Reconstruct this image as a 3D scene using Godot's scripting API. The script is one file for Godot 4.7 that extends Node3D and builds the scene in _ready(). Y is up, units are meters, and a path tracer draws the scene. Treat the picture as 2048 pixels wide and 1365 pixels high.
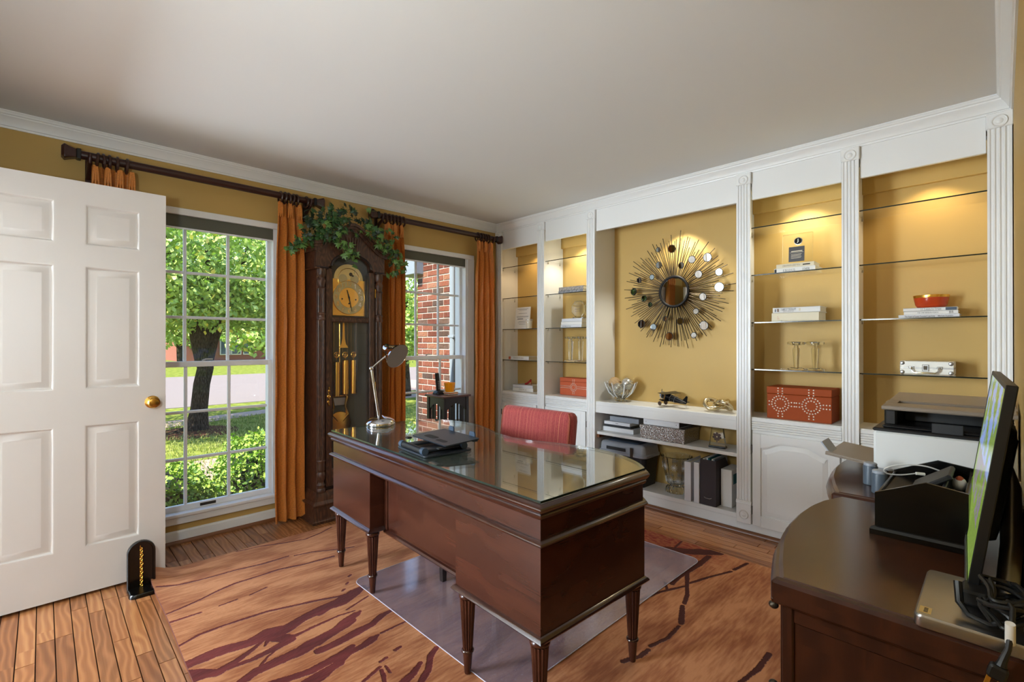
extends Node3D
# A home study seen from the corner by its entry: two floor-length windows and a longcase clock on one wall, built-in bookcases on the next.
# World: x = 0 is the inner face of the window wall, z = 0 the front plane of the built-ins, y = 0 the floor.
var M := {}
var taken := {}
var cache := {}
var ORG := Vector3.ZERO
var X := Transform3D()
var PV := PackedVector3Array()
var PU := PackedVector2Array()
var rng := RandomNumberGenerator.new()

const YEL := Color(0.73, 0.60, 0.345)

func _ready() -> void:
	rng.seed = 7
	view_and_light()
	make_materials()
	room_shell()
	window_unit("window_1", 2.53)
	window_unit("window_2", 0.795)
	built_ins()
	six_panel_door()
	outdoors()
	rug_and_mat()
	curtains_and_shades()
	longcase_clock()
	ivy()
	writing_desk()
	desk_things()
	chair()
	side_table()
	credenzas()
	credenza_things()
	sunburst()
	shelf_things()
	niche_things()
	door_stop()

# ---------------------------------------------------------------- camera, sky, sun, lamps
func view_and_light() -> void:
	var cam := Camera3D.new()
	cam.name = "camera"
	cam.position = Vector3(3.60, 1.253, 3.305)
	cam.near = 0.02
	cam.far = 400.0
	cam.keep_aspect = Camera3D.KEEP_HEIGHT
	cam.fov = rad_to_deg(2.0 * atan(682.5 / 959.3))
	cam.rotation = Vector3(0.0026, atan(980.0 / 959.3), 0.0)
	add_child(cam)
	cam.current = true
	var env := Environment.new()
	env.background_mode = Environment.BG_SKY
	var sky := Sky.new()
	var sm := ProceduralSkyMaterial.new()
	sm.sky_top_color = Color(0.46, 0.62, 0.86)
	sm.sky_horizon_color = Color(0.86, 0.90, 0.95)
	sm.sky_curve = 0.25
	sm.ground_bottom_color = Color(0.40, 0.42, 0.34)
	sm.ground_horizon_color = Color(0.62, 0.65, 0.62)
	sm.sun_angle_max = 2.0
	sm.energy_multiplier = 1.9
	sky.sky_material = sm
	env.sky = sky
	env.tonemap_mode = Environment.TONE_MAPPER_LINEAR
	env.tonemap_exposure = 1.52
	env.sdfgi_enabled = true
	env.ssao_enabled = true
	env.ssil_enabled = true
	var we := WorldEnvironment.new()
	we.name = "surroundings"
	we.environment = env
	add_child(we)
	var sun := DirectionalLight3D.new()
	sun.name = "sun"
	sun.light_energy = 3.1
	sun.light_color = Color(1.0, 0.96, 0.88)
	sun.light_angular_distance = 0.6
	sun.shadow_enabled = true
	add_child(sun)
	sun.look_at_from_position(Vector3(0.9, 6.0, 4.2), Vector3.ZERO)
	added_globe_lamp(Vector3(2.60, 0.0, 3.50), 0.85)
	hall_fill()

# An added floor lamp out of view, left of the camera, brightens the room.
func added_globe_lamp(at: Vector3, energy: float) -> void:
	mats_basic()
	var t := thing("added_floor_lamp", "unseen floor lamp with frosted globe added as fill light", "floor lamp", at)
	fresh()
	lathe([Vector2(0.13, 0.0), Vector2(0.13, 0.012), Vector2(0.10, 0.022), Vector2(0.02, 0.03)], 32, at)
	done(t, "base", M.brass)
	fresh()
	lathe([Vector2(0.011, 0.028), Vector2(0.011, 1.42), Vector2(0.03, 1.44)], 16, at)
	done(t, "pole", M.brass)
	fresh()
	ball(at + Vector3(0, 1.50, 0), Vector3(0.075, 0.075, 0.075), 28)
	done(t, "added_globe_lamp", M.lamp_glass)
	var o := OmniLight3D.new()
	o.name = "lamp"
	o.light_energy = energy
	o.light_color = Color(0.88, 0.95, 1.0)
	o.light_size = 0.07
	o.omni_range = 12.0
	o.omni_attenuation = 2.0
	o.shadow_enabled = true
	o.position = Vector3(0, 1.50, 0)
	t.add_child(o)

# Added fill light: an unseen glowing panel beyond the widened doorway.
func hall_fill() -> void:
	var t := thing("added_hall_panel", "unseen glowing panel added across the hall as fill light", "fill_panel", Vector3(0.3, 0.0, 6.15))
	bx(t, "fill_glow", M.added_glow, Vector3(-0.15, 0.15, 6.17), Vector3(0.75, 2.25, 6.19), 0.0)
	var a := AreaLight3D.new()
	a.name = "fill_light"
	a.area_size = Vector2(0.9, 2.1)
	a.light_energy = 19.0
	a.light_color = Color(0.89, 0.95, 1.0)
	a.area_range = 14.0
	a.shadow_enabled = true
	a.position = Vector3(0.0, 1.2, 0.0)
	t.add_child(a)

# ---------------------------------------------------------------- helpers: nodes
func named(s: String) -> String:
	if not taken.has(s):
		taken[s] = 0
		return s
	taken[s] += 1
	return "%s_%03d" % [s, taken[s]]

func thing(called: String, label: String, category: String, at := Vector3.ZERO, turn := 0.0, group := "") -> Node3D:
	var o := Node3D.new()
	o.name = named(called)
	add_child(o)
	o.position = at
	o.rotation.y = turn
	o.set_meta("label", label)
	o.set_meta("category", category)
	if group != "":
		o.set_meta("group", group)
	ORG = at
	X = Transform3D()
	return o

func structure(called: String, label := "", at := Vector3.ZERO) -> Node3D:
	var o := Node3D.new()
	o.name = called
	add_child(o)
	o.position = at
	o.set_meta("kind", "structure")
	if label != "":
		o.set_meta("label", label)
	ORG = at
	X = Transform3D()
	return o

func put(parent: Node3D, called: String, mesh: Mesh, mat: Material, at := Vector3.ZERO) -> MeshInstance3D:
	var o := MeshInstance3D.new()
	o.name = called
	o.mesh = mesh
	o.material_override = mat
	o.position = at
	parent.add_child(o, true)
	return o

func fresh() -> void:
	PV = PackedVector3Array()
	PU = PackedVector2Array()
	X = Transform3D()

# Commits the collected triangles as one named mesh under parent. Corners flatter than `angle` are shaded smooth.
func mesh_now(angle := 38.0) -> ArrayMesh:
	var n := PV.size()
	var fn := PackedVector3Array()
	fn.resize(n / 3)
	var at := {}
	for i in n / 3:
		var a := PV[i * 3]
		var c := (PV[i * 3 + 2] - a).cross(PV[i * 3 + 1] - a)
		fn[i] = c
		for k in 3:
			var key := Vector3i((PV[i * 3 + k] * 20000.0).round())
			if at.has(key):
				at[key].append(i)
			else:
				at[key] = PackedInt32Array([i])
	var lim := cos(deg_to_rad(angle))
	var nn := PackedVector3Array()
	nn.resize(n)
	for i in n / 3:
		var me := fn[i].normalized()
		for k in 3:
			var s := Vector3.ZERO
			for j in at[Vector3i((PV[i * 3 + k] * 20000.0).round())]:
				var o := fn[j]
				if me.dot(o.normalized()) > lim:
					s += o
			nn[i * 3 + k] = s.normalized() if s.length_squared() > 1e-24 else Vector3.UP
	var arr := []
	arr.resize(Mesh.ARRAY_MAX)
	arr[Mesh.ARRAY_VERTEX] = PV
	arr[Mesh.ARRAY_NORMAL] = nn
	if PU.size() == n:
		arr[Mesh.ARRAY_TEX_UV] = PU
	var m := ArrayMesh.new()
	m.add_surface_from_arrays(Mesh.PRIMITIVE_TRIANGLES, arr)
	return m

func done(parent: Node3D, called: String, mat: Material, angle := 38.0) -> MeshInstance3D:
	for i in PV.size():
		PV[i] -= ORG
	return put(parent, called, mesh_now(angle), mat)

# ---------------------------------------------------------------- helpers: shapes (corners are given counter-clockwise from outside)
func tri(a: Vector3, b: Vector3, c: Vector3) -> void:
	PV.append(X * a)
	PV.append(X * c)
	PV.append(X * b)

func quad(a: Vector3, b: Vector3, c: Vector3, d: Vector3) -> void:
	tri(a, b, c)
	tri(a, c, d)

func quad_o(a: Vector3, b: Vector3, c: Vector3, d: Vector3, o: Vector3) -> void:
	var n := (c - a).cross(d - b)
	if n.dot(o) < 0.0:
		quad(d, c, b, a)
	else:
		quad(a, b, c, d)

func quad_uv(a: Vector3, b: Vector3, c: Vector3, d: Vector3, u0: Vector2, u1: Vector2) -> void:
	tri(a, b, c)
	PU.append_array([Vector2(u0.x, u1.y), Vector2(u1.x, u0.y), Vector2(u1.x, u1.y)])
	tri(a, c, d)
	PU.append_array([Vector2(u0.x, u1.y), Vector2(u0.x, u0.y), Vector2(u1.x, u0.y)])

func box(c: Vector3, s: Vector3, b := 0.0) -> void:
	var h := s / 2.0
	b = minf(b, minf(h.x, minf(h.y, h.z)) * 0.95)
	for a in 3:
		var u := (a + 1) % 3
		var w := (a + 2) % 3
		for sg in [-1.0, 1.0]:
			var p := []
			for e in [[-1, -1], [1, -1], [1, 1], [-1, 1]]:
				var v := Vector3.ZERO
				v[a] = sg * h[a]
				v[u] = e[0] * (h[u] - b)
				v[w] = e[1] * (h[w] - b)
				p.append(c + v)
			if sg > 0:
				quad(p[0], p[1], p[2], p[3])
			else:
				quad(p[3], p[2], p[1], p[0])
	if b <= 0.0:
		return
	for a in 3:
		var u := (a + 1) % 3
		var w := (a + 2) % 3
		for sa in [-1.0, 1.0]:
			for su in [-1.0, 1.0]:
				var p := []
				for k in [[0, -1], [0, 1], [1, 1], [1, -1]]:
					var v := Vector3.ZERO
					v[a] = sa * (h[a] - (b if k[0] == 1 else 0.0))
					v[u] = su * (h[u] - (b if k[0] == 0 else 0.0))
					v[w] = k[1] * (h[w] - b)
					p.append(c + v)
				var o := Vector3.ZERO
				o[a] = sa
				o[u] = su
				quad_o(p[0], p[1], p[2], p[3], o)
	for sx in [-1.0, 1.0]:
		for sy in [-1.0, 1.0]:
			for sz in [-1.0, 1.0]:
				var q := [c + Vector3(sx * h.x, sy * (h.y - b), sz * (h.z - b)), c + Vector3(sx * (h.x - b), sy * h.y, sz * (h.z - b)), c + Vector3(sx * (h.x - b), sy * (h.y - b), sz * h.z)]
				if sx * sy * sz > 0:
					tri(q[0], q[1], q[2])
				else:
					tri(q[2], q[1], q[0])

func ab(lo: Vector3, hi: Vector3, b := 0.0) -> void:
	box((lo + hi) / 2.0, hi - lo, b)

# One box as a part of its own; equal boxes share one mesh.
func bx(parent: Node3D, called: String, mat: Material, lo: Vector3, hi: Vector3, b := 0.003) -> MeshInstance3D:
	var s := hi - lo
	var key := "box %.4f %.4f %.4f %.4f" % [s.x, s.y, s.z, b]
	if not cache.has(key):
		fresh()
		box(Vector3.ZERO, s, b)
		cache[key] = mesh_now(20.0)
	return put(parent, called, cache[key], mat, (lo + hi) / 2.0 - ORG)

func lathe(prof: Array, seg := 24, at := Vector3.ZERO, smooth_down := false, flutes := 0, depth := 0.0) -> void:
	var flip := smooth_down
	var rings := []
	for p in prof:
		var ring := []
		for k in seg:
			var a := TAU * k / seg
			var r: float = p.x
			if flutes > 0:
				r -= depth * (0.5 - 0.5 * cos(a * flutes)) * (1.0 if p.x > depth * 2.0 else 0.0)
			ring.append(at + Vector3(r * cos(a), p.y, r * sin(a)))
		rings.append(ring)
	for i in prof.size() - 1:
		for k in seg:
			var j := (k + 1) % seg
			if flip:
				quad(rings[i][k], rings[i][j], rings[i + 1][j], rings[i + 1][k])
			else:
				quad(rings[i + 1][k], rings[i + 1][j], rings[i][j], rings[i][k])
	for e in [0, prof.size() - 1]:
		if prof[e].x > 0.0005:
			var c := at + Vector3(0, prof[e].y, 0)
			for k in seg:
				var j := (k + 1) % seg
				if (e == 0) != flip:
					tri(c, rings[e][k], rings[e][j])
				else:
					tri(c, rings[e][j], rings[e][k])

func tube(pts: Array, radius: Variant, seg := 8, closed := false) -> void:
	var n := pts.size()
	var rings := []
	var t0: Vector3 = (pts[1] - pts[0]).normalized()
	var up := Vector3.UP if absf(t0.y) < 0.9 else Vector3.RIGHT
	var side := t0.cross(up).normalized()
	for i in n:
		var a: Vector3 = pts[(i - 1 + n) % n] if closed or i > 0 else pts[0]
		var b: Vector3 = pts[(i + 1) % n] if closed or i < n - 1 else pts[n - 1]
		var t := (b - a).normalized()
		side = (side - t * side.dot(t)).normalized()
		var other := t.cross(side)
		var r: float = radius[i] if radius is Array else radius
		var ring := []
		for k in seg:
			var an := TAU * k / seg
			ring.append(pts[i] + (side * cos(an) + other * sin(an)) * r)
		rings.append(ring)
	for i in (n if closed else n - 1):
		var r0: Array = rings[i]
		var r1: Array = rings[(i + 1) % n]
		for k in seg:
			var j := (k + 1) % seg
			quad(r0[k], r0[j], r1[j], r1[k])
	if not closed:
		for k in seg:
			var j := (k + 1) % seg
			tri(pts[0], rings[0][j], rings[0][k])
			tri(pts[n - 1], rings[n - 1][k], rings[n - 1][j])

func ball(c: Vector3, r: Vector3, seg := 20) -> void:
	var rows := seg / 2
	for i in rows:
		for k in seg:
			var p := []
			for e in [[0, 0], [0, 1], [1, 1], [1, 0]]:
				var th: float = PI * (i + e[0]) / rows
				var ph: float = TAU * (k + e[1]) / seg
				p.append(c + Vector3(r.x * sin(th) * cos(ph), r.y * cos(th), r.z * sin(th) * sin(ph)))
			if i > 0:
				tri(p[0], p[1], p[2])
			if i < rows - 1:
				tri(p[0], p[2], p[3])

func torus(c: Vector3, axis: Vector3, r: float, t: float, n := 24, seg := 8) -> void:
	var u := axis.cross(Vector3(0.31, 0.57, 0.76)).normalized()
	var w := axis.normalized().cross(u)
	var pts := []
	for i in n:
		pts.append(c + (u * cos(TAU * i / n) + w * sin(TAU * i / n)) * r)
	tube(pts, t, seg, true)

# Extrudes a polygon of the xy plane from z0 to z1.
func extrude(poly: PackedVector2Array, z0: float, z1: float) -> void:
	var p := poly
	var area := 0.0
	for i in p.size():
		area += p[i].cross(p[(i + 1) % p.size()])
	if area < 0.0:
		p = poly.duplicate()
		p.reverse()
	var t := Geometry2D.triangulate_polygon(p)
	for i in range(0, t.size(), 3):
		var a := p[t[i]]
		var b := p[t[i + 1]]
		var c := p[t[i + 2]]
		if (b - a).cross(c - a) < 0.0:
			var s := b
			b = c
			c = s
		tri(Vector3(a.x, a.y, z1), Vector3(b.x, b.y, z1), Vector3(c.x, c.y, z1))
		tri(Vector3(a.x, a.y, z0), Vector3(c.x, c.y, z0), Vector3(b.x, b.y, z0))
	for i in p.size():
		var a := p[i]
		var b := p[(i + 1) % p.size()]
		quad(Vector3(a.x, a.y, z0), Vector3(b.x, b.y, z0), Vector3(b.x, b.y, z1), Vector3(a.x, a.y, z1))

func offset_poly(p: PackedVector2Array, d: float) -> PackedVector2Array:
	var q := PackedVector2Array()
	var n := p.size()
	for i in n:
		var e0 := (p[i] - p[(i - 1 + n) % n]).normalized()
		var e1 := (p[(i + 1) % n] - p[i]).normalized()
		var n0 := Vector2(e0.y, -e0.x)
		var n1 := Vector2(e1.y, -e1.x)
		var m := (n0 + n1).normalized()
		q.append(p[i] + m * d / maxf(m.dot(n0), 0.4))
	return q

# Lofts rings of an outline (xy plane, counter-clockwise): each profile entry is (offset outwards, z). Ends are capped.
func loft(poly: PackedVector2Array, prof: Array, cap0 := true, cap1 := true) -> void:
	var p := poly
	var area := 0.0
	for i in p.size():
		area += p[i].cross(p[(i + 1) % p.size()])
	if area < 0.0:
		p = poly.duplicate()
		p.reverse()
	var rings := []
	for e in prof:
		rings.append(offset_poly(p, e.x))
	for k in prof.size() - 1:
		var r0: PackedVector2Array = rings[k]
		var r1: PackedVector2Array = rings[k + 1]
		var z0: float = prof[k].y
		var z1: float = prof[k + 1].y
		for i in p.size():
			var j := (i + 1) % p.size()
			quad(Vector3(r0[i].x, r0[i].y, z0), Vector3(r0[j].x, r0[j].y, z0), Vector3(r1[j].x, r1[j].y, z1), Vector3(r1[i].x, r1[i].y, z1))
	for e in [0, prof.size() - 1]:
		if (e == 0 and not cap0) or (e > 0 and not cap1):
			continue
		var r: PackedVector2Array = rings[e]
		var t := Geometry2D.triangulate_polygon(r)
		for i in range(0, t.size(), 3):
			var a := r[t[i]]
			var b := r[t[i + 1]]
			var c := r[t[i + 2]]
			if ((b - a).cross(c - a) < 0.0) != (e == 0):
				var s := b
				b = c
				c = s
			var z: float = prof[e].y
			tri(Vector3(a.x, a.y, z), Vector3(b.x, b.y, z), Vector3(c.x, c.y, z))

func rect(x0: float, y0: float, x1: float, y1: float) -> PackedVector2Array:
	return PackedVector2Array([Vector2(x0, y0), Vector2(x1, y0), Vector2(x1, y1), Vector2(x0, y1)])

func round_rect(x0: float, y0: float, x1: float, y1: float, r: float, n := 6) -> PackedVector2Array:
	var p := PackedVector2Array()
	for c in [[x1 - r, y0 + r, -PI / 2], [x1 - r, y1 - r, 0.0], [x0 + r, y1 - r, PI / 2], [x0 + r, y0 + r, PI]]:
		for i in n + 1:
			var a: float = c[2] + PI / 2 * i / n
			p.append(Vector2(c[0] + r * cos(a), c[1] + r * sin(a)))
	return p

# Frames for shapes drawn in the xy plane: lying flat with local z up (x stays, y runs to -z), or standing with local z along x or z.
func flat(y := 0.0) -> Transform3D:
	return Transform3D(Basis(Vector3(1, 0, 0), Vector3(0, 0, -1), Vector3(0, 1, 0)), Vector3(0, y, 0))

func face_x(x := 0.0) -> Transform3D:   # local x -> -z, local y -> y, local z -> +x
	return Transform3D(Basis(Vector3(0, 0, -1), Vector3(0, 1, 0), Vector3(1, 0, 0)), Vector3(x, 0, 0))

# A moulding: a profile of (out, up) swept straight from a to b; out points along `out`.
func mould(prof: Array, a: Vector3, b: Vector3, out: Vector3) -> void:
	var d := (b - a).normalized()
	var basis := Basis(out, Vector3.UP, d) if out.cross(Vector3.UP).dot(d) > 0 else Basis(out, Vector3.UP, -d)
	var keep := X
	X = X * Transform3D(basis, a)
	var poly := PackedVector2Array()
	for p in prof:
		poly.append(p)
	var l := (b - a).length()
	if basis.z.dot(d) > 0:
		extrude(poly, 0.0, l)
	else:
		extrude(poly, -l, 0.0)
	X = keep

func sheet(f: Callable, nu: int, nv: int, thick := 0.003) -> void:
	var g := []
	for i in nu + 1:
		var row := []
		for j in nv + 1:
			row.append(f.call(float(i) / nu, float(j) / nv))
		g.append(row)
	for side in [0, 1]:
		for i in nu:
			for j in nv:
				var q := [g[i][j], g[i + 1][j], g[i + 1][j + 1], g[i][j + 1]]
				if side == 1:
					var n: Vector3 = -(q[1] - q[0]).cross(q[3] - q[0]).normalized() * thick
					quad(q[3] + n, q[2] + n, q[1] + n, q[0] + n)
				else:
					quad(q[0], q[1], q[2], q[3])

func letters(parent: Node3D, called: String, text: String, height: float, mat: Material, at: Vector3, rot := Vector3.ZERO, width := 0.0, serif := false) -> MeshInstance3D:
	var t := TextMesh.new()
	t.text = text
	var f := SystemFont.new()
	f.font_names = PackedStringArray(["Droid Serif" if serif else "Droid Sans"])
	t.font = f
	t.font_size = 32
	t.pixel_size = height / 24.0
	t.depth = 0.0006
	var o := put(parent, called, t, mat, at - ORG)
	o.rotation = rot
	if width > 0.0:
		var w := t.get_aabb().size.x
		if w > 0.0:
			o.scale = Vector3(width / w, 1, 1)
	return o

# ---------------------------------------------------------------- materials
func mat(called: String, c: Color, rough := 0.6, metal := 0.0, spec := 0.5) -> StandardMaterial3D:
	var m := StandardMaterial3D.new()
	m.resource_name = called
	m.albedo_color = c
	m.roughness = rough
	m.metallic = metal
	m.metallic_specular = spec
	M[called] = m
	return m

func textured(m: StandardMaterial3D, t: Texture2D, scale: Vector3, world := false) -> StandardMaterial3D:
	m.albedo_texture = t
	m.uv1_triplanar = true
	m.uv1_world_triplanar = world
	m.uv1_triplanar_sharpness = 8.0
	m.uv1_scale = scale
	return m

func relief(m: StandardMaterial3D, t: Texture2D, cm: float) -> void:
	m.heightmap_enabled = true
	m.heightmap_texture = t
	m.heightmap_scale = cm

func noise(freq: float, s: int, oct := 3) -> FastNoiseLite:
	var n := FastNoiseLite.new()
	n.noise_type = FastNoiseLite.TYPE_SIMPLEX_SMOOTH
	n.frequency = freq
	n.seed = s
	n.fractal_octaves = oct
	return n

func glass(called: String, tint: Color, ior := 0.05) -> StandardMaterial3D:
	var m := mat(called, tint, 0.0)
	m.transparency = BaseMaterial3D.TRANSPARENCY_ALPHA
	m.albedo_color.a = 0.0
	m.refraction_enabled = true
	m.refraction_scale = ior
	return m

func pane(called: String, tint: Color, alpha: float, rough := 0.0) -> StandardMaterial3D:
	var m := mat(called, tint, rough)
	m.transparency = BaseMaterial3D.TRANSPARENCY_ALPHA
	m.albedo_color.a = alpha
	return m

# Wood: long fibres along u, with growth rings that wander into cathedral figures.
func wood(w: int, h: int, dark: Color, light: Color, s: int, rings: float, wander: float, turn := false) -> ImageTexture:
	var a := noise(0.0045, s, 2)
	var b := noise(0.05, s + 1, 2)
	var im := Image.create(h if turn else w, w if turn else h, false, Image.FORMAT_RGB8)
	for y in h:
		for x in w:
			var k := 0.5 - 0.5 * cos(TAU * x / w)
			var base := lerpf(a.get_noise_2d(x + w, y * 2.2), a.get_noise_2d(x, y * 2.2), k)
			var v := 0.5 + 0.5 * sin(TAU * (y * rings / h + base * wander))
			v = pow(v, 1.6)
			var f := b.get_noise_2d(x * 0.10, y * 9.0) * 0.5 + 0.5
			var t := clampf(0.62 * v + 0.38 * f, 0.0, 1.0)
			var c := dark.lerp(light, t)
			if turn:
				im.set_pixel(y, x, c)
			else:
				im.set_pixel(x, y, c)
	return ImageTexture.create_from_image(im)

func speckle(w: int, f: float, s: int, lo: Color, hi: Color, stretch := 1.0) -> ImageTexture:
	var a := noise(f, s, 4)
	var im := Image.create(w, w, false, Image.FORMAT_RGB8)
	for y in w:
		for x in w:
			var kx := smoothstep(0.0, 1.0, clampf((x - w * 0.8) / (w * 0.2), 0.0, 1.0))
			var v := lerpf(a.get_noise_2d(x, y * stretch), a.get_noise_2d(x - w, y * stretch), kx)
			im.set_pixel(x, y, lo.lerp(hi, clampf(0.5 + 0.8 * v, 0.0, 1.0)))
	return ImageTexture.create_from_image(im)

func mats_basic() -> void:
	if M.has("brass"):
		return
	mat("brass", Color(0.80, 0.62, 0.30), 0.22, 1.0)
	var l := mat("lamp_glass", Color(0.95, 0.94, 0.9), 0.4)
	l.emission_enabled = true
	l.emission = Color(1.0, 0.94, 0.84)
	l.emission_energy_multiplier = 2.0
	var fg := mat("added_glow", Color(0.9, 0.93, 0.95), 0.6)
	fg.emission_enabled = true
	fg.emission = Color(0.93, 0.97, 1.0)
	fg.emission_energy_multiplier = 1.2

func make_materials() -> void:
	mats_basic()
	var wall := mat("wall_paint", YEL, 0.55, 0.0, 0.4)
	pass
	mat("ceiling_paint", Color(0.86, 0.855, 0.845), 0.9, 0.0, 0.2)
	mat("trim_white", Color(0.88, 0.875, 0.86), 0.38)
	mat("shelf_white", Color(0.87, 0.865, 0.85), 0.42)
	mat("vinyl_white", Color(0.90, 0.905, 0.91), 0.35)
	mat("door_white", Color(0.82, 0.80, 0.775), 0.42)
	pane("window_glass", Color(0.9, 0.95, 0.95), 0.03)
	# floor
	for i in 4:
		var tone: Array = [[Color(0.48, 0.295, 0.17), Color(0.63, 0.415, 0.25)], [Color(0.53, 0.325, 0.185), Color(0.68, 0.455, 0.275)], [Color(0.45, 0.27, 0.155), Color(0.60, 0.385, 0.225)], [Color(0.56, 0.355, 0.21), Color(0.71, 0.49, 0.305)]][i]
		var m := mat("oak_%d" % i, Color.WHITE, 0.27, 0.0, 0.5)
		m.albedo_texture = wood(512, 128, tone[0], tone[1], 11 + i, 9.0, 1.3)
	mat("floor_gap", Color(0.22, 0.13, 0.075), 0.8)
	mat("shoe_oak", Color(0.46, 0.28, 0.15), 0.35)
	# furniture woods
	var ch := wood(512, 256, Color(0.225, 0.112, 0.075), Color(0.285, 0.150, 0.102), 31, 3.0, 0.5)
	textured(mat("cherry", Color.WHITE, 0.24, 0.0, 0.5), ch, Vector3(1.1, 2.2, 2.2))
	textured(mat("cherry_edge", Color(0.82, 0.80, 0.82), 0.14, 0.0, 0.7), ch, Vector3(2, 4, 4))
	var clk := wood(512, 256, Color(0.20, 0.125, 0.09), Color(0.40, 0.265, 0.185), 41, 7.0, 2.2, true)
	textured(mat("clock_oak", Color.WHITE, 0.34, 0.0, 0.5), clk, Vector3(5, 1.6, 5))
	mat("clock_dark", Color(0.13, 0.085, 0.065), 0.4)
	mat("clock_inside", Color(0.36, 0.33, 0.26), 0.8)
	var cz := wood(512, 256, Color(0.21, 0.10, 0.052), Color(0.275, 0.138, 0.072), 51, 3.0, 0.5)
	textured(mat("walnut", Color.WHITE, 0.22, 0.0, 0.5), cz, Vector3(2.2, 1.3, 1.3))
	textured(mat("walnut_side", Color.WHITE, 0.42, 0.0, 0.4), wood(512, 256, Color(0.185, 0.088, 0.047), Color(0.265, 0.132, 0.070), 52, 5.0, 0.8, true), Vector3(2.5, 1.6, 2.5))
	mat("rod_wood", Color(0.215, 0.105, 0.075), 0.32)
	mat("ring_wood", Color(0.22, 0.12, 0.085), 0.3)
	mat("rod_black", Color(0.035, 0.035, 0.04), 0.4)
	mat("table_wood", Color(0.125, 0.085, 0.08), 0.35)
	mat("table_top", Color(0.30, 0.15, 0.12), 0.3)
	# fabrics
	var silk := textured(mat("silk", Color(0.93, 0.58, 0.25), 0.5, 0.0, 0.5), speckle(256, 0.06, 61, Color(0.74, 0.74, 0.74), Color(1, 1, 1), 6.0), Vector3(3, 3, 3))
	silk.backlight_enabled = true
	silk.backlight = Color(0.45, 0.24, 0.09)
	silk.rim_enabled = true
	silk.rim = 0.35
	silk.rim_tint = 0.6
	mat("shade_cloth", Color(0.36, 0.36, 0.31), 0.85)
	var cf := Image.create(256, 64, false, Image.FORMAT_RGB8)
	var r2 := RandomNumberGenerator.new()
	r2.seed = 5
	for x in 256:
		var g := 0.0
		if x % 13 == 0 or x % 29 == 3:
			g = r2.randf_range(0.35, 0.8)
		elif x % 7 == 0:
			g = r2.randf_range(0.05, 0.22)
		for y in 64:
			var k := r2.randf_range(-0.05, 0.05)
			cf.set_pixel(x, y, Color(0.57 + k, 0.235 + k * 0.6, 0.23 + k * 0.6).lerp(Color(0.76, 0.50, 0.36), g))
	textured(mat("chair_cloth", Color.WHITE, 0.75, 0.0, 0.3), ImageTexture.create_from_image(cf), Vector3(1.9, 4, 1.9))
	M.chair_cloth.rim_enabled = true
	M.chair_cloth.rim = 0.4
	mat("piping", Color(0.55, 0.25, 0.13), 0.7)
	# metals, glass, plastics
	mat("chrome", Color(0.82, 0.83, 0.85), 0.06, 1.0)
	mat("steel", Color(0.66, 0.66, 0.66), 0.3, 1.0)
	mat("shade_inside", Color(0.62, 0.61, 0.57), 0.35, 0.6)
	mat("bulb_white", Color(0.93, 0.92, 0.88), 0.3)
	mat("mirror", Color(0.90, 0.91, 0.90), 0.01, 1.0)
	mat("iron", Color(0.075, 0.06, 0.048), 0.5, 0.6)
	mat("rod_bronze", Color(0.20, 0.155, 0.10), 0.42, 0.7)
	mat("gold", Color(0.93, 0.72, 0.32), 0.25, 1.0)
	mat("gilt_pale", Color(0.86, 0.76, 0.50), 0.45, 0.7)
	mat("dial_silver", Color(0.70, 0.64, 0.45), 0.4, 0.6)
	mat("champagne", Color(0.80, 0.74, 0.60), 0.2, 1.0)
	mat("hinge_metal", Color(0.28, 0.25, 0.21), 0.4, 0.8)
	mat("hinge_pale", Color(0.72, 0.70, 0.66), 0.4, 0.6)
	mat("black_gloss", Color(0.012, 0.012, 0.013), 0.22)
	mat("black_mat", Color(0.02, 0.02, 0.021), 0.55)
	mat("black_plastic", Color(0.045, 0.046, 0.05), 0.42)
	mat("dark_grey", Color(0.10, 0.11, 0.125), 0.45)
	mat("slate", Color(0.165, 0.185, 0.21), 0.38, 0.3)
	mat("stand_blue", Color(0.20, 0.26, 0.33), 0.4)
	mat("grey_plastic", Color(0.56, 0.58, 0.61), 0.4)
	mat("tub_dark", Color(0.075, 0.085, 0.105), 0.5)
	mat("printer_white", Color(0.80, 0.80, 0.785), 0.45)
	mat("printer_tan", Color(0.50, 0.45, 0.395), 0.4)
	mat("printer_dark", Color(0.075, 0.075, 0.08), 0.32)
	mat("cup_blue", Color(0.30, 0.34, 0.38), 0.35)
	mat("paper", Color(0.88, 0.87, 0.85), 0.75)
	mat("paper_cream", Color(0.86, 0.82, 0.72), 0.8)
	mat("ink", Color(0.06, 0.06, 0.07), 0.7)
	mat("ink_grey", Color(0.40, 0.40, 0.42), 0.7)
	mat("ink_tan", Color(0.55, 0.48, 0.42), 0.7)
	mat("plaque_grey", Color(0.235, 0.225, 0.235), 0.4)
	mat("page_edge", Color(0.84, 0.80, 0.70), 0.85)
	mat("rust_leather", Color(0.60, 0.265, 0.105), 0.65, 0.0, 0.3)
	mat("coral_leather", Color(0.74, 0.36, 0.23), 0.65, 0.0, 0.3)
	mat("stud", Color(0.95, 0.93, 0.89), 0.3, 0.6)
	mat("enamel", Color(0.70, 0.24, 0.10), 0.18)
	mat("red_shoe", Color(0.62, 0.03, 0.05), 0.3)
	mat("wax_white", Color(0.90, 0.86, 0.76), 0.5)
	mat("wax_amber", Color(0.86, 0.42, 0.02), 0.4)
	mat("amber_glass", Color(0.95, 0.60, 0.05), 0.12)
	mat("teal", Color(0.10, 0.40, 0.44), 0.6)
	mat("file_brown", Color(0.205, 0.17, 0.18), 0.7)
	mat("binder_white", Color(0.84, 0.84, 0.85), 0.5)
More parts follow.
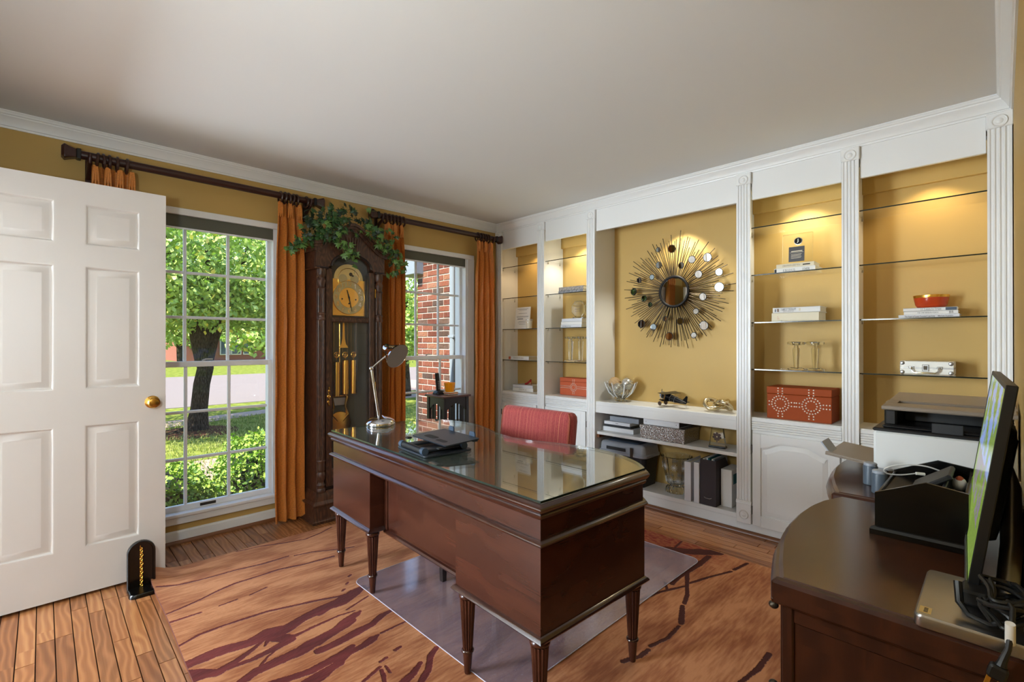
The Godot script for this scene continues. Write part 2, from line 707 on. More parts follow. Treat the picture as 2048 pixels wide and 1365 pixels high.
	mat("bronze", Color(0.25, 0.18, 0.13), 0.4, 0.6)
	mat("plane_black", Color(0.05, 0.045, 0.045), 0.3, 0.4)
	mat("plane_steel", Color(0.66, 0.70, 0.76), 0.25, 0.9)
	var gl := textured(mat("glitter", Color.WHITE, 0.25, 0.75), speckle(256, 0.16, 71, Color(0.10, 0.08, 0.07), Color(1, 0.97, 0.93)), Vector3(3.6, 3.6, 3.6))
	relief(gl, speckle(128, 0.25, 72, Color(0.1, 0.1, 0.1), Color(0.9, 0.9, 0.9)), 0.3)
	mat("twine", Color(0.70, 0.58, 0.42), 0.75)
	mat("ball_silver", Color(0.82, 0.81, 0.78), 0.25, 0.8)
	glass("crystal", Color(0.98, 0.99, 0.98))
	pane("crystal_cut", Color(0.96, 0.97, 0.98), 0.5, 0.1)  # whitish tint paints in the sparkle of the cut facets
	glass("acrylic", Color(0.97, 0.98, 0.96), 0.03)
	glass("shelf_glass", Color(0.93, 0.98, 0.95))
	pane("shelf_pane", Color(0.75, 0.85, 0.80), 0.05)
	mat("glass_edge", Color(0.10, 0.14, 0.115), 0.15)
	pane("desk_glass", Color(0.70, 0.84, 0.78), 0.04)
	mat("desk_glass_edge", Color(0.10, 0.17, 0.15), 0.1)
	pane("clock_glass", Color(0.9, 0.92, 0.9), 0.03)
	pane("candle_glass", Color(0.92, 0.93, 0.92), 0.18)
	pane("mat_vinyl", Color(0.66, 0.60, 0.66), 0.26, 0.14)
	mat("mat_edge", Color(0.74, 0.71, 0.75), 0.2)
	pane("mat_stud", Color(0.75, 0.72, 0.75), 0.3, 0.1)
	# screen of the monitor: a garden photograph, mostly leaves and sky
	var im := Image.create(192, 128, false, Image.FORMAT_RGB8)
	var na := noise(0.03, 81, 4)
	var nb := noise(0.12, 82, 3)
	for y in 128:
		for x in 192:
			var v := na.get_noise_2d(x, y) + 0.5 * nb.get_noise_2d(x * 2.0, y)
			var c := Color(0.36, 0.47, 0.20).lerp(Color(0.52, 0.60, 0.27), clampf(0.5 + nb.get_noise_2d(x * 3, y * 3), 0, 1))
			if y < 62 and v > 0.02:
				c = Color(0.50, 0.58, 0.78)
			elif y >= 56 and y < 100 and absf(x - 96) < 70 and v > -0.12:
				c = Color(0.56, 0.47, 0.50).lerp(Color(0.42, 0.43, 0.52), clampf(0.5 + 1.6 * nb.get_noise_2d(x * 4, y * 2), 0, 1))
			im.set_pixel(x, y, c)
	var sc := mat("screen_glow", Color(0.02, 0.02, 0.02), 0.18)
	sc.emission_enabled = true
	sc.emission_operator = BaseMaterial3D.EMISSION_OP_MULTIPLY
	sc.emission = Color.WHITE
	sc.emission_texture = ImageTexture.create_from_image(im)
	sc.emission_energy_multiplier = 0.75
	# outdoors
	for i in 6:
		var bc: Color = [Color(0.49, 0.30, 0.25), Color(0.56, 0.35, 0.29), Color(0.45, 0.27, 0.23), Color(0.42, 0.34, 0.31), Color(0.62, 0.44, 0.36), Color(0.36, 0.29, 0.27)][i]
		textured(mat("brick_%d" % i, bc, 0.9, 0.0, 0.2), speckle(128, 0.05, 90 + i, Color(0.72, 0.70, 0.68), Color(1, 1, 1)), Vector3(6, 6, 6))
	mat("mortar", Color(0.80, 0.75, 0.71), 0.95, 0.0, 0.2)
	textured(mat("lawn", Color.WHITE, 0.95, 0.0, 0.1), speckle(512, 0.03, 101, Color(0.30, 0.36, 0.13), Color(0.53, 0.56, 0.27)), Vector3(0.22, 0.22, 0.22), true)
	textured(mat("asphalt", Color(0.52, 0.49, 0.48), 0.9, 0.0, 0.2), speckle(256, 0.2, 102, Color(0.86, 0.86, 0.86), Color(1, 1, 1)), Vector3(0.6, 0.6, 0.6), true)
	mat("sidewalk", Color(0.60, 0.53, 0.49), 0.9, 0.0, 0.2)
	mat("mulch", Color(0.32, 0.22, 0.17), 0.95, 0.0, 0.1)
	relief(textured(mat("bark", Color(0.34, 0.30, 0.255), 0.95, 0.0, 0.2), speckle(256, 0.06, 103, Color(0.35, 0.33, 0.31), Color(1, 1, 1), 0.25), Vector3(2.5, 2.5, 2.5)), speckle(128, 0.08, 104, Color(0, 0, 0), Color(1, 1, 1), 0.25), 3.0)
	var lf := mat("tree_leaf", Color.WHITE, 0.5, 0.0, 0.4)
	lf.vertex_color_use_as_albedo = true
	lf.backlight_enabled = true
	lf.backlight = Color(0.45, 0.62, 0.18)
	mat("grass_blade", Color.WHITE, 0.8, 0.0, 0.2).vertex_color_use_as_albedo = true
	mat("house_brick", Color(0.56, 0.34, 0.28), 0.9)
	mat("house_roof", Color(0.28, 0.27, 0.27), 0.9)
	mat("house_pane", Color(0.30, 0.35, 0.40), 0.2)
	mat("siding", Color(0.50, 0.55, 0.60), 0.7)
	var ivy_m := mat("ivy_leaf", Color(0.15, 0.30, 0.11), 0.42, 0.0, 0.5)
	ivy_m.backlight_enabled = true
	ivy_m.backlight = Color(0.10, 0.20, 0.05)
	mat("ivy_pale", Color(0.33, 0.47, 0.20), 0.45)
	mat("ivy_deep", Color(0.075, 0.17, 0.07), 0.45)
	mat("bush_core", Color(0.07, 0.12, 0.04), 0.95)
	mat("ivy_stem", Color(0.32, 0.20, 0.12), 0.7)

# ---------------------------------------------------------------- the room
const CROWN := [Vector2(0, -0.08), Vector2(0.007, -0.08), Vector2(0.009, -0.070), Vector2(0.014, -0.068), Vector2(0.017, -0.060), Vector2(0.024, -0.046), Vector2(0.034, -0.032), Vector2(0.040, -0.026), Vector2(0.041, -0.020), Vector2(0.047, -0.017), Vector2(0.052, -0.008), Vector2(0.055, -0.006), Vector2(0.055, 0), Vector2(0, 0)]

func room_shell() -> void:
	var f := structure("floor", "medium brown strip oak floor")
	bx(f, "subfloor", M.floor_gap, Vector3(-0.02, -0.10, -0.02), Vector3(3.66, -0.011, 3.72), 0.0)
	planks(f)
	var c := structure("ceiling", "smooth white ceiling")
	bx(c, "plaster", M.ceiling_paint, Vector3(-0.16, 2.44, -0.44), Vector3(3.80, 2.56, 3.72), 0.0)
	var w := structure("wall_left", "gold painted wall with two tall windows")
	fresh()
	var zs := [-0.44, 0.385, 1.205, 2.12, 2.94, 3.72]
	for i in 5:
		if i % 2 == 0:
			ab(Vector3(-0.16, -0.5, zs[i]), Vector3(0, 2.56, zs[i + 1]))
		else:
			ab(Vector3(-0.16, -0.5, zs[i]), Vector3(0, 0.165, zs[i + 1]))
			ab(Vector3(-0.16, 2.06, zs[i]), Vector3(0, 2.56, zs[i + 1]))
	done(w, "plaster", M.wall_paint)
	w = structure("wall_back", "gold painted wall behind the bookcases")
	bx(w, "plaster", M.wall_paint, Vector3(0.0, -0.1, -0.44), Vector3(3.64, 2.44, -0.28), 0.0)
	w = structure("wall_right", "gold painted wall at the right edge")
	bx(w, "plaster", M.wall_paint, Vector3(3.64, -0.1, -0.44), Vector3(3.80, 2.44, 3.72), 0.0)
	w = structure("wall_front", "gold painted wall with the doorway")
	fresh()
	ab(Vector3(0.0, -0.1, 3.60), Vector3(0.38, 2.44, 3.72))
	ab(Vector3(0.38, 2.06, 3.60), Vector3(1.97, 2.44, 3.72))  # opening widened to let the added hall light in
	ab(Vector3(1.97, -0.1, 3.60), Vector3(3.64, 2.44, 3.72))
	done(w, "plaster", M.wall_paint)
	w = structure("wall_hall", "pale walls and floor of the hall beyond the door")
	fresh()
	ab(Vector3(-0.3, -0.1, 3.72), Vector3(-0.16, 2.56, 6.2))
	ab(Vector3(2.6, -0.1, 3.72), Vector3(2.74, 2.56, 6.2))
	ab(Vector3(-0.3, -0.1, 6.2), Vector3(2.74, 2.56, 6.34))
	ab(Vector3(-0.3, 2.44, 3.72), Vector3(2.74, 2.56, 6.34))
	done(w, "plaster", M.ceiling_paint)
	bx(w, "hall_floor", M.shoe_oak, Vector3(-0.3, -0.1, 3.72), Vector3(2.74, 0, 6.34), 0.0)
	var runs := [["trim_1", Vector3(0, 2.44, 0), Vector3(0, 2.44, 3.6), Vector3(1, 0, 0)], ["trim_2", Vector3(0, 2.44, 0), Vector3(3.64, 2.44, 0), Vector3(0, 0, 1)], ["trim_3", Vector3(3.64, 2.44, 0), Vector3(3.64, 2.44, 3.6), Vector3(-1, 0, 0)], ["trim_4", Vector3(0, 2.44, 3.6), Vector3(3.64, 2.44, 3.6), Vector3(0, 0, -1)]]
	for r in runs:
		var t := structure(r[0], "white crown moulding")
		fresh()
		mould(CROWN, r[1], r[2], r[3])
		done(t, "moulding", M.trim_white, 25.0)
	var base := [Vector2(0, 0), Vector2(0.015, 0), Vector2(0.015, 0.066), Vector2(0.011, 0.074), Vector2(0.005, 0.078), Vector2(0, 0.078)]
	var shoe := [Vector2(0, 0), Vector2(0.016, 0), Vector2(0.0145, 0.008), Vector2(0.010, 0.015), Vector2(0.003, 0.02), Vector2(0, 0.02)]
	var b := structure("baseboard_left", "white baseboard with oak shoe moulding under the windows")
	fresh()
	mould(base, Vector3(0, 0, 0.0), Vector3(0, 0, 3.6), Vector3(1, 0, 0))
	done(b, "board", M.trim_white)
	fresh()
	mould(shoe, Vector3(0.015, 0, 0.03), Vector3(0.015, 0, 3.6), Vector3(1, 0, 0))
	done(b, "shoe", M.shoe_oak)
	b = structure("baseboard_front", "white baseboard beside the doorway")
	fresh()
	mould(base, Vector3(2.04, 0, 3.6), Vector3(3.64, 0, 3.6), Vector3(0, 0, -1))
	done(b, "board", M.trim_white)
	b = structure("baseboard_right", "white baseboard on the right wall")
	fresh()
	mould(base, Vector3(3.64, 0, 2.25), Vector3(3.64, 0, 3.6), Vector3(-1, 0, 0))
	done(b, "board", M.trim_white)
	b = structure("baseboard_back", "oak shoe moulding along the foot of the bookcases")
	fresh()
	mould(shoe, Vector3(0.03, 0, 0.0), Vector3(3.64, 0, 0.0), Vector3(0, 0, 1))
	done(b, "shoe", M.shoe_oak)

func planks(f: Node3D) -> void:
	var wd := 0.0572
	var row := 0
	var z := 0.005
	while z < 3.61:
		var full := z < 0.50 or z > 2.80
		var x := -0.01 - rng.randf() * 0.5
		while x < (3.64 if full else 0.46):
			var l: float = [0.34, 0.46, 0.61, 0.76, 0.92][rng.randi() % 5]
			var a := maxf(x, 0.0)
			var b := minf(x + l, 3.64)
			x += l
			if b - a < 0.05:
				continue
			var v := rng.randi() % 4
			var key := "plank %.3f %d" % [b - a, v]
			if not cache.has(key):
				fresh()
				var hx := (b - a) / 2.0 - 0.0006
				var hz := wd / 2.0 - 0.0007
				var u0 := Vector2(v * 0.23, [0.02, 0.27, 0.5, 0.74][v])
				var u1 := u0 + Vector2((b - a) * 0.85, 0.23)
				var e := 0.0012
				quad_uv(Vector3(-hx + e, 0, hz - e), Vector3(hx - e, 0, hz - e), Vector3(hx - e, 0, -hz + e), Vector3(-hx + e, 0, -hz + e), u0, u1)
				for s in [[Vector3(-hx, -0.012, hz), Vector3(hx, -0.012, hz), Vector3(hx - e, 0, hz - e), Vector3(-hx + e, 0, hz - e)], [Vector3(hx, -0.012, -hz), Vector3(-hx, -0.012, -hz), Vector3(-hx + e, 0, -hz + e), Vector3(hx - e, 0, -hz + e)], [Vector3(hx, -0.012, hz), Vector3(hx, -0.012, -hz), Vector3(hx - e, 0, -hz + e), Vector3(hx - e, 0, hz - e)], [Vector3(-hx, -0.012, -hz), Vector3(-hx, -0.012, hz), Vector3(-hx + e, 0, hz - e), Vector3(-hx + e, 0, -hz + e)]]:
					quad_uv(s[0], s[1], s[2], s[3], u0, u0 + Vector2(0.2, 0.01))
				cache[key] = mesh_now(5.0)
			put(f, "plank", cache[key], M["oak_%d" % (rng.randi() % 4)], Vector3((a + b) / 2, 0, z + wd / 2))
		z += wd
		row += 1

func window_unit(called: String, zc: float) -> void:
	var w := structure(called, "tall white double-hung window with small panes", Vector3(0, 0, zc))
	var v: StandardMaterial3D = M.vinyl_white
	bx(w, "head_casing", M.trim_white, Vector3(0, 2.05, zc - 0.482), Vector3(0.02, 2.092, zc + 0.482), 0.003)
	for s in [-1.0, 1.0]:
		fresh()
		X = Transform3D(Basis(Vector3(0, 0, s), Vector3(1, 0, 0), Vector3(0, s, 0)), Vector3(0, 0.19 if s > 0 else 2.05, zc + s * 0.41))
		extrude(PackedVector2Array([Vector2(0, 0), Vector2(0.072, 0), Vector2(0.072, 0.02), Vector2(0.06, 0.022), Vector2(0.05, 0.017), Vector2(0.02, 0.015), Vector2(0.012, 0.012), Vector2(0, 0.012)]), 0, 1.86)
		done(w, "side_casing", M.trim_white)
		bx(w, "jamb", v, Vector3(-0.16, 0.165, zc + s * 0.40 - 0.012), Vector3(0.004, 2.06, zc + s * 0.40 + 0.012), 0.0)
		bx(w, "track", v, Vector3(-0.0605, 0.165, zc + s * 0.383 - 0.008), Vector3(-0.0585, 2.06, zc + s * 0.383 + 0.008), 0.0)
	bx(w, "head_jamb", v, Vector3(-0.16, 2.052, zc - 0.41), Vector3(0.0, 2.06, zc + 0.41), 0.0)
	bx(w, "sill", M.trim_white, Vector3(-0.16, 0.165, zc - 0.41), Vector3(0.035, 0.186, zc + 0.41), 0.004)
	bx(w, "apron", M.trim_white, Vector3(0.0, 0.12, zc - 0.482), Vector3(0.024, 0.172, zc + 0.482), 0.004)
	for k in 2:
		var xs := -0.045 if k == 0 else -0.076
		var ys := [0.221, 0.51, 0.807, 1.095] if k == 0 else [1.13, 1.413, 1.70, 1.985]
		var s := Node3D.new()
		s.name = "lower_sash" if k == 0 else "upper_sash"
		w.add_child(s)
		var y0: float = 0.184 if k == 0 else 1.096
		var y1: float = 1.130 if k == 0 else 2.05
		var hx := Vector3(0.0145, 0, 0)
		for side in [-1.0, 1.0]:
			var z: float = zc + side * 0.386
			bx(s, "stile", v, Vector3(xs - 0.0145, y0, z - 0.018), Vector3(xs + 0.0145, y1, z + 0.018), 0.003)
		bx(s, "rail", v, Vector3(xs - 0.0145, y0, zc - 0.37), Vector3(xs + 0.0145, ys[0], zc + 0.37), 0.003)
		bx(s, "rail", v, Vector3(xs - 0.0145, ys[3], zc - 0.37), Vector3(xs + 0.0145, y1, zc + 0.37), 0.003)
		for i in [1, 2]:
			bx(s, "muntin", v, Vector3(xs - 0.011, ys[0], zc - 0.368 + 0.2453 * i - 0.009), Vector3(xs + 0.011, ys[3], zc - 0.368 + 0.2453 * i + 0.009), 0.004)
			for c in 3:
				bx(s, "muntin", v, Vector3(xs - 0.0105, ys[i] - 0.009, zc - 0.368 + 0.2453 * c + 0.008), Vector3(xs + 0.0105, ys[i] + 0.009, zc - 0.368 + 0.2453 * (c + 1) - 0.008), 0.004)
		for r in 3:
			for c in 3:
				fresh()
				var za := zc - 0.370 + 0.2453 * c
				quad(Vector3(xs, ys[r] - 0.004, za + 0.2453), Vector3(xs, ys[r] - 0.004, za), Vector3(xs, ys[r + 1] + 0.004, za), Vector3(xs, ys[r + 1] + 0.004, za + 0.2453))
				done(s, "pane", M.window_glass)
	bx(w, "sash_lift", M.hinge_metal, Vector3(-0.031, 0.194, zc - 0.045), Vector3(-0.0285, 0.212, zc + 0.045), 0.001)
	fresh()
	tube([Vector3(-0.05, 1.133, zc + 0.03), Vector3(-0.05, 1.142, zc + 0.01), Vector3(-0.045, 1.142, zc - 0.03)], 0.006, 6)
	done(w, "sash_lock", M.hinge_pale)

func six_panel_door() -> void:
	var d := structure("door_1", "open white six-panel door at the left", Vector3(0.43, 0, 3.588))
	var zs := [2.828, 2.940, 3.155, 3.265, 3.478, 3.588]
	var ys := [0.014, 0.240, 0.842, 1.022, 1.627, 1.734, 1.936, 2.046]
	fresh()
	for i in [0, 2, 4]:
		ab(Vector3(0.395, ys[0], zs[i]), Vector3(0.43, ys[7], zs[i + 1]))
	for i in [0, 2, 4, 6]:
		for c in [1, 3]:
			ab(Vector3(0.395, ys[i], zs[c]), Vector3(0.43, ys[i + 1], zs[c + 1]))
	done(d, "slab", M.door_white, 5.0)
	for i in [1, 3, 5]:
		for c in [1, 3]:
			fresh()
			for side in 2:
				X = face_x(0.43) if side == 0 else Transform3D(Basis(Vector3(0, 0, 1), Vector3(0, 1, 0), Vector3(-1, 0, 0)), Vector3(0.395, 0, 0))
				var r := rect(-zs[c + 1], ys[i], -zs[c], ys[i + 1]) if side == 0 else rect(zs[c], ys[i], zs[c + 1], ys[i + 1])
				loft(r, [Vector2(0, 0), Vector2(-0.004, -0.001), Vector2(-0.007, -0.005), Vector2(-0.011, -0.009), Vector2(-0.016, -0.0095), Vector2(-0.019, -0.009), Vector2(-0.042, -0.002), Vector2(-0.045, -0.0015)], false, true)
			done(d, "panel", M.door_white, 25.0)
	for side in [1.0, -1.0]:
		fresh()
		X = Transform3D(Basis(Vector3(0, 1, 0), Vector3(side, 0, 0), Vector3(0, 0, -side)), Vector3(0.4125 + side * 0.0175, 0.935, 2.886))
		lathe([Vector2(0.033, 0), Vector2(0.033, 0.003), Vector2(0.028, 0.008), Vector2(0.012, 0.012), Vector2(0.011, 0.03), Vector2(0.02, 0.036), Vector2(0.027, 0.046), Vector2(0.0275, 0.054), Vector2(0.022, 0.061), Vector2(0.012, 0.063), Vector2(0.0, 0.0632)], 24)
		done(d, "knob", M.brass)
	bx(d, "latch", M.brass, Vector3(0.402, 0.905, 2.8265), Vector3(0.423, 0.965, 2.829), 0.0)
	for y in [0.25, 1.05, 1.85]:
		bx(d, "hinge", M.brass, Vector3(0.428, y - 0.045, 3.575), Vector3(0.436, y + 0.045, 3.598), 0.002)
	var c := structure("trim_5", "white casing round the doorway")
	for z in [[3.582, 3.60], [3.72, 3.738]]:
		bx(c, "casing", M.trim_white, Vector3(0.31, 0, z[0]), Vector3(0.385, 2.13, z[1]), 0.003)
		bx(c, "casing", M.trim_white, Vector3(1.965, 0, z[0]), Vector3(2.04, 2.13, z[1]), 0.003)
		bx(c, "casing", M.trim_white, Vector3(0.385, 2.055, z[0]), Vector3(1.965, 2.13, z[1]), 0.003)

# ---------------------------------------------------------------- built-in bookcases
func pilaster(u: Node3D, x0: float, x1: float) -> void:
	var p := Node3D.new()
	p.name = "pilaster"
	u.add_child(p, true)
	fresh()
	X = Transform3D(Basis(Vector3(1, 0, 0), Vector3(0, 0, -1), Vector3(0, 1, 0)), Vector3(0, 0, 0))
	var poly := PackedVector2Array([Vector2(x0 + 0.004, 0.002), Vector2(x0 + 0.004, -0.018)])
	var w := x1 - x0 - 0.008
	var fl := w * 0.155
	for i in 4:
		var c := x0 + 0.004 + w * (0.5 + (i - 1.5) * 0.21)
		for k in 7:
			var a := PI - PI * k / 6.0
			poly.append(Vector2(c + fl / 2 * cos(a), -0.018 + 0.0055 * sin(a)))
	poly.append_array([Vector2(x1 - 0.004, -0.018), Vector2(x1 - 0.004, 0.002)])
	extrude(poly, 0.217, 2.29)
	done(p, "shaft", M.trim_white, 40.0)
	var xc := (x0 + x1) / 2
	for blk in [[2.288, 2.362, 2.318], [0.068, 0.197, 0.125]]:
		bx(p, "block", M.trim_white, Vector3(x0, blk[0], -0.002), Vector3(x1, blk[1], 0.022), 0.003)
		fresh()
		X = Transform3D(Basis(Vector3.RIGHT, PI / 2), Vector3(xc, blk[2], 0.022))
		lathe([Vector2(0.031, 0), Vector2(0.030, 0.003), Vector2(0.027, 0.005), Vector2(0.024, 0.003), Vector2(0.022, 0.0006), Vector2(0.014, 0.0006), Vector2(0.012, 0.003), Vector2(0.007, 0.006), Vector2(0, 0.007)], 28)
		done(p, "rosette", M.trim_white, 50.0)
	fresh()
	mould([Vector2(0, 0), Vector2(0.026, 0), Vector2(0.024, 0.008), Vector2(0.021, 0.012), Vector2(0.022, 0.02), Vector2(0, 0.02)], Vector3(x0 - 0.001, 0.197, 0), Vector3(x1 + 0.001, 0.197, 0), Vector3(0, 0, 1))
	done(p, "plinth_cap", M.trim_white)

func cathedral(x0: float, y0: float, x1: float, y1: float, rise: float, inset := 0.0) -> PackedVector2Array:
	var p := PackedVector2Array([Vector2(x0 + inset, y0 + inset), Vector2(x1 - inset, y0 + inset)])
	var n := 24
	for i in n + 1:
		var t := 1.0 - float(i) / n
		var s := clampf((0.5 - absf(t - 0.5)) / 0.36, 0.0, 1.0)
		p.append(Vector2(lerpf(x0 + inset, x1 - inset, t), y1 - rise - inset + rise * (0.5 - 0.5 * cos(PI * s))))
	return p

func cabinet_door(u: Node3D, x0: float, x1: float, hinge_left: bool) -> void:
	var d := Node3D.new()
	d.name = "door"
	u.add_child(d, true)
	var y0 := 0.069
	var y1 := 0.664
	bx(d, "slab", M.shelf_white, Vector3(x0, y0, -0.002), Vector3(x1, y1, 0.009), 0.001)
	fresh()
	ab(Vector3(x0, y0, 0.008), Vector3(x0 + 0.05, y1, 0.019), 0.002)
	ab(Vector3(x1 - 0.05, y0, 0.008), Vector3(x1, y1, 0.019), 0.002)
	ab(Vector3(x0 + 0.05, y0, 0.008), Vector3(x1 - 0.05, y0 + 0.07, 0.019), 0.001)
	var a := cathedral(x0 + 0.05, y0 + 0.07, x1 - 0.05, y1 - 0.045, 0.045)
	var top := PackedVector2Array([Vector2(x0 + 0.05, y1), Vector2(x1 - 0.05, y1)])
	var arch := a.slice(2)
	var poly := PackedVector2Array()
	for i in arch.size():
		poly.append(arch[arch.size() - 1 - i])
	poly.append_array([Vector2(x1 - 0.05, y1), Vector2(x0 + 0.05, y1)])
	extrude(poly, 0.008, 0.0185)
	done(d, "frame", M.shelf_white, 25.0)
	fresh()
	loft(cathedral(x0 + 0.054, y0 + 0.074, x1 - 0.054, y1 - 0.049, 0.045), [Vector2(-0.006, 0.0088), Vector2(-0.010, 0.011), Vector2(-0.032, 0.0175), Vector2(-0.034, 0.018)], false, true)
	done(d, "raised_panel", M.shelf_white, 30.0)
	for y in [0.162, 0.56]:
		var hx := x0 - 0.006 if hinge_left else x1 + 0.006
		bx(d, "hinge", M.hinge_metal, Vector3(hx - 0.005, y - 0.026, 0.002), Vector3(hx + 0.005, y + 0.026, 0.02), 0.002)

func recessed_light(u: Node3D, x: float, z: float, y: float, energy: float, angle: float, c: Color) -> void:
	var l := Node3D.new()
	l.name = "puck_light"
	u.add_child(l, true)
	fresh()
	lathe([Vector2(0.034, y - 0.010), Vector2(0.036, y), ], 20, Vector3(x, 0, z))
	done(l, "trim_ring", M.hinge_pale)
	fresh()
	lathe([Vector2(0.028, y - 0.0115), Vector2(0.028, y - 0.009)], 20, Vector3(x, 0, z))
	done(l, "lamp_lens", M.lamp_glass)
	var s := SpotLight3D.new()
	s.name = "lamp"
	s.light_energy = energy
	s.light_color = c
	s.light_size = 0.025
	s.spot_range = 5.0
	s.spot_attenuation = 2.0
	s.spot_angle = angle
	s.spot_angle_attenuation = 0.55
	s.shadow_enabled = true
	s.position = Vector3(x, y - 0.016, z) - ORG
	s.rotation.x = -PI / 2
	l.add_child(s)

func bookcase(label: String, x0: float, x1: float, ox0: float, ox1: float, pil: Array, hinge_left: bool, energy: float, tone: Color) -> void:
	var u := thing("built_in_bookcase", label, "bookcase", Vector3((x0 + x1) / 2, 0, 0), 0, "built-in bookcases along the wall")
	var m: StandardMaterial3D = M.shelf_white
	for p in pil:
		pilaster(u, p[0], p[1])
	var a: float = ox0 + 0.09 if pil.size() == 2 else x0
	bx(u, "side_panel", m, Vector3(x0 - (0.016 if x0 > 2.3 and x0 < 2.4 else 0.02), 0.0, -0.28), Vector3(x0, 2.40, -0.001), 0.0)
	bx(u, "side_panel", m, Vector3(x1, 0.0, -0.28), Vector3(x1 + 0.018, 2.40, -0.001), 0.0)
	bx(u, "fascia", M.trim_white, Vector3(ox0, 2.182, -0.02), Vector3(ox1, 2.44, 0.0), 0.001)
	bx(u, "soffit", m, Vector3(x0, 2.25, -0.28), Vector3(x1, 2.27, -0.02), 0.0)
	bx(u, "header_board", M.wall_paint, Vector3(x0, 2.15, -0.28), Vector3(x1, 2.25, -0.252), 0.002)
	bx(u, "ledge", m, Vector3(x0, 0.735, -0.28), Vector3(x1, 0.765, 0.0), 0.0)
	bx(u, "ledge_edge", M.trim_white, Vector3(ox0, 0.737, -0.001), Vector3(ox1, 0.762, 0.009), 0.004)
	fresh()
	var reed := [Vector2(0, 0)]
	for i in 4:
		for k in 5:
			var t := PI * k / 4.0
			reed.append(Vector2(0.001 + 0.0065 * sin(t), 0.014 * i + 0.007 - 0.007 * cos(t)))
	reed.append(Vector2(0, 0.056))
	mould(reed, Vector3(ox0, 0.681, 0.0), Vector3(ox1, 0.681, 0.0), Vector3(0, 0, 1))
	done(u, "reeded_band", M.trim_white, 30.0)
	bx(u, "cabinet_front", m, Vector3(ox0, 0.06, -0.02), Vector3(ox1, 0.737, -0.002), 0.0)
	bx(u, "base_board", M.trim_white, Vector3(ox0 - 0.091, 0.0, -0.03), Vector3(ox1 + (0.091 if ox1 > 3.5 else 0.0), 0.0675, -0.0005), 0.001)
	cabinet_door(u, ox0 + 0.008, ox1 - 0.006, hinge_left)
	for y in [2.004, 1.694, 1.384, 1.078]:
		var g := Node3D.new()
		g.name = "glass_shelf"
		u.add_child(g, true)
		bx(g, "pane", M.shelf_pane, Vector3(x0 + 0.003, y - 0.0065, -0.274), Vector3(x1 - 0.003, y, -0.022), 0.0)
		bx(g, "edge", M.glass_edge, Vector3(x0 + 0.003, y - 0.0065, -0.022), Vector3(x1 - 0.003, y, -0.0195), 0.0)
		for z in [-0.06, -0.23]:
			for xx in [x0, x1 - 0.010]:
				fresh()
				ab(Vector3(xx, y - 0.022, z - 0.004), Vector3(xx + 0.010, y - 0.0067, z + 0.004), 0.001)
				done(g, "pin", M.hinge_pale)
	recessed_light(u, (x0 + x1) / 2 + 0.03, -0.13, 2.25, energy, 58.0, tone)

func built_ins() -> void:
	bookcase("narrow white bookcase in the corner beside the orange curtain", 0.025, 0.60, 0.09, 0.573, [[0.0, 0.09], [0.573, 0.665]], true, 0.22, Color(1.0, 0.88, 0.70))
	bookcase("white bookcase holding the octagonal award, left of the niche", 0.64, 1.17, 0.665, 1.138, [[1.138, 1.23]], false, 0.50, Color(1.0, 0.99, 0.93))
	bookcase("white bookcase with the rust studded box, right of the niche", 2.378, 2.965, 2.46, 2.951, [[2.367, 2.46]], true, 0.40, Color(1.0, 0.985, 0.90))
	bookcase("white bookcase with the silver case at the right end", 3.007, 3.60, 3.04, 3.547, [[2.951, 3.04], [3.547, 3.64]], true, 0.24, Color(1.0, 0.90, 0.72))
	var u := thing("built_in_niche", "wide white display niche with counter and open shelves", "niche unit", Vector3(1.79, 0, 0))
	var m: StandardMaterial3D = M.shelf_white
	bx(u, "side_panel", m, Vector3(1.19, 0.0, -0.28), Vector3(1.225, 2.40, -0.0008), 0.0)
	bx(u, "fascia", M.trim_white, Vector3(1.23, 2.182, -0.02), Vector3(2.367, 2.44, 0.0), 0.001)
	bx(u, "soffit", m, Vector3(1.225, 2.25, -0.28), Vector3(2.362, 2.27, -0.02), 0.0)
	bx(u, "counter", m, Vector3(1.225, 0.73, -0.28), Vector3(2.362, 0.76, 0.004), 0.002)
	bx(u, "apron", m, Vector3(1.225, 0.668, -0.018), Vector3(2.362, 0.7305, 0.0035), 0.001)
	bx(u, "shelf", m, Vector3(1.225, 0.485, -0.28), Vector3(2.362, 0.51, -0.012), 0.003)
	bx(u, "shelf", m, Vector3(1.225, 0.083, -0.28), Vector3(2.362, 0.115, 0.0), 0.003)
	bx(u, "base_board", M.trim_white, Vector3(1.225, 0.0, -0.03), Vector3(2.362, 0.083, -0.003), 0.001)
	bx(u, "shelf_cleat", M.shoe_oak, Vector3(1.225, 0.458, -0.27), Vector3(1.25, 0.485, -0.012), 0.001)
	recessed_light(u, 1.86, -0.12, 2.25, 0.9, 52.0, Color(1.0, 0.99, 0.93))

# ---------------------------------------------------------------- outdoors
const GY := -0.45

func leaf_mesh(l: float, w: float) -> ArrayMesh:
	fresh()
	var a := Vector3(0, 0, 0)
	var b := Vector3(w, 0.0, l * 0.45)
	var c := Vector3(0, l * 0.08, l)
	var d := Vector3(-w, 0.0, l * 0.45)
	var e := Vector3(0, -w * 0.35, l * 0.45)
	for t in [[a, e, b], [b, e, c], [c, e, d], [d, e, a]]:
		tri(t[0], t[1], t[2])
	return mesh_now(60.0)

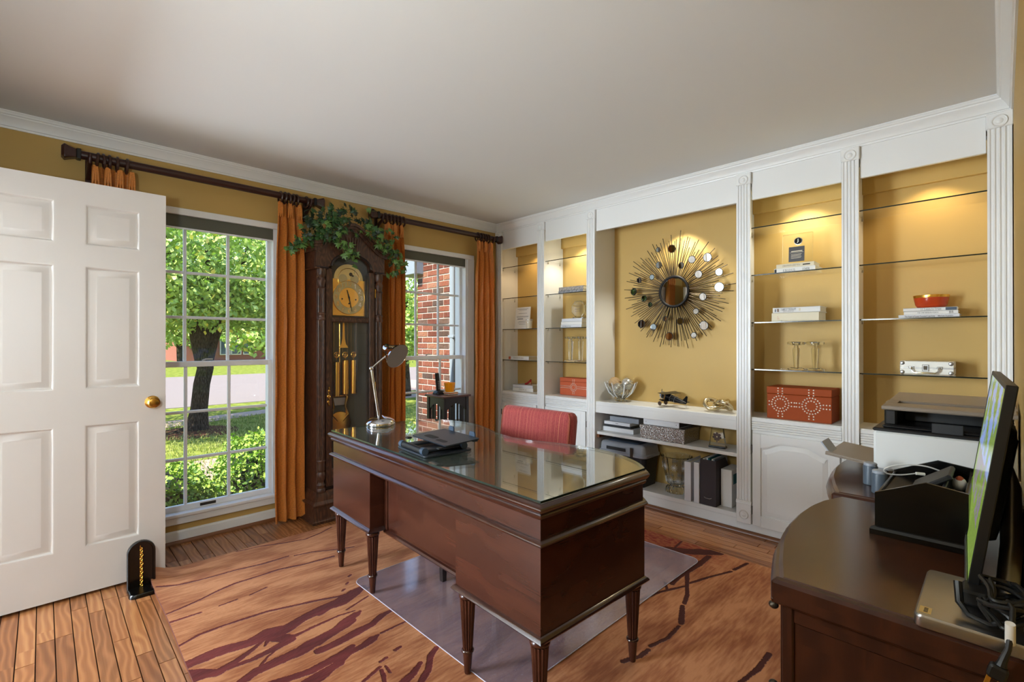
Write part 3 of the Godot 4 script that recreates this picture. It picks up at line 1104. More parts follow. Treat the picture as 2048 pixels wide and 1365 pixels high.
func scatter(parent: Node3D, called: String, mesh: Mesh, m: Material, xf: Array, cols: Array) -> void:
	var mm := MultiMesh.new()
	mm.transform_format = MultiMesh.TRANSFORM_3D
	mm.use_colors = cols.size() > 0
	mm.mesh = mesh
	mm.instance_count = xf.size()
	for i in xf.size():
		mm.set_instance_transform(i, xf[i])
		if cols.size() > 0:
			mm.set_instance_color(i, cols[i])
	var o := MultiMeshInstance3D.new()
	o.name = called
	o.multimesh = mm
	o.material_override = m
	o.set_meta("kind", "stuff")
	parent.add_child(o, true)

func any_turn() -> Basis:
	return Basis.from_euler(Vector3(rng.randf_range(-1.2, 1.2), rng.randf() * TAU, rng.randf_range(-1.2, 1.2)))

func greens(light: float) -> Color:
	var c := Color(0.24, 0.38, 0.08).lerp(Color(0.60, 0.72, 0.25), clampf(light + rng.randfn(0, 0.22), 0, 1))
	if rng.randf() < 0.05:
		c = Color(0.72, 0.60, 0.14)
	return c

func tree(label: String, at: Vector3, limbs: Array, lobes: Array, count: int, leaf: float) -> void:
	var t := thing("shade_tree", label, "tree", at, 0, "trees outside the windows")
	fresh()
	for l in limbs:
		var pts := []
		var rr := []
		for p in l:
			pts.append(at + Vector3(p[0], p[1], p[2]))
			rr.append(p[3])
		tube(pts, rr, 12)
	done(t, "trunk", M.bark, 60.0)
	var xf := []
	var cols := []
	for i in count:
		var lb: Array = lobes[rng.randi() % lobes.size()]
		var d := Vector3(rng.randfn(), rng.randfn(), rng.randfn()).normalized()
		var r := pow(rng.randf(), 0.42)
		var p: Vector3 = lb[0] + Vector3(d.x * lb[1].x, d.y * lb[1].y, d.z * lb[1].z) * r
		xf.append(Transform3D(any_turn().scaled(Vector3.ONE * rng.randf_range(0.7, 1.3)), p))
		cols.append(greens(0.45))
	scatter(t, "foliage", leaf_mesh(leaf, leaf * 0.32), M.tree_leaf, xf, cols)

func bush(label: String, c: Vector3, half: Vector3) -> void:
	var t := thing("boxwood_bush", label, "bush", Vector3(c.x, GY, c.z), 0, "clipped bushes below the window")
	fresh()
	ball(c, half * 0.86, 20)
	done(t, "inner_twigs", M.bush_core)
	var xf := []
	var cols := []
	var nz := noise(3.5, 55, 2)
	for i in 8000:
		var d := Vector3(rng.randfn(), rng.randfn(), rng.randfn()).normalized()
		var q := Vector3(signf(d.x) * pow(absf(d.x), 0.7), signf(d.y) * pow(absf(d.y), 0.75), signf(d.z) * pow(absf(d.z), 0.7))
		var k := 0.92 + 0.16 * nz.get_noise_3dv(q * 1.2) + rng.randf_range(-0.12, 0.05)
		xf.append(Transform3D(any_turn(), Vector3(q.x * half.x, q.y * half.y, q.z * half.z) * k + Vector3(0, c.y - GY, 0)))
		cols.append(Color(0.10, 0.22, 0.05).lerp(Color(0.40, 0.56, 0.09), clampf(0.5 + rng.randfn(0, 0.3), 0, 1)))
	scatter(t, "foliage", leaf_mesh(0.034, 0.015), M.tree_leaf, xf, cols)

func outdoors() -> void:
	var g := structure("ground", "sunlit lawn outside the windows")
	bx(g, "lawn_ground", M.lawn, Vector3(-75, GY - 0.3, -45), Vector3(-0.16, GY, 45), 0.0)
	bx(g, "road", M.asphalt, Vector3(-24.5, GY - 0.2, -45), Vector3(-11.3, GY + 0.012, 45), 0.0)
	fresh()
	X = flat(GY)
	extrude(PackedVector2Array([Vector2(-7.6, -3.4), Vector2(-8.4, -3.4), Vector2(-9.4, 0.8), Vector2(-9.9, 6.0), Vector2(-9.2, 6.0), Vector2(-8.75, 0.7), Vector2(-8.0, -1.4)]), 0.0, 0.012)
	done(g, "sidewalk", M.sidewalk)
	fresh()
	X = flat(GY)
	extrude(PackedVector2Array([Vector2(-3.4, -4.5), Vector2(-4.55, -4.5), Vector2(-4.4, -1.2), Vector2(-3.6, -0.2), Vector2(-2.7, -0.6), Vector2(-3.2, -1.8)]), 0.0, 0.012)
	done(g, "front_walk", M.sidewalk)
	fresh()
	X = flat(GY)
	extrude(PackedVector2Array([Vector2(-14.8, 4.0), Vector2(-10.9, 4.0), Vector2(-10.9, 9.0), Vector2(-14.8, 12.0)]), 0.0, 0.02)
	done(g, "driveway", M.sidewalk)
	fresh()
	lathe([Vector2(0.75, 0), Vector2(0.55, 0.03), Vector2(0.0, 0.05)], 24, Vector3(-7.1, GY, 1.25))
	done(g, "mulch_ring", M.mulch)
	var xf := []
	var cols := []
	for i in 16000:
		var x := rng.randf_range(-8.6, -1.0)
		var z := rng.randf_range(-3.5, 4.0)
		xf.append(Transform3D(Basis.from_euler(Vector3(rng.randf_range(-0.5, 0.5), rng.randf() * TAU, rng.randf_range(-0.5, 0.5))), Vector3(x, GY, z)))
		cols.append(Color(0.17, 0.25, 0.05).lerp(Color(0.44, 0.46, 0.16), rng.randf()))
	fresh()
	tri(Vector3(-0.006, 0, 0), Vector3(0.006, 0, 0), Vector3(0.004, 0.065, 0.012))
	tri(Vector3(0.0, 0, -0.006), Vector3(0.0, 0, 0.006), Vector3(-0.014, 0.055, 0.0))
	var blade := mesh_now()
	var gr := thing("lawn_grass", "short grass blades covering the front lawn", "grass", Vector3.ZERO)
	scatter(gr, "blades", blade, M.grass_blade, xf, cols)
	gr.set_meta("kind", "stuff")
	tree("leaning shade tree with forked dark trunk outside the left window", Vector3(-7.14, GY, 1.19), [[[0, -0.1, 0.02, 0.26], [0, 0.1, 0.0, 0.19], [0, 0.45, -0.03, 0.145], [0, 0.9, -0.07, 0.14], [0, 1.2, -0.13, 0.14], [0, 1.5, -0.10, 0.17]], [[0, 1.35, -0.08, 0.13], [0.1, 1.75, 0.03, 0.11], [0.2, 2.1, 0.12, 0.09], [0.3, 3.2, 0.5, 0.06], [0.3, 4.6, 0.8, 0.03]], [[0, 1.35, -0.14, 0.13], [-0.1, 1.75, -0.28, 0.10], [-0.1, 2.1, -0.40, 0.09], [-0.2, 3.0, -0.7, 0.06], [-0.1, 4.4, -1.2, 0.03]], [[0.05, 1.6, -0.1, 0.08], [0.4, 2.5, -0.1, 0.06], [0.7, 3.6, 0.0, 0.03]], [[0, 0.05, 0.12, 0.09], [0.1, -0.02, 0.45, 0.06], [0.2, -0.05, 0.9, 0.03]]], [[Vector3(0, 3.9, 0), Vector3(2.3, 1.7, 2.6)], [Vector3(0.6, 3.0, 1.2), Vector3(1.6, 1.2, 1.6)], [Vector3(0.4, 3.1, -1.5), Vector3(1.7, 1.3, 1.6)], [Vector3(0.2, 2.5, -0.2), Vector3(1.3, 0.6, 2.0)], [Vector3(-1.4, 3.0, 0.2), Vector3(1.4, 1.4, 2.4)]], 34000, 0.105)
	tree("leafy tree seen beside the brick wall through the right window", Vector3(-9.6, GY, -4.9), [[[0, -0.1, 0, 0.2], [0, 1.2, 0.05, 0.14], [0.1, 2.4, 0, 0.1], [0, 4.0, 0.1, 0.05]]], [[Vector3(0, 3.2, 0), Vector3(1.7, 2.0, 2.2)], [Vector3(0.5, 1.9, 0.8), Vector3(1.2, 0.9, 1.2)]], 11000, 0.12)
	for i in 7:
		var zz: float = [-30, -23, -16.5, -9.5, -4.2, 0.5, 5.5][i]
		var hh: float = [5.5, 7.0, 6.0, 4.2, 7.2, 5.6, 6.6][i]
		tree(["tall hazy tree far across the road, rightmost of the row", "rounded tree far across the road beyond the driveway", "broad tree far across the road beside the distant house", "low tree in front of the distant brick house", "tall tree left of the distant brick house", "dark rounded tree far across the road, left side", "tall dark tree far across the road, leftmost"][i], Vector3(-37 - 3 * (i % 3), GY, zz), [[[0, 0, 0, 0.25], [0, 2, 0.1, 0.2], [0, 4, 0, 0.1]]], [[Vector3(0, hh * 0.6, 0), Vector3(2.6, hh * 0.42, 3.6)]], 1500, 0.5)
	bush("left clipped boxwood bush below the left window", Vector3(-0.98, -0.08, 2.72), Vector3(0.46, 0.38, 0.46))
	bush("larger right clipped boxwood bush below the left window", Vector3(-1.02, 0.0, 1.76), Vector3(0.48, 0.46, 0.52))
	# the house across the road
	var h := thing("brick_house", "low brick house with white windows far across the road", "house", Vector3(-46, GY, -14))
	bx(h, "wall", M.house_brick, Vector3(-54, GY, -34), Vector3(-46, 2.9, -5.2), 0.0)
	fresh()
	for e in [0]:
		extrude(PackedVector2Array([Vector2(-55, 2.8), Vector2(-45.2, 2.8), Vector2(-50, 5.2)]), -35.0, -4.4)
	done(h, "roof", M.house_roof)
	for z in [-8.6, -9.5, -10.5, -12.6, -16.0, -17.2, -22.0, -23.2]:
		var wn := Node3D.new()
		wn.name = "window"
		h.add_child(wn, true)
		bx(wn, "frame", M.trim_white, Vector3(-46.02, 0.1, z - 0.42), Vector3(-45.9, 1.5, z + 0.42), 0.0)
		bx(wn, "pane", M.house_pane, Vector3(-45.92, 0.18, z - 0.34), Vector3(-45.86, 1.42, z + 0.34), 0.0)
	# the brick wing that returns outside the right window
	var w := structure("wall_wing", "red brick wing of the house outside the right window")
	bx(w, "mortar_core", M.mortar, Vector3(-1.135, GY, -0.25), Vector3(-0.16, 2.40, 0.194), 0.0)
	var y := GY + 0.008
	var r := 0
	while y < 2.36:
		var x := -1.14 - (0.0 if r % 2 == 0 else 0.102)
		while x < -0.2:
			var a := maxf(x, -1.14)
			var b := minf(x + 0.193, -0.165)
			if b - a > 0.03:
				var o := rng.randf_range(-0.0015, 0.0015)
				bx(w, "brick", M["brick_%d" % [0, 1, 2, 0, 1, 3, 4, 5, 2, 1][rng.randi() % 10]], Vector3(a, y, 0.12), Vector3(b, y + 0.057, 0.200), 0.003).position.z += o
			x += 0.203
		y += 0.0677
		r += 1
	w = structure("trim_6", "pale soffit corner above the brick wing")
	bx(w, "soffit_box", M.siding, Vector3(-1.40, 2.03, -0.2), Vector3(-1.02, 2.35, 0.30), 0.004)
	var ds := thing("downspout", "grey downspout on the brick wing outside the right window", "downspout", Vector3(-0.40, GY, 0.24))
	bx(ds, "pipe", M.siding, Vector3(-0.44, GY, 0.212), Vector3(-0.375, 2.4, 0.272), 0.012)
	for yy in [0.3, 1.3, 2.1]:
		bx(ds, "strap", M.siding, Vector3(-0.455, yy, 0.206), Vector3(-0.36, yy + 0.025, 0.276), 0.002)

# ---------------------------------------------------------------- rug, chair mat
const RUG := [
	[0,0.425,2.478,0.011,0.443,2.353,0.011,0.489,2.244,0.012,0.528,2.114,0.012,0.493,2.001,0.01,0.45,1.914,0.009],
	[0,0.622,2.888,0.012,0.651,2.815,0.012,0.667,2.72,0.013,0.675,2.629,0.013,0.679,2.539,0.013,0.702,2.425,0.013,0.703,2.284,0.013],
	[0,0.721,2.251,0.012,0.741,2.162,0.013,0.801,2.058,0.012,0.847,1.952,0.012],
	[0,0.931,2.898,0.012,0.915,2.822,0.013,0.891,2.75,0.012,0.858,2.671,0.013,0.837,2.591,0.014,0.839,2.49,0.014,0.834,2.38,0.016,0.87,2.253,0.015,0.887,2.097,0.016],
	[0,1.02,2.903,0.015,1.024,2.782,0.015],
	[0,1.021,2.704,0.01,1.016,2.63,0.01],
	[0,1.016,2.572,0.009,0.994,2.491,0.01],
	[0,1.248,2.906,0.012,1.215,2.825,0.015,1.213,2.735,0.015,1.221,2.642,0.016,1.229,2.559,0.015,1.265,2.45,0.016,1.297,2.35,0.016,1.334,2.266,0.017,1.36,2.109,0.017],
	[0,1.402,2.909,0.061,1.4,2.805,0.064,1.426,2.69,0.056,1.412,2.612,0.078,1.435,2.552,0.072,1.403,2.469,0.052,1.385,2.364,0.061,1.384,2.277,0.072,1.355,2.196,0.068,1.33,2.139,0.039],
	[0,1.467,2.914,0.054,1.535,2.835,0.047,1.517,2.767,0.032,1.483,2.698,0.022,1.45,2.643,0.013],
	[0,1.492,2.651,0.01,1.456,2.626,0.022,1.492,2.572,0.063,1.507,2.538,0.022,1.497,2.438,0.015,1.492,2.338,0.012,1.505,2.27,0.008],
	[0,1.521,2.913,0.032,1.535,2.816,0.024,1.547,2.716,0.026,1.533,2.614,0.038,1.522,2.558,0.035],
	[0,1.657,2.787,0.035,1.634,2.725,0.045,1.627,2.654,0.048,1.627,2.583,0.061,1.607,2.483,0.058,1.589,2.383,0.056,1.569,2.313,0.038],
	[0,1.664,2.758,0.013,1.619,2.712,0.013,1.574,2.668,0.01,1.531,2.595,0.007],
	[0,1.743,2.713,0.043,1.761,2.632,0.037,1.772,2.574,0.044,1.765,2.463,0.044,1.744,2.399,0.029],
	[0,1.831,2.64,0.046,1.817,2.566,0.042,1.805,2.482,0.043],
	[0,1.628,2.485,0.036,1.596,2.406,0.051,1.553,2.329,0.047,1.539,2.28,0.041,1.527,2.254,0.016],
	[0,1.676,2.505,0.039,1.675,2.425,0.044,1.664,2.336,0.045,1.659,2.263,0.035,1.628,2.196,0.031,1.621,2.143,0.022],
	[0,1.839,2.601,0.041,1.829,2.569,0.049,1.808,2.501,0.041,1.773,2.429,0.038,1.772,2.374,0.036,1.758,2.316,0.039,1.747,2.284,0.013],
	[0,1.471,2.29,0.011,1.431,2.164,0.011],
	[0,1.411,2.395,0.043,1.385,2.324,0.054,1.351,2.245,0.036,1.349,2.233,0.014],
	[0,1.744,2.267,0.011,1.744,2.149,0.011],
	[0,1.887,2.285,0.016,1.883,2.259,0.016],
	[0,1.908,2.362,0.016,1.904,2.334,0.016],
	[0,1.963,2.461,0.016,1.936,2.38,0.015],
	[0,1.945,2.361,0.01,1.989,2.367,0.01],
	[0,1.956,2.385,0.017,1.99,2.394,0.017,2.047,2.421,0.016],
	[0,1.177,2.14,0.013,1.167,2.126,0.014],
	[0,1.244,2.186,0.013,1.234,2.173,0.012],
	[0,1.295,2.23,0.013,1.287,2.218,0.014],
	[0,2.074,2.375,0.036,2.055,2.309,0.029,2.023,2.255,0.023],
	[0,2.13,2.337,0.025,2.077,2.257,0.031,2.016,2.203,0.027,1.99,2.157,0.018],
	[1,2.566,1.69,0.021,2.578,1.657,0.022,2.598,1.616,0.02,2.6,1.554,0.018],
	[1,2.593,1.527,0.019,2.615,1.43,0.018,2.61,1.316,0.018],
	[1,2.606,1.287,0.023,2.546,1.151,0.023],
	[1,2.542,1.124,0.021,2.516,1.039,0.021,2.465,0.937,0.023,2.412,0.822,0.024],
	[1,2.471,0.923,0.016,2.514,0.786,0.016,2.571,0.64,0.017],
	[1,2.575,0.606,0.019,2.597,0.479,0.02],
	[1,2.363,1.352,0.012,2.375,1.264,0.013,2.411,1.105,0.015,2.467,0.97,0.016],
	[1,2.424,1.067,0.013,2.381,1.005,0.014],
	[1,2.412,0.992,0.027,2.401,0.891,0.031,2.413,0.741,0.033,2.411,0.548,0.034],
	[1,2.219,0.602,0.013,2.201,0.455,0.014],
	[1,2.929,1.488,0.02,2.949,1.359,0.021,2.949,1.236,0.02],
	[1,2.243,0.602,0.08,2.312,0.556,0.077,2.417,0.46,0.076],
	[1,2.033,0.693,0.037,2.124,0.65,0.037,2.201,0.597,0.036],
]

func rug_and_mat() -> void:
	var w := 1216
	var h := 980
	var x0 := 0.415
	var z0 := 0.45
	var lx := 3.045
	var lz := 2.455
	var mask := PackedByteArray()
	mask.resize(w * h)
	var ppm := w / lx
	var wob := noise(7.0, 19, 2)
	for s in RUG:
		var kind: int = 110 if s[0] == 1 else 255
		var n: int = (s.size() - 1) / 3
		for i in n - 1:
			var a := Vector2(s[1 + i * 3], s[2 + i * 3])
			var b := Vector2(s[4 + i * 3], s[5 + i * 3])
			var wa: float = s[3 + i * 3] * 0.5
			var wb: float = s[6 + i * 3] * 0.5
			var m := maxf(wa, wb) + 0.012
			var ax := clampi(int((minf(a.x, b.x) - m - x0) * ppm), 0, w - 1)
			var bxx := clampi(int((maxf(a.x, b.x) + m - x0) * ppm), 0, w - 1)
			var ay := clampi(int((minf(a.y, b.y) - m - z0) * ppm), 0, h - 1)
			var by := clampi(int((maxf(a.y, b.y) + m - z0) * ppm), 0, h - 1)
			var d := b - a
			var l2 := d.length_squared()
			for py in range(ay, by + 1):
				for px in range(ax, bxx + 1):
					var p := Vector2(x0 + px / ppm, z0 + py / ppm)
					var t := clampf((p - a).dot(d) / l2, 0, 1)
					var dist := (p - a - d * t).length()
					var ww := lerpf(wa, wb, t)
					if dist < ww * (1.0 + 0.25 * wob.get_noise_2d(p.x, p.y)) + 0.0016 * wob.get_noise_2d(p.x * 8, p.y * 8):
						mask[py * w + px] = kind
	var fine := noise(0.16, 23, 3)
	var big := noise(0.011, 24, 3)
	var data := PackedByteArray()
	data.resize(w * h * 3)
	var tan_c := Color(0.70, 0.475, 0.32)
	var tan_d := Color(0.52, 0.30, 0.175)
	var mar := Color(0.32, 0.115, 0.105)
	var drk := Color(0.25, 0.10, 0.065)
	var red := Color(0.42, 0.135, 0.085)
	for y in h:
		for x in w:
			var f := fine.get_noise_2d(x, y * 0.12)
			var b := big.get_noise_2d(x * 1.6, y * 0.5)
			var k := mask[y * w + x]
			var c: Color
			if k == 255:
				c = mar.lerp(Color(0.43, 0.175, 0.16), clampf(0.35 + b + 0.4 * f, 0, 1))
			elif k > 0:
				c = drk.lerp(Color(0.27, 0.11, 0.07), clampf(0.4 + b + 0.4 * f, 0, 1))
			else:
				c = tan_d.lerp(tan_c, clampf(0.62 + 0.85 * b + 0.55 * f, 0, 1))
				# the dyed red end near the bookcases
				var e := smoothstep(150.0, 40.0, y + 60.0 * big.get_noise_2d(x * 3.0 + 900, y * 3.0)) * smoothstep(900.0, 700.0, x)
				if e > 0.0:
					c = c.lerp(red.lerp(tan_d, clampf(0.5 + 1.6 * big.get_noise_2d(x * 5.0, y * 9.0 + 300), 0, 1)), e)
			var o := (y * w + x) * 3
			data[o] = int(clampf(c.r, 0, 1) * 255)
			data[o + 1] = int(clampf(c.g, 0, 1) * 255)
			data[o + 2] = int(clampf(c.b, 0, 1) * 255)
	var m := mat("rug_pile", Color.WHITE, 0.85, 0.0, 0.2)
	m.albedo_texture = ImageTexture.create_from_image(Image.create_from_data(w, h, false, Image.FORMAT_RGB8, data))
	m.texture_repeat = false
	m.rim_enabled = true
	m.rim = 0.12
	m.rim_tint = 0.7
	for i in mask.size():
		mask[i] = 40 if mask[i] > 0 else 190
	for i in range(0, mask.size()):
		mask[i] = clampi(mask[i] + int(40.0 * fine.get_noise_2d((i % w) * 2.0, (i / w) * 0.5)), 0, 255)
	relief(m, ImageTexture.create_from_image(Image.create_from_data(w, h, false, Image.FORMAT_L8, mask)), 0.35)
	var t := thing("area_rug", "copper and maroon streaked area rug under the desk", "rug", Vector3(1.93, 0, 1.68))
	fresh()
	var nx := 60
	var nz := 50
	var at := func(i: int, j: int) -> Vector3:
		var x := x0 + lx * i / nx
		var z := z0 + lz * j / nz
		var up := 0.055 * exp(-(pow((x - 0.42) / 0.16, 2) + pow((z - 2.91) / 0.075, 2)))
		return Vector3(x, 0.012 + up, z + 0.004 * sin(x * 5.0) * (1.0 if j == nz else 0.0))
	for i in nx:
		for j in nz:
			quad_uv(at.call(i, j + 1), at.call(i + 1, j + 1), at.call(i + 1, j), at.call(i, j), Vector2(float(i) / nx, float(j) / nz), Vector2(float(i + 1) / nx, float(j + 1) / nz))
	done(t, "pile", m)
	fresh()
	var drop := Vector3(0, -0.0115, 0)
	for i in nx:
		quad(at.call(i, nz) + drop, at.call(i + 1, nz) + drop, at.call(i + 1, nz), at.call(i, nz))
		quad(at.call(i + 1, 0) + drop, at.call(i, 0) + drop, at.call(i, 0), at.call(i + 1, 0))
	for j in nz:
		quad(at.call(0, j) + drop, at.call(0, j + 1) + drop, at.call(0, j + 1), at.call(0, j))
		quad(at.call(nx, j + 1) + drop, at.call(nx, j) + drop, at.call(nx, j), at.call(nx, j + 1))
	done(t, "bound_edge", mat("rug_edge", Color(0.36, 0.16, 0.10), 0.9))
	var c := thing("chair_mat", "clear vinyl chair mat lying on the rug under the desk", "chair mat", Vector3(1.82, 0.0125, 1.39))
	fresh()
	X = flat(0.0)
	var o := round_rect(1.24, -2.15, 2.40, -0.63, 0.05)
	loft(o, [Vector2(0, 0.0135), Vector2(0, 0.0155), Vector2(-0.001, 0.0163)])
	done(c, "sheet", M.mat_vinyl)
	fresh()
	var ring := []
	for p in o:
		ring.append(Vector3(p.x, 0.0152, -p.y))
	tube(ring, 0.0018, 6, true)
	done(c, "rim", M.mat_edge)
	var xf := []
	var ix := 1.27
	while ix < 2.38:
		var iz := 0.66
		while iz < 2.13:
			xf.append(Transform3D(Basis(), Vector3(ix, 0.0162, iz) - ORG))
			iz += 0.036
		ix += 0.036
	fresh()
	lathe([Vector2(0.0024, 0), Vector2(0.0016, 0.0011), Vector2(0, 0.0013)], 6)
	scatter(c, "grip_studs", mesh_now(), M.mat_stud, xf, [])

# ---------------------------------------------------------------- curtains, rods, shades
func curtain(label: String, z0: float, z1: float, folds: float, lean: float, phase: float) -> void:
	var t := thing("silk_curtain", label, "curtain", Vector3(0.10, 0, (z0 + z1) / 2), 0, "orange silk curtains")
	fresh()
	var nz := noise(1.3, int(z0 * 100), 2)
	var fold := func(u: float, v: float) -> Vector3:
		var y := lerpf(0.014, 2.222, v)
		var top := smoothstep(0.90, 1.0, v)
		var a := lerpf(0.038, 0.014, top) * (0.85 + 0.5 * nz.get_noise_2d(u * 2.0, 4.0))
		var ph := folds * TAU * (u + 0.035 * nz.get_noise_2d(u * 2.0, v * 2.2)) + phase
		var gather := lerpf(1.0, 0.86, smoothstep(0.80, 0.97, v)) * lerpf(1.04, 1.0, v)
		var z := lerpf(z0, z1, 0.5 + (u - 0.5) * gather) + lean * (1.0 - v) + 0.006 * cos(ph)
		var x := 0.105 + a * sin(ph) + 0.18 * a * sin(ph * 2.0 + 1.0) + 0.006 * nz.get_noise_2d(v * 3.0, u * 3.0)
		x += 0.018 * smoothstep(0.10, 0.0, v)
		return Vector3(maxf(x, 0.045), y, z)
	sheet(fold, int(folds * 18), 60, 0.003)
	done(t, "cloth", M.silk, 70.0)
	fresh()
	var n := int(folds)
	for i in n:
		var z := lerpf(z0, z1, (i + 0.5) / n)
		for s in [-1.0, 0.0, 1.0]:
			tube([Vector3(0.118, 2.225, z + s * 0.006), Vector3(0.128, 2.18, z + s * 0.009), Vector3(0.124, 2.12, z + s * 0.013)], [0.006, 0.0075, 0.004], 6)
	done(t, "pleats", M.silk)

func rod(label: String, z0: float, z1: float, rings: Array, brackets: Array) -> void:
	var y := 2.272
	var t := thing("curtain_rod", label, "curtain rod", Vector3(0.10, y, (z0 + z1) / 2), 0, "curtain rods above the windows")
	fresh()
	tube([Vector3(0.10, y, z0), Vector3(0.10, y, z1)], 0.0225, 20)
	done(t, "pole", M.rod_wood)
	for e in [[z0, -1.0], [z1, 1.0]]:
		var s: float = e[1]
		var fin := Node3D.new()
		fin.name = "finial"
		t.add_child(fin, true)
		fresh()
		X = Transform3D(Basis(Vector3(s, 0, 0), Vector3(0, 1, 0), Vector3(0, 0, s)), Vector3(0.10, y, e[0]))
		loft(round_rect(-0.022, -0.022, 0.022, 0.022, 0.002, 2), [Vector2(0.0, 0.012), Vector2(0.002, 0.02), Vector2(0.010, 0.042), Vector2(0.0165, 0.056), Vector2(0.0165, 0.060), Vector2(0.004, 0.071)])
		done(fin, "block", M.rod_wood, 20.0)
		fresh()
		X = Transform3D(Basis(Vector3(s, 0, 0), Vector3(0, 1, 0), Vector3(0, 0, s)), Vector3(0.10, y, e[0]))
		loft(round_rect(-0.027, -0.027, 0.027, 0.027, 0.003, 2), [Vector2(-0.003, -0.008), Vector2(0, -0.005), Vector2(0, 0.008), Vector2(-0.003, 0.012)])
		done(fin, "collar", M.rod_black, 20.0)
	for z in brackets:
		var b := Node3D.new()
		b.name = "bracket"
		t.add_child(b, true)
		bx(b, "wall_plate", M.rod_wood, Vector3(0.0, y - 0.13, z - 0.014), Vector3(0.012, y + 0.03, z + 0.014), 0.003)
		fresh()
		tube([Vector3(0.006, y - 0.10, z), Vector3(0.05, y - 0.062, z), Vector3(0.09, y - 0.044, z), Vector3(0.118, y - 0.034, z), Vector3(0.130, y - 0.012, z), Vector3(0.130, y + 0.010, z)], [0.013, 0.012, 0.012, 0.011, 0.009, 0.006], 10)
		done(b, "cup_arm", M.rod_wood)
	for z in rings:
		fresh()
		torus(Vector3(0.10, y - 0.014, z), Vector3(0, 0.1 * sin(z * 90.0), 1), 0.0385, 0.0072, 28, 8)
		done(t, "ring", M.ring_wood)

func curtains_and_shades() -> void:
	rod("dark wood curtain rod above the left window, over the door", 1.895, 3.165, [2.128, 2.100, 2.072, 2.046, 2.020, 1.952, 2.962, 3.005, 3.038, 3.062, 3.090], [1.925, 3.122])
	rod("dark wood curtain rod above the right window, ending at the bookcase", 0.105, 1.385, [1.320, 1.287, 1.254, 1.222, 1.190, 1.156, 0.336, 0.302, 0.270, 0.240, 0.210], [1.352, 0.150])
	curtain("orange silk curtain behind the open door, only its top showing", 2.915, 3.125, 4.0, 0.0, 0.5)
	curtain("orange silk curtain between the left window and the clock", 1.972, 2.165, 3.2, 0.004, 1.1)
	curtain("orange silk curtain partly hidden by the clock's right side", 1.150, 1.330, 3.4, 0.0, 2.4)
	curtain("orange silk curtain in the corner beside the bookcase", 0.140, 0.375, 3.4, 0.008, 0.2)
	for k in 2:
		var zc: float = [2.53, 0.795][k]
		var t := thing("roller_shade", "grey roller shade drawn up in the %s window" % ["left", "right"][k], "window shade", Vector3(-0.02, 1.97, zc), 0, "roller shades in the windows")
		fresh()
		tube([Vector3(-0.020, 2.036, zc - 0.385), Vector3(-0.020, 2.036, zc + 0.385)], 0.014, 16)
		done(t, "roller", M.shade_cloth)
		bx(t, "cloth", M.shade_cloth, Vector3(-0.0055, 1.975, zc - 0.388), Vector3(-0.003, 2.0515, zc + 0.388), 0.0005)
		bx(t, "hem_bar", M.vinyl_white, Vector3(-0.010, 1.964, zc - 0.388), Vector3(-0.001, 1.976, zc + 0.388), 0.002)

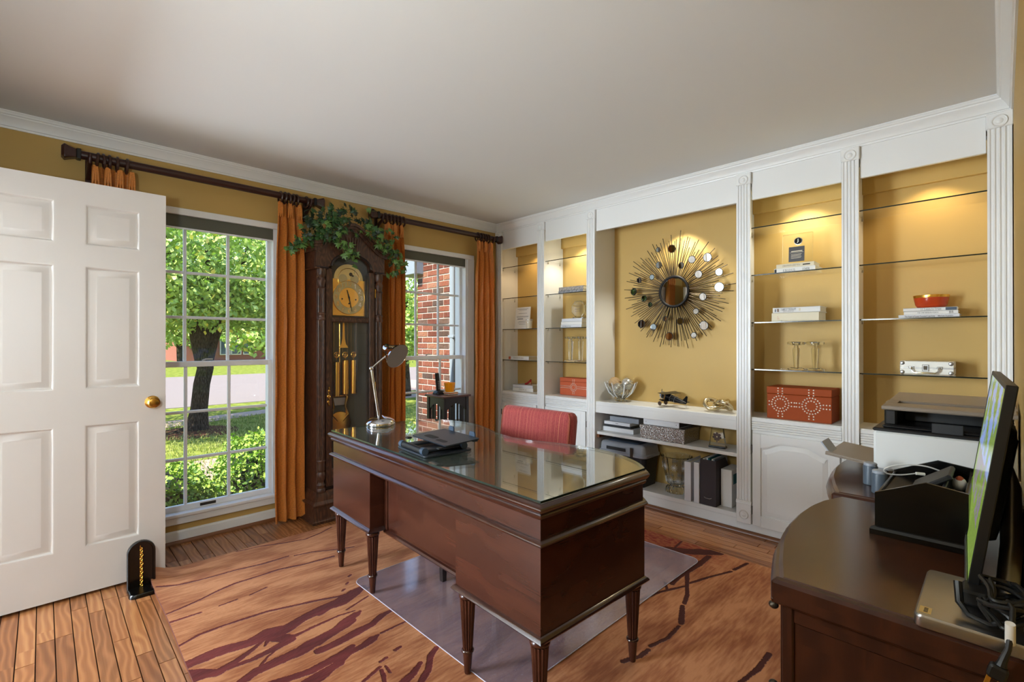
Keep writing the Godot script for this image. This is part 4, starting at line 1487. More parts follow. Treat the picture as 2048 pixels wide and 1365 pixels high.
# ---------------------------------------------------------------- longcase clock
func longcase_clock() -> void:
	var zc := 1.70
	var t := thing("grandfather_clock", "tall dark oak grandfather clock with brass dial between the windows", "clock", Vector3(0.19, 0, zc))
	var o: StandardMaterial3D = M.clock_oak
	var foot := rect(0.055, -zc - 0.25, 0.285, -zc + 0.25)
	fresh()
	X = flat()
	loft(foot, [Vector2(0.036, 0.0), Vector2(0.040, 0.004), Vector2(0.040, 0.018), Vector2(0.034, 0.024), Vector2(0.028, 0.04), Vector2(0.028, 0.115), Vector2(0.034, 0.122), Vector2(0.036, 0.132), Vector2(0.030, 0.142), Vector2(0.020, 0.152), Vector2(0.018, 0.18), Vector2(0.012, 0.195), Vector2(0.006, 0.205), Vector2(0.004, 0.215)])
	done(t, "plinth", o, 25.0)
	for s in [-1.0, 1.0]:
		bx(t, "side_panel", o, Vector3(0.055, 0.21, zc + s * 0.24 - 0.01), Vector3(0.285, 1.80, zc + s * 0.24 + 0.01), 0.002)
		bx(t, "front_post", o, Vector3(0.255, 0.21, zc + s * 0.218 - 0.032), Vector3(0.272, 1.77, zc + s * 0.218 + 0.032), 0.002)
	bx(t, "back_panel", M.clock_inside, Vector3(0.056, 0.21, zc - 0.24), Vector3(0.068, 1.95, zc + 0.24), 0.0)
	bx(t, "floor_panel", M.clock_dark, Vector3(0.06, 0.215, zc - 0.235), Vector3(0.27, 0.235, zc + 0.235), 0.0)
	# glazed front door
	var d := Node3D.new()
	d.name = "door"
	t.add_child(d)
	for s in [-1.0, 1.0]:
		bx(d, "stile", o, Vector3(0.268, 0.24, zc + s * 0.165 - 0.022), Vector3(0.292, 1.775, zc + s * 0.165 + 0.022), 0.004)
		bx(d, "inner_bead", M.clock_dark, Vector3(0.270, 0.35, zc + s * 0.140 - 0.004), Vector3(0.286, 1.775, zc + s * 0.140 + 0.004), 0.002)
	bx(d, "mid_rail", o, Vector3(0.268, 1.396, zc - 0.145), Vector3(0.291, 1.436, zc + 0.145), 0.006)
	bx(d, "bottom_rail", o, Vector3(0.268, 0.24, zc - 0.145), Vector3(0.291, 0.36, zc + 0.145), 0.004)
	fresh()
	quad(Vector3(0.276, 0.355, zc + 0.145), Vector3(0.276, 0.355, zc - 0.145), Vector3(0.276, 1.40, zc - 0.145), Vector3(0.276, 1.40, zc + 0.145))
	done(d, "lower_glass", M.clock_glass)
	fresh()
	quad(Vector3(0.278, 1.43, zc + 0.145), Vector3(0.278, 1.43, zc - 0.145), Vector3(0.278, 1.87, zc - 0.145), Vector3(0.278, 1.87, zc + 0.145))
	done(d, "upper_glass", M.clock_glass)
	for y in [1.62, 0.92]:
		fresh()
		tube([Vector3(0.296, y - 0.03, zc - 0.188), Vector3(0.296, y + 0.03, zc - 0.188)], [0.004, 0.004], 8)
		for k in 5:
			ball(Vector3(0.296, y - 0.03 + 0.015 * k, zc - 0.188), Vector3(0.0052, 0.005, 0.0052), 8)
		done(d, "hinge", M.gold)
	fresh()
	for k in 7:
		ball(Vector3(0.294, 0.815 + 0.019 * k, zc + 0.168 + 0.004 * sin(k * 2.0)), Vector3(0.003, 0.011, 0.005 + 0.003 * (k % 2)), 8)
	torus(Vector3(0.295, 0.873, zc + 0.168), Vector3(1, 0, 0), 0.010, 0.0022, 16, 6)
	done(d, "key_escutcheon", M.brass)
	# turned corner columns
	for s in [-1.0, 1.0]:
		var c := Node3D.new()
		c.name = "column"
		t.add_child(c, true)
		var at := Vector3(0.286, 0, zc + s * 0.220)
		fresh()
		lathe([Vector2(0.030, 0.215), Vector2(0.031, 0.23), Vector2(0.024, 0.24), Vector2(0.027, 0.25), Vector2(0.030, 0.262), Vector2(0.022, 0.275), Vector2(0.020, 0.285), Vector2(0.027, 0.305), Vector2(0.030, 0.325), Vector2(0.029, 0.34), Vector2(0.023, 0.352), Vector2(0.027, 0.362), Vector2(0.028, 0.372), Vector2(0.026, 0.40), Vector2(0.026, 0.415), Vector2(0.029, 0.422), Vector2(0.029, 0.43), Vector2(0.026, 0.435)], 22, at)
		done(c, "base_turning", o, 45.0)
		fresh()
		lathe([Vector2(0.0265, 0.435), Vector2(0.0265, 1.405)], 84, at, false, 14, 0.0045)
		done(c, "reeded_shaft", o, 50.0)
		fresh()
		lathe([Vector2(0.028, 1.405), Vector2(0.031, 1.412), Vector2(0.031, 1.42), Vector2(0.027, 1.425), Vector2(0.027, 1.442), Vector2(0.031, 1.448), Vector2(0.031, 1.454), Vector2(0.0265, 1.46)], 22, at)
		done(c, "ring_band", o, 45.0)
		fresh()
		lathe([Vector2(0.0265, 1.46), Vector2(0.0265, 1.625)], 84, at, false, 14, 0.0045)
		done(c, "upper_shaft", o, 50.0)
		fresh()
		lathe([Vector2(0.028, 1.625), Vector2(0.031, 1.633), Vector2(0.024, 1.642), Vector2(0.025, 1.655), Vector2(0.030, 1.672), Vector2(0.031, 1.684), Vector2(0.024, 1.697), Vector2(0.022, 1.704), Vector2(0.027, 1.712), Vector2(0.030, 1.726), Vector2(0.032, 1.738), Vector2(0.032, 1.765)], 22, at)
		done(c, "capital", o, 45.0)
	# hood with an arched opening and a swan-curved cornice
	var top := PackedVector2Array()
	for i in 49:
		var u := -0.275 + 0.55 * i / 48.0
		var a := absf(u) / 0.275
		var y := 1.905 + 0.165 * (0.5 + 0.5 * cos(PI * minf(1.0, pow(a, 0.9))))
		top.append(Vector2(u, y))
	fresh()
	X = face_x(0.0).translated(Vector3(0, 0, zc))
	var hood := PackedVector2Array([Vector2(-0.262, 1.765), Vector2(-0.172, 1.765), Vector2(-0.172, 1.785), Vector2(-0.150, 1.795)])
	for i in 17:
		var a := PI - PI * i / 16.0
		hood.append(Vector2(0.142 * cos(a), 1.795 + 0.085 * sin(a)))
	hood.append_array([Vector2(0.150, 1.795), Vector2(0.172, 1.785), Vector2(0.172, 1.765), Vector2(0.262, 1.765)])
	for i in range(48, -1, -1):
		hood.append(Vector2(clampf(top[i].x, -0.262, 0.262), top[i].y))
	extrude(hood, 0.262, 0.300)
	done(t, "hood_front", o, 30.0)
	fresh()
	X = face_x(0.0).translated(Vector3(0, 0, zc))
	var arch := []
	for i in 21:
		var a := PI - PI * i / 20.0
		arch.append(Vector3(0.150 * cos(a), 1.793 + 0.094 * sin(a), 0.302))
	tube([Vector3(-0.26, 1.772, 0.302), Vector3(-0.178, 1.772, 0.302)], 0.010, 8)
	tube([Vector3(0.178, 1.772, 0.302), Vector3(0.26, 1.772, 0.302)], 0.010, 8)
	tube(arch, 0.009, 8)
	done(t, "arch_moulding", M.clock_dark)
	for lay in [[-0.020, 0.004, 0.315], [0.004, 0.020, 0.330], [0.020, 0.034, 0.345], [0.034, 0.042, 0.338]]:
		fresh()
		X = face_x(0.0).translated(Vector3(0, 0, zc))
		var band := PackedVector2Array()
		for p in top:
			band.append(Vector2(p.x * (1.0 + lay[2] - 0.30), p.y + lay[0]))
		for i in range(top.size() - 1, -1, -1):
			band.append(Vector2(top[i].x * (1.0 + lay[2] - 0.30), top[i].y + lay[1]))
		extrude(band, 0.056, lay[2])
		done(t, "cornice", o, 25.0)
	for s in [-1.0, 1.0]:
		bx(t, "hood_side", o, Vector3(0.056, 1.765, zc + s * 0.252 - 0.012), Vector3(0.285, 1.90, zc + s * 0.252 + 0.012), 0.002)
		bx(t, "hood_ledge", o, Vector3(0.056, 1.762, zc + s * 0.255 - 0.02), Vector3(0.312, 1.776, zc + s * 0.255 + 0.02), 0.004)
	fresh()
	X = face_x(0.0).translated(Vector3(0, 0, zc))
	extrude(PackedVector2Array([Vector2(-0.036, 1.895), Vector2(0.036, 1.895), Vector2(0.056, 2.018), Vector2(-0.056, 2.018)]), 0.298, 0.308)
	for k in 5:
		var u := (k - 2) / 2.0
		tube([Vector3(u * 0.026, 1.905, 0.309), Vector3(u * 0.034, 1.96, 0.312), Vector3(u * 0.044, 2.008, 0.310)], [0.004, 0.0055, 0.0085], 8)
	done(t, "carved_fan", o, 40.0)
	# dial
	var f := Node3D.new()
	f.name = "dial"
	t.add_child(f)
	bx(f, "plate", M.gold, Vector3(0.246, 1.447, zc - 0.128), Vector3(0.250, 1.712, zc + 0.128), 0.001)
	var put_disc := func(part: String, m: Material, y: float, r: float, x: float, th: float) -> void:
		fresh()
		X = Transform3D(Basis(Vector3(0, 1, 0), Vector3(1, 0, 0), Vector3(0, 0, -1)), Vector3(x, y, zc))
		lathe([Vector2(r, 0), Vector2(r, th)], 48)
		done(f, part, m)
	put_disc.call("moon_arch", M.gilt_pale, 1.712, 0.112, 0.243, 0.004)
	put_disc.call("moon_disc", M.gilt_pale, 1.712, 0.080, 0.247, 0.002)
	fresh()
	torus(Vector3(0.250, 1.712, zc), Vector3(1, 0, 0), 0.082, 0.002, 40, 6)
	done(f, "moon_rim", M.brass)
	for s in [-1.0, 1.0]:
		fresh()
		X = Transform3D(Basis(Vector3(0, 1, 0), Vector3(1, 0, 0), Vector3(0, 0, -1)), Vector3(0.249, 1.716, zc + s * 0.045))
		lathe([Vector2(0.033, 0), Vector2(0.033, 0.0015)], 28)
		done(f, "globe_hump", M.dial_silver)
	fresh()
	ball(Vector3(0.250, 1.752, zc - 0.015), Vector3(0.002, 0.014, 0.014), 14)
	ball(Vector3(0.250, 1.742, zc - 0.03), Vector3(0.002, 0.007, 0.009), 10)
	done(f, "moon_picture", M.clock_dark)
	put_disc.call("chapter_ring", M.dial_silver, 1.580, 0.122, 0.2505, 0.0015)
	put_disc.call("centre_disc", M.gold, 1.580, 0.073, 0.252, 0.001)
	fresh()
	torus(Vector3(0.253, 1.580, zc), Vector3(1, 0, 0), 0.122, 0.0025, 48, 6)
	torus(Vector3(0.253, 1.580, zc), Vector3(1, 0, 0), 0.073, 0.001, 40, 6)
	done(f, "bezel", M.gold)
	for k in 12:
		var a := TAU * (k + 1) / 12.0
		var p := Vector3(0.2535, 1.580 + 0.098 * cos(a), zc - 0.098 * sin(a))
		letters(f, "numeral", str(k + 1), 0.030, M.gold if k > 3 else M.bulb_white, p, Vector3(0, PI / 2, 0))
	for p in [[0.052, -0.012], [-0.052, -0.012], [0.0, -0.044]]:
		fresh()
		ball(Vector3(0.2535, 1.58 + p[1], zc + p[0]), Vector3(0.002, 0.006, 0.006), 10)
		done(f, "winding_hole", M.iron)
	for hd in [[0.058, deg_to_rad(344.0), 0.008], [0.104, deg_to_rad(168.0), 0.006]]:
		fresh()
		var dir := Vector3(0, cos(hd[1]), -sin(hd[1]))
		var c := Vector3(0.257, 1.58, zc)
		var pts := []
		var rr := []
		for k in 11:
			pts.append(c + dir * hd[0] * k / 10.0)
			rr.append(0.0018 + hd[2] * 0.5 * absf(sin(k * 1.25)) * (1.0 - k / 11.0))
		tube(pts, rr, 6)
		ball(c, Vector3(0.003, 0.007, 0.007), 10)
		done(f, "hand", M.iron)
	# weights and pendulum behind the glass
	for k in 3:
		var z: float = zc + [0.066, 0.0, -0.066][k]
		var w := Node3D.new()
		w.name = "weight"
		t.add_child(w, true)
		fresh()
		lathe([Vector2(0.022, 0.868), Vector2(0.0235, 0.872), Vector2(0.0235, 1.118), Vector2(0.020, 1.122), Vector2(0.004, 1.124)], 24, Vector3(0.19, 0.0 if k != 0 else -0.012, z))
		done(w, "shell", M.gold)
		fresh()
		tube([Vector3(0.19, 1.12, z), Vector3(0.19, 1.155, z)], 0.002, 6)
		tube([Vector3(0.19, 1.16, z - 0.019), Vector3(0.19, 1.40, z - 0.019)], 0.0008, 5)
		tube([Vector3(0.19, 1.16, z + 0.019), Vector3(0.19, 1.40, z + 0.019)], 0.0008, 5)
		torus(Vector3(0.19, 1.160, z), Vector3(1, 0, 0), 0.019, 0.0032, 22, 6)
		for q in 5:
			var a := TAU * q / 5.0
			tube([Vector3(0.19, 1.16, z), Vector3(0.19, 1.16 + 0.018 * cos(a), z + 0.018 * sin(a))], 0.0022, 5)
		done(w, "pulley", M.gold)
	var pd := Node3D.new()
	pd.name = "pendulum"
	t.add_child(pd)
	fresh()
	X = face_x(0.0).translated(Vector3(0, 0, zc + 0.02))
	extrude(PackedVector2Array([Vector2(-0.036, 1.212), Vector2(0.036, 1.212), Vector2(0.018, 1.24), Vector2(0.010, 1.28), Vector2(0.006, 1.41), Vector2(-0.006, 1.41), Vector2(-0.010, 1.28), Vector2(-0.018, 1.24)]), 0.205, 0.208)
	done(pd, "gilt_hanger", M.gold)
	fresh()
	X = face_x(0.0).translated(Vector3(0, 0, zc + 0.01))
	extrude(round_rect(-0.05, 0.78, 0.05, 0.835, 0.01, 3), 0.112, 0.116)
	done(pd, "grid_plate", M.steel)
	fresh()
	X = face_x(0.0).translated(Vector3(0, 0, zc + 0.01))
	for s in [-1.0, 1.0]:
		tube([Vector3(s * 0.02, 0.66, 0.12), Vector3(s * 0.065, 0.71, 0.12), Vector3(s * 0.045, 0.77, 0.12), Vector3(s * 0.06, 0.84, 0.12), Vector3(s * 0.045, 0.87, 0.12)], [0.012, 0.013, 0.010, 0.012, 0.008], 8)
	tube([Vector3(-0.05, 0.85, 0.12), Vector3(0.05, 0.85, 0.12)], 0.006, 8)
	tube([Vector3(0, 0.85, 0.12), Vector3(0, 1.40, 0.12)], 0.003, 6)
	done(pd, "lyre", M.brass)
	fresh()
	X = Transform3D(Basis(Vector3(0, 1, 0), Vector3(1, 0, 0), Vector3(0, 0, -1)), Vector3(0.115, 0.64, zc + 0.01))
	lathe([Vector2(0.095, 0), Vector2(0.09, 0.008), Vector2(0.05, 0.014), Vector2(0, 0.016)], 36)
	done(pd, "bob", M.gold)

# ---------------------------------------------------------------- ivy on the clock
func ivy() -> void:
	var t := thing("ivy_garland", "green variegated ivy garland draped over the clock hood", "garland", Vector3(0.25, 2.06, 1.70))
	var lobes := [[0.0, 1.0], [0.42, 0.46], [0.80, 0.86], [1.22, 0.42], [1.75, 0.74], [2.5, 0.36]]
	var meshes := []
	for v in 3:
		fresh()
		var ring := []
		for sgn in [1, -1]:
			var list := lobes if sgn == 1 else [lobes[5], lobes[4], lobes[3], lobes[2], lobes[1]]
			for l in list:
				var r: float = 0.027 * l[1] * (1.0 + 0.12 * sin(v * 2.1 + l[0] * 5.0))
				ring.append(Vector3(sgn * sin(l[0]) * r, cos(l[0]) * r, -0.18 * r * r / 0.02 - 0.002 * v))
		for i in ring.size():
			tri(Vector3(0, 0, 0.003), ring[(i + 1) % ring.size()], ring[i])
		for i in ring.size():
			tri(Vector3(0, 0, 0.0022), ring[i] + Vector3(0, 0, -0.0008), ring[(i + 1) % ring.size()] + Vector3(0, 0, -0.0008))
		tube([Vector3(0, -0.006, 0.0), Vector3(0, -0.022, -0.008), Vector3(0.003, -0.034, -0.018)], 0.0008, 4)
		meshes.append(mesh_now(50.0))
	var strands := [
		[[0.30, 1.872, 2.145], [0.31, 1.905, 2.10], [0.30, 1.945, 2.045], [0.31, 1.955, 1.985], [0.32, 1.985, 1.94]],
		[[0.28, 1.99, 2.02], [0.28, 2.06, 1.95], [0.29, 2.12, 1.87], [0.30, 2.14, 1.80], [0.30, 2.14, 1.72], [0.31, 2.13, 1.62]],
		[[0.33, 2.02, 1.95], [0.35, 2.06, 1.89], [0.35, 2.08, 1.82], [0.35, 2.08, 1.76]],
		[[0.34, 2.05, 1.87], [0.36, 1.99, 1.85], [0.365, 1.95, 1.825], [0.36, 1.90, 1.77], [0.345, 1.865, 1.72], [0.33, 1.838, 1.688]],
		[[0.32, 2.13, 1.62], [0.35, 2.10, 1.56], [0.36, 2.06, 1.51], [0.35, 2.02, 1.45], [0.33, 1.98, 1.40], [0.31, 1.93, 1.35], [0.29, 1.88, 1.31], [0.27, 1.83, 1.285]],
		[[0.33, 2.09, 1.60], [0.36, 2.03, 1.55], [0.36, 1.99, 1.48], [0.34, 1.95, 1.43], [0.31, 1.88, 1.375], [0.29, 1.80, 1.36], [0.28, 1.75, 1.362]],
	]
	var leaves := [34, 74, 52, 30, 52, 46]
	for s in strands.size():
		fresh()
		var cv := Curve3D.new()
		for p in strands[s]:
			cv.add_point(Vector3(p[0], p[1], p[2]))
		var pts := []
		for k in 13:
			pts.append(cv.sample_baked(cv.get_baked_length() * k / 12.0))
		tube(pts, 0.0017, 5)
		done(t, "stem", M.ivy_stem)
		for i in leaves[s]:
			var spread: float = [0.022, 0.045, 0.045, 0.018, 0.030, 0.026][s]
			var p := cv.sample_baked(cv.get_baked_length() * (i + rng.randf()) / leaves[s]) + Vector3(rng.randf_range(-0.01, 0.03), rng.randfn(0, spread), rng.randfn(0, spread))
			var m: Material = [M.ivy_leaf, M.ivy_deep, M.ivy_leaf, M.ivy_pale][rng.randi() % 4]
			if s in [0, 3, 4, 5] and rng.randf() < 0.45:
				m = M.ivy_pale
			if s == 1 and rng.randf() < 0.55:
				m = M.ivy_deep
			var o := put(t, "leaf", meshes[rng.randi() % 3], m, p - ORG)
			o.basis = Basis.from_euler(Vector3(rng.randf_range(-0.7, 0.5), PI / 2 + rng.randf_range(-0.8, 0.8), rng.randf() * TAU)) * Basis().scaled(Vector3.ONE * rng.randf_range(0.95, 1.55))

# ---------------------------------------------------------------- desk
func serpentine(inset: float) -> PackedVector2Array:
	var half := [[0.0, 0.637], [0.12, 0.655], [0.25, 0.70], [0.36, 0.732], [0.45, 0.745], [0.55, 0.738], [0.64, 0.716], [0.72, 0.680], [0.78, 0.640], [0.822, 0.600]]
	var p := PackedVector2Array([Vector2(-0.822, 0.0), Vector2(0.822, 0.0)])
	var cv := Curve2D.new()
	for i in range(9, -1, -1):
		cv.add_point(Vector2(half[i][0], half[i][1]))
	var n := 22
	var pts := PackedVector2Array()
	for i in n + 1:
		pts.append(cv.sample_baked(cv.get_baked_length() * i / n))
	for q in pts:
		p.append(q)
	for i in range(n - 1, -1, -1):
		p.append(Vector2(-pts[i].x, pts[i].y))
	return offset_poly(p, -inset)

func fluted_leg(parent: Node3D, x: float, z: float) -> void:
	var l := Node3D.new()
	l.name = "leg"
	parent.add_child(l, true)
	fresh()
	lathe([Vector2(0.026, 0.298), Vector2(0.033, 0.304), Vector2(0.034, 0.312), Vector2(0.030, 0.318), Vector2(0.034, 0.327)], 20, Vector3(x, 0, z))
	done(l, "collar", M.cherry, 50.0)
	fresh()
	lathe([Vector2(0.0185, 0.108), Vector2(0.0295, 0.298)], 84, Vector3(x, 0, z), false, 14, 0.004)
	done(l, "fluted_shaft", M.cherry, 50.0)
	fresh()
	lathe([Vector2(0.0195, 0.097), Vector2(0.0235, 0.100), Vector2(0.0235, 0.105), Vector2(0.0195, 0.109)], 20, Vector3(x, 0, z))
	done(l, "ring", M.cherry_edge, 50.0)
	fresh()
	lathe([Vector2(0.0115, 0.0166), Vector2(0.0125, 0.02), Vector2(0.0185, 0.097)], 20, Vector3(x, 0, z))
	done(l, "foot", M.cherry, 50.0)

func writing_desk() -> void:
	var t := thing("writing_desk", "dark cherry pedestal desk on fluted tapered legs", "desk", Vector3(1.81, 0, 2.207), -0.036)
	ORG = Vector3.ZERO
	var c: StandardMaterial3D = M.cherry
	fresh()
	X = flat()
	loft(serpentine(0.018), [Vector2(-0.004, 0.706), Vector2(0.004, 0.712), Vector2(0.006, 0.720), Vector2(0.003, 0.724), Vector2(0.010, 0.730), Vector2(0.016, 0.738), Vector2(0.018, 0.745), Vector2(0.014, 0.752), Vector2(0.006, 0.757), Vector2(0.0, 0.760)])
	done(t, "top", M.cherry_edge, 30.0)
	fresh()
	X = flat()
	loft(serpentine(0.024), [Vector2(0, 0.642), Vector2(0, 0.709)])
	done(t, "frieze", c, 30.0)
	fresh()
	X = flat()
	loft(serpentine(0.020), [Vector2(0.0, 0.622), Vector2(0.010, 0.627), Vector2(0.014, 0.634), Vector2(0.010, 0.640), Vector2(0.002, 0.645)])
	done(t, "waist_moulding", M.cherry_edge, 30.0)
	for s in [-1.0, 1.0]:
		var p := Node3D.new()
		p.name = "pedestal"
		t.add_child(p, true)
		var r := rect(minf(s * 0.355, s * 0.798), 0.024, maxf(s * 0.355, s * 0.798), 0.60)
		fresh()
		X = flat()
		loft(r, [Vector2(0, 0.345), Vector2(0, 0.625)])
		done(p, "case", c, 10.0)
		fresh()
		X = flat()
		loft(r, [Vector2(0.0, 0.322), Vector2(0.010, 0.326), Vector2(0.015, 0.333), Vector2(0.010, 0.341), Vector2(0.001, 0.347)])
		done(p, "foot_moulding", M.cherry_edge, 30.0)
		for k in 3:
			bx(p, "drawer_front", c, Vector3(minf(s * 0.375, s * 0.778), 0.365 + 0.085 * k, -0.612), Vector3(maxf(s * 0.375, s * 0.778), 0.442 + 0.085 * k, -0.598), 0.003)
			fresh()
			ball(Vector3(s * 0.576, 0.403 + 0.085 * k, -0.622), Vector3(0.012, 0.012, 0.012), 12)
			done(p, "drawer_knob", M.brass)
		for u in [0.388, 0.765]:
			for w in [0.055, 0.568]:
				fluted_leg(p, s * u, -w)
	bx(t, "modesty_panel", c, Vector3(-0.36, 0.345, -0.125), Vector3(0.36, 0.63, -0.105), 0.001)
	bx(t, "panel_stile", c, Vector3(-0.355, 0.33, -0.107), Vector3(-0.325, 0.63, -0.098), 0.003)
	bx(t, "panel_stile", c, Vector3(0.325, 0.33, -0.107), Vector3(0.355, 0.63, -0.098), 0.003)
	fresh()
	mould([Vector2(0, 0), Vector2(0.012, 0.0), Vector2(0.016, 0.008), Vector2(0.012, 0.016), Vector2(0.004, 0.020), Vector2(0.004, 0.045), Vector2(0, 0.05)], Vector3(-0.355, 0.310, -0.110), Vector3(0.355, 0.310, -0.110), Vector3(0, 0, 1))
	done(t, "panel_rail", M.cherry_edge, 30.0)
	var g := thing("desk_glass_top", "clear glass sheet lying on the cherry desk top", "glass top", Vector3(1.81, 0.7605, 2.207), -0.036)
	ORG = Vector3(0, 0.7605, 0)
	fresh()
	X = flat()
	loft(serpentine(0.016), [Vector2(-0.001, 0.7605), Vector2(-0.001, 0.768)])
	done(g, "pane", M.desk_glass)
	fresh()
	X = flat()
	loft(serpentine(0.016), [Vector2(0.0, 0.7608), Vector2(0.0, 0.7677)], false, false)
	done(g, "polished_edge", M.desk_glass_edge)

func desk_things() -> void:
	var y := 0.7685
	var c := Vector3(1.045, y, 1.885)
	var t := thing("desk_lamp", "chrome gooseneck desk lamp with cone shade near the clock", "lamp", c)
	fresh()
	lathe([Vector2(0.083, 0.0), Vector2(0.085, 0.006), Vector2(0.084, 0.016), Vector2(0.076, 0.028), Vector2(0.062, 0.036), Vector2(0.058, 0.039), Vector2(0.046, 0.044), Vector2(0.022, 0.050), Vector2(0.012, 0.056), Vector2(0.0, 0.057)], 40, c)
	done(t, "base", M.chrome)
	var elbow := Vector3(1.03, 1.100, 1.936)
	var joint := Vector3(1.055, 1.178, 1.848)
	fresh()
	tube([c + Vector3(0, 0.05, 0.012), elbow], 0.0075, 12)
	done(t, "lower_arm", M.chrome)
	fresh()
	tube([elbow, joint], 0.006, 12)
	done(t, "upper_arm", M.chrome)
	fresh()
	ball(elbow, Vector3(0.013, 0.013, 0.013), 14)
	tube([elbow + Vector3(-0.012, 0, -0.012), elbow + Vector3(0.02, 0.0, 0.012)], 0.006, 10)
	ball(joint, Vector3(0.011, 0.011, 0.011), 14)
	done(t, "joints", M.chrome)
	var ax := Vector3(0.82, -0.46, -0.22).normalized()
	var side := ax.cross(Vector3.UP).normalized()
	var xf := Transform3D(Basis(side, ax, side.cross(ax)), Vector3(1.03, 1.225, 1.845))
	fresh()
	X = xf
	lathe([Vector2(0.008, -0.006), Vector2(0.022, 0.0), Vector2(0.028, 0.012), Vector2(0.031, 0.03), Vector2(0.044, 0.055), Vector2(0.064, 0.085), Vector2(0.076, 0.11), Vector2(0.0775, 0.113)], 40)
	PV.resize(PV.size() - 40 * 3)
	done(t, "shade", M.chrome)
	fresh()
	X = xf
	lathe([Vector2(0.0755, 0.112), Vector2(0.062, 0.086), Vector2(0.042, 0.056), Vector2(0.028, 0.032), Vector2(0.02, 0.02)], 40, Vector3.ZERO, true)
	for k in 20:
		pass
	done(t, "shade_lining", M.shade_inside)
	fresh()
	X = xf
	var coil := []
	for k in 40:
		coil.append(Vector3(0.014 * cos(k * 0.62), 0.03 + 0.0013 * k, 0.014 * sin(k * 0.62)))
	tube(coil, 0.0055, 7)
	done(t, "bulb", M.bulb_white)
	for k in 8:
		fresh()
		X = xf
		var a := TAU * k / 8.0
		ball(Vector3(0.0665 * cos(a), 0.094, 0.0665 * sin(a)), Vector3(0.003, 0.003, 0.003), 6)
		done(t, "vent_hole", M.bulb_white)
	# folded laptop stand
	var o := Vector3(1.80, y, 2.03)
	t = thing("laptop_stand", "dark grey metal laptop stand folded flat on the desk", "laptop stand", o, -0.10)
	ORG = Vector3.ZERO
	fresh()
	X = flat()
	loft(round_rect(-0.135, -0.125, 0.135, 0.115, 0.02), [Vector2(-0.002, 0), Vector2(0, 0.002), Vector2(0, 0.007), Vector2(-0.002, 0.009)])
	done(t, "base_plate", M.slate)
	for z in [0.112, -0.085]:
		fresh()
		tube([Vector3(-0.11, 0.022, z), Vector3(0.11, 0.022, z)], 0.014, 14)
		done(t, "hinge_barrel", M.black_plastic)
		for x in [-0.10, 0.10]:
			fresh()
			tube([Vector3(x - 0.012, 0.022, z), Vector3(x + 0.012, 0.022, z)], 0.016, 14)
			done(t, "hinge_cap", M.stand_blue)
	for x in [-0.075, 0.075]:
		bx(t, "link_arm", M.slate, Vector3(x - 0.022, 0.014, -0.08), Vector3(x + 0.022, 0.026, 0.105), 0.003)
	fresh()
	X = Transform3D(Basis(Vector3.RIGHT, 0.06), Vector3(0.0, 0.046, -0.045)) * flat()
	loft(round_rect(-0.155, -0.085, 0.155, 0.095, 0.012), [Vector2(-0.001, -0.002), Vector2(0, 0), Vector2(0, 0.003), Vector2(-0.001, 0.004)])
	done(t, "tray", M.slate)
	for x in [-0.09, 0.09]:
		fresh()
		X = Transform3D(Basis(), Vector3(x, 0.050, -0.138))
		extrude(PackedVector2Array([Vector2(-0.022, 0.0), Vector2(0.022, 0.0), Vector2(0.022, 0.018), Vector2(0.016, 0.026), Vector2(-0.016, 0.026), Vector2(-0.022, 0.018)]), -0.006, 0.0)
		done(t, "hook", M.stand_blue)
		bx(t, "hook_foot", M.stand_blue, Vector3(x - 0.022, 0.044, -0.144), Vector3(x + 0.022, 0.052, -0.11), 0.002)
	fresh()
	X = Transform3D(Basis(Vector3.RIGHT, 0.06), Vector3(0.0, 0.0503, -0.045)) * flat()
	loft(round_rect(-0.10, -0.055, 0.0, -0.02, 0.016), [Vector2(0, 0.0), Vector2(-0.0005, 0.0006)])
	loft(round_rect(0.02, -0.06, 0.10, -0.035, 0.012), [Vector2(0, 0.0), Vector2(-0.0005, 0.0006)])
	done(t, "tray_slots", M.black_mat)
	for x in [-0.145, 0.145]:
		for z in [-0.115, 0.06]:
			bx(t, "rubber_pad", M.black_mat, Vector3(x - 0.012, 0.036 - z * 0.06, z - 0.012), Vector3(x + 0.012, 0.043 - z * 0.06, z + 0.012), 0.002)
	for x in [-0.07, 0.07]:
		bx(t, "tray_strut", M.stand_blue, Vector3(x - 0.014, 0.022, -0.075), Vector3(x + 0.014, 0.044, -0.045), 0.002)

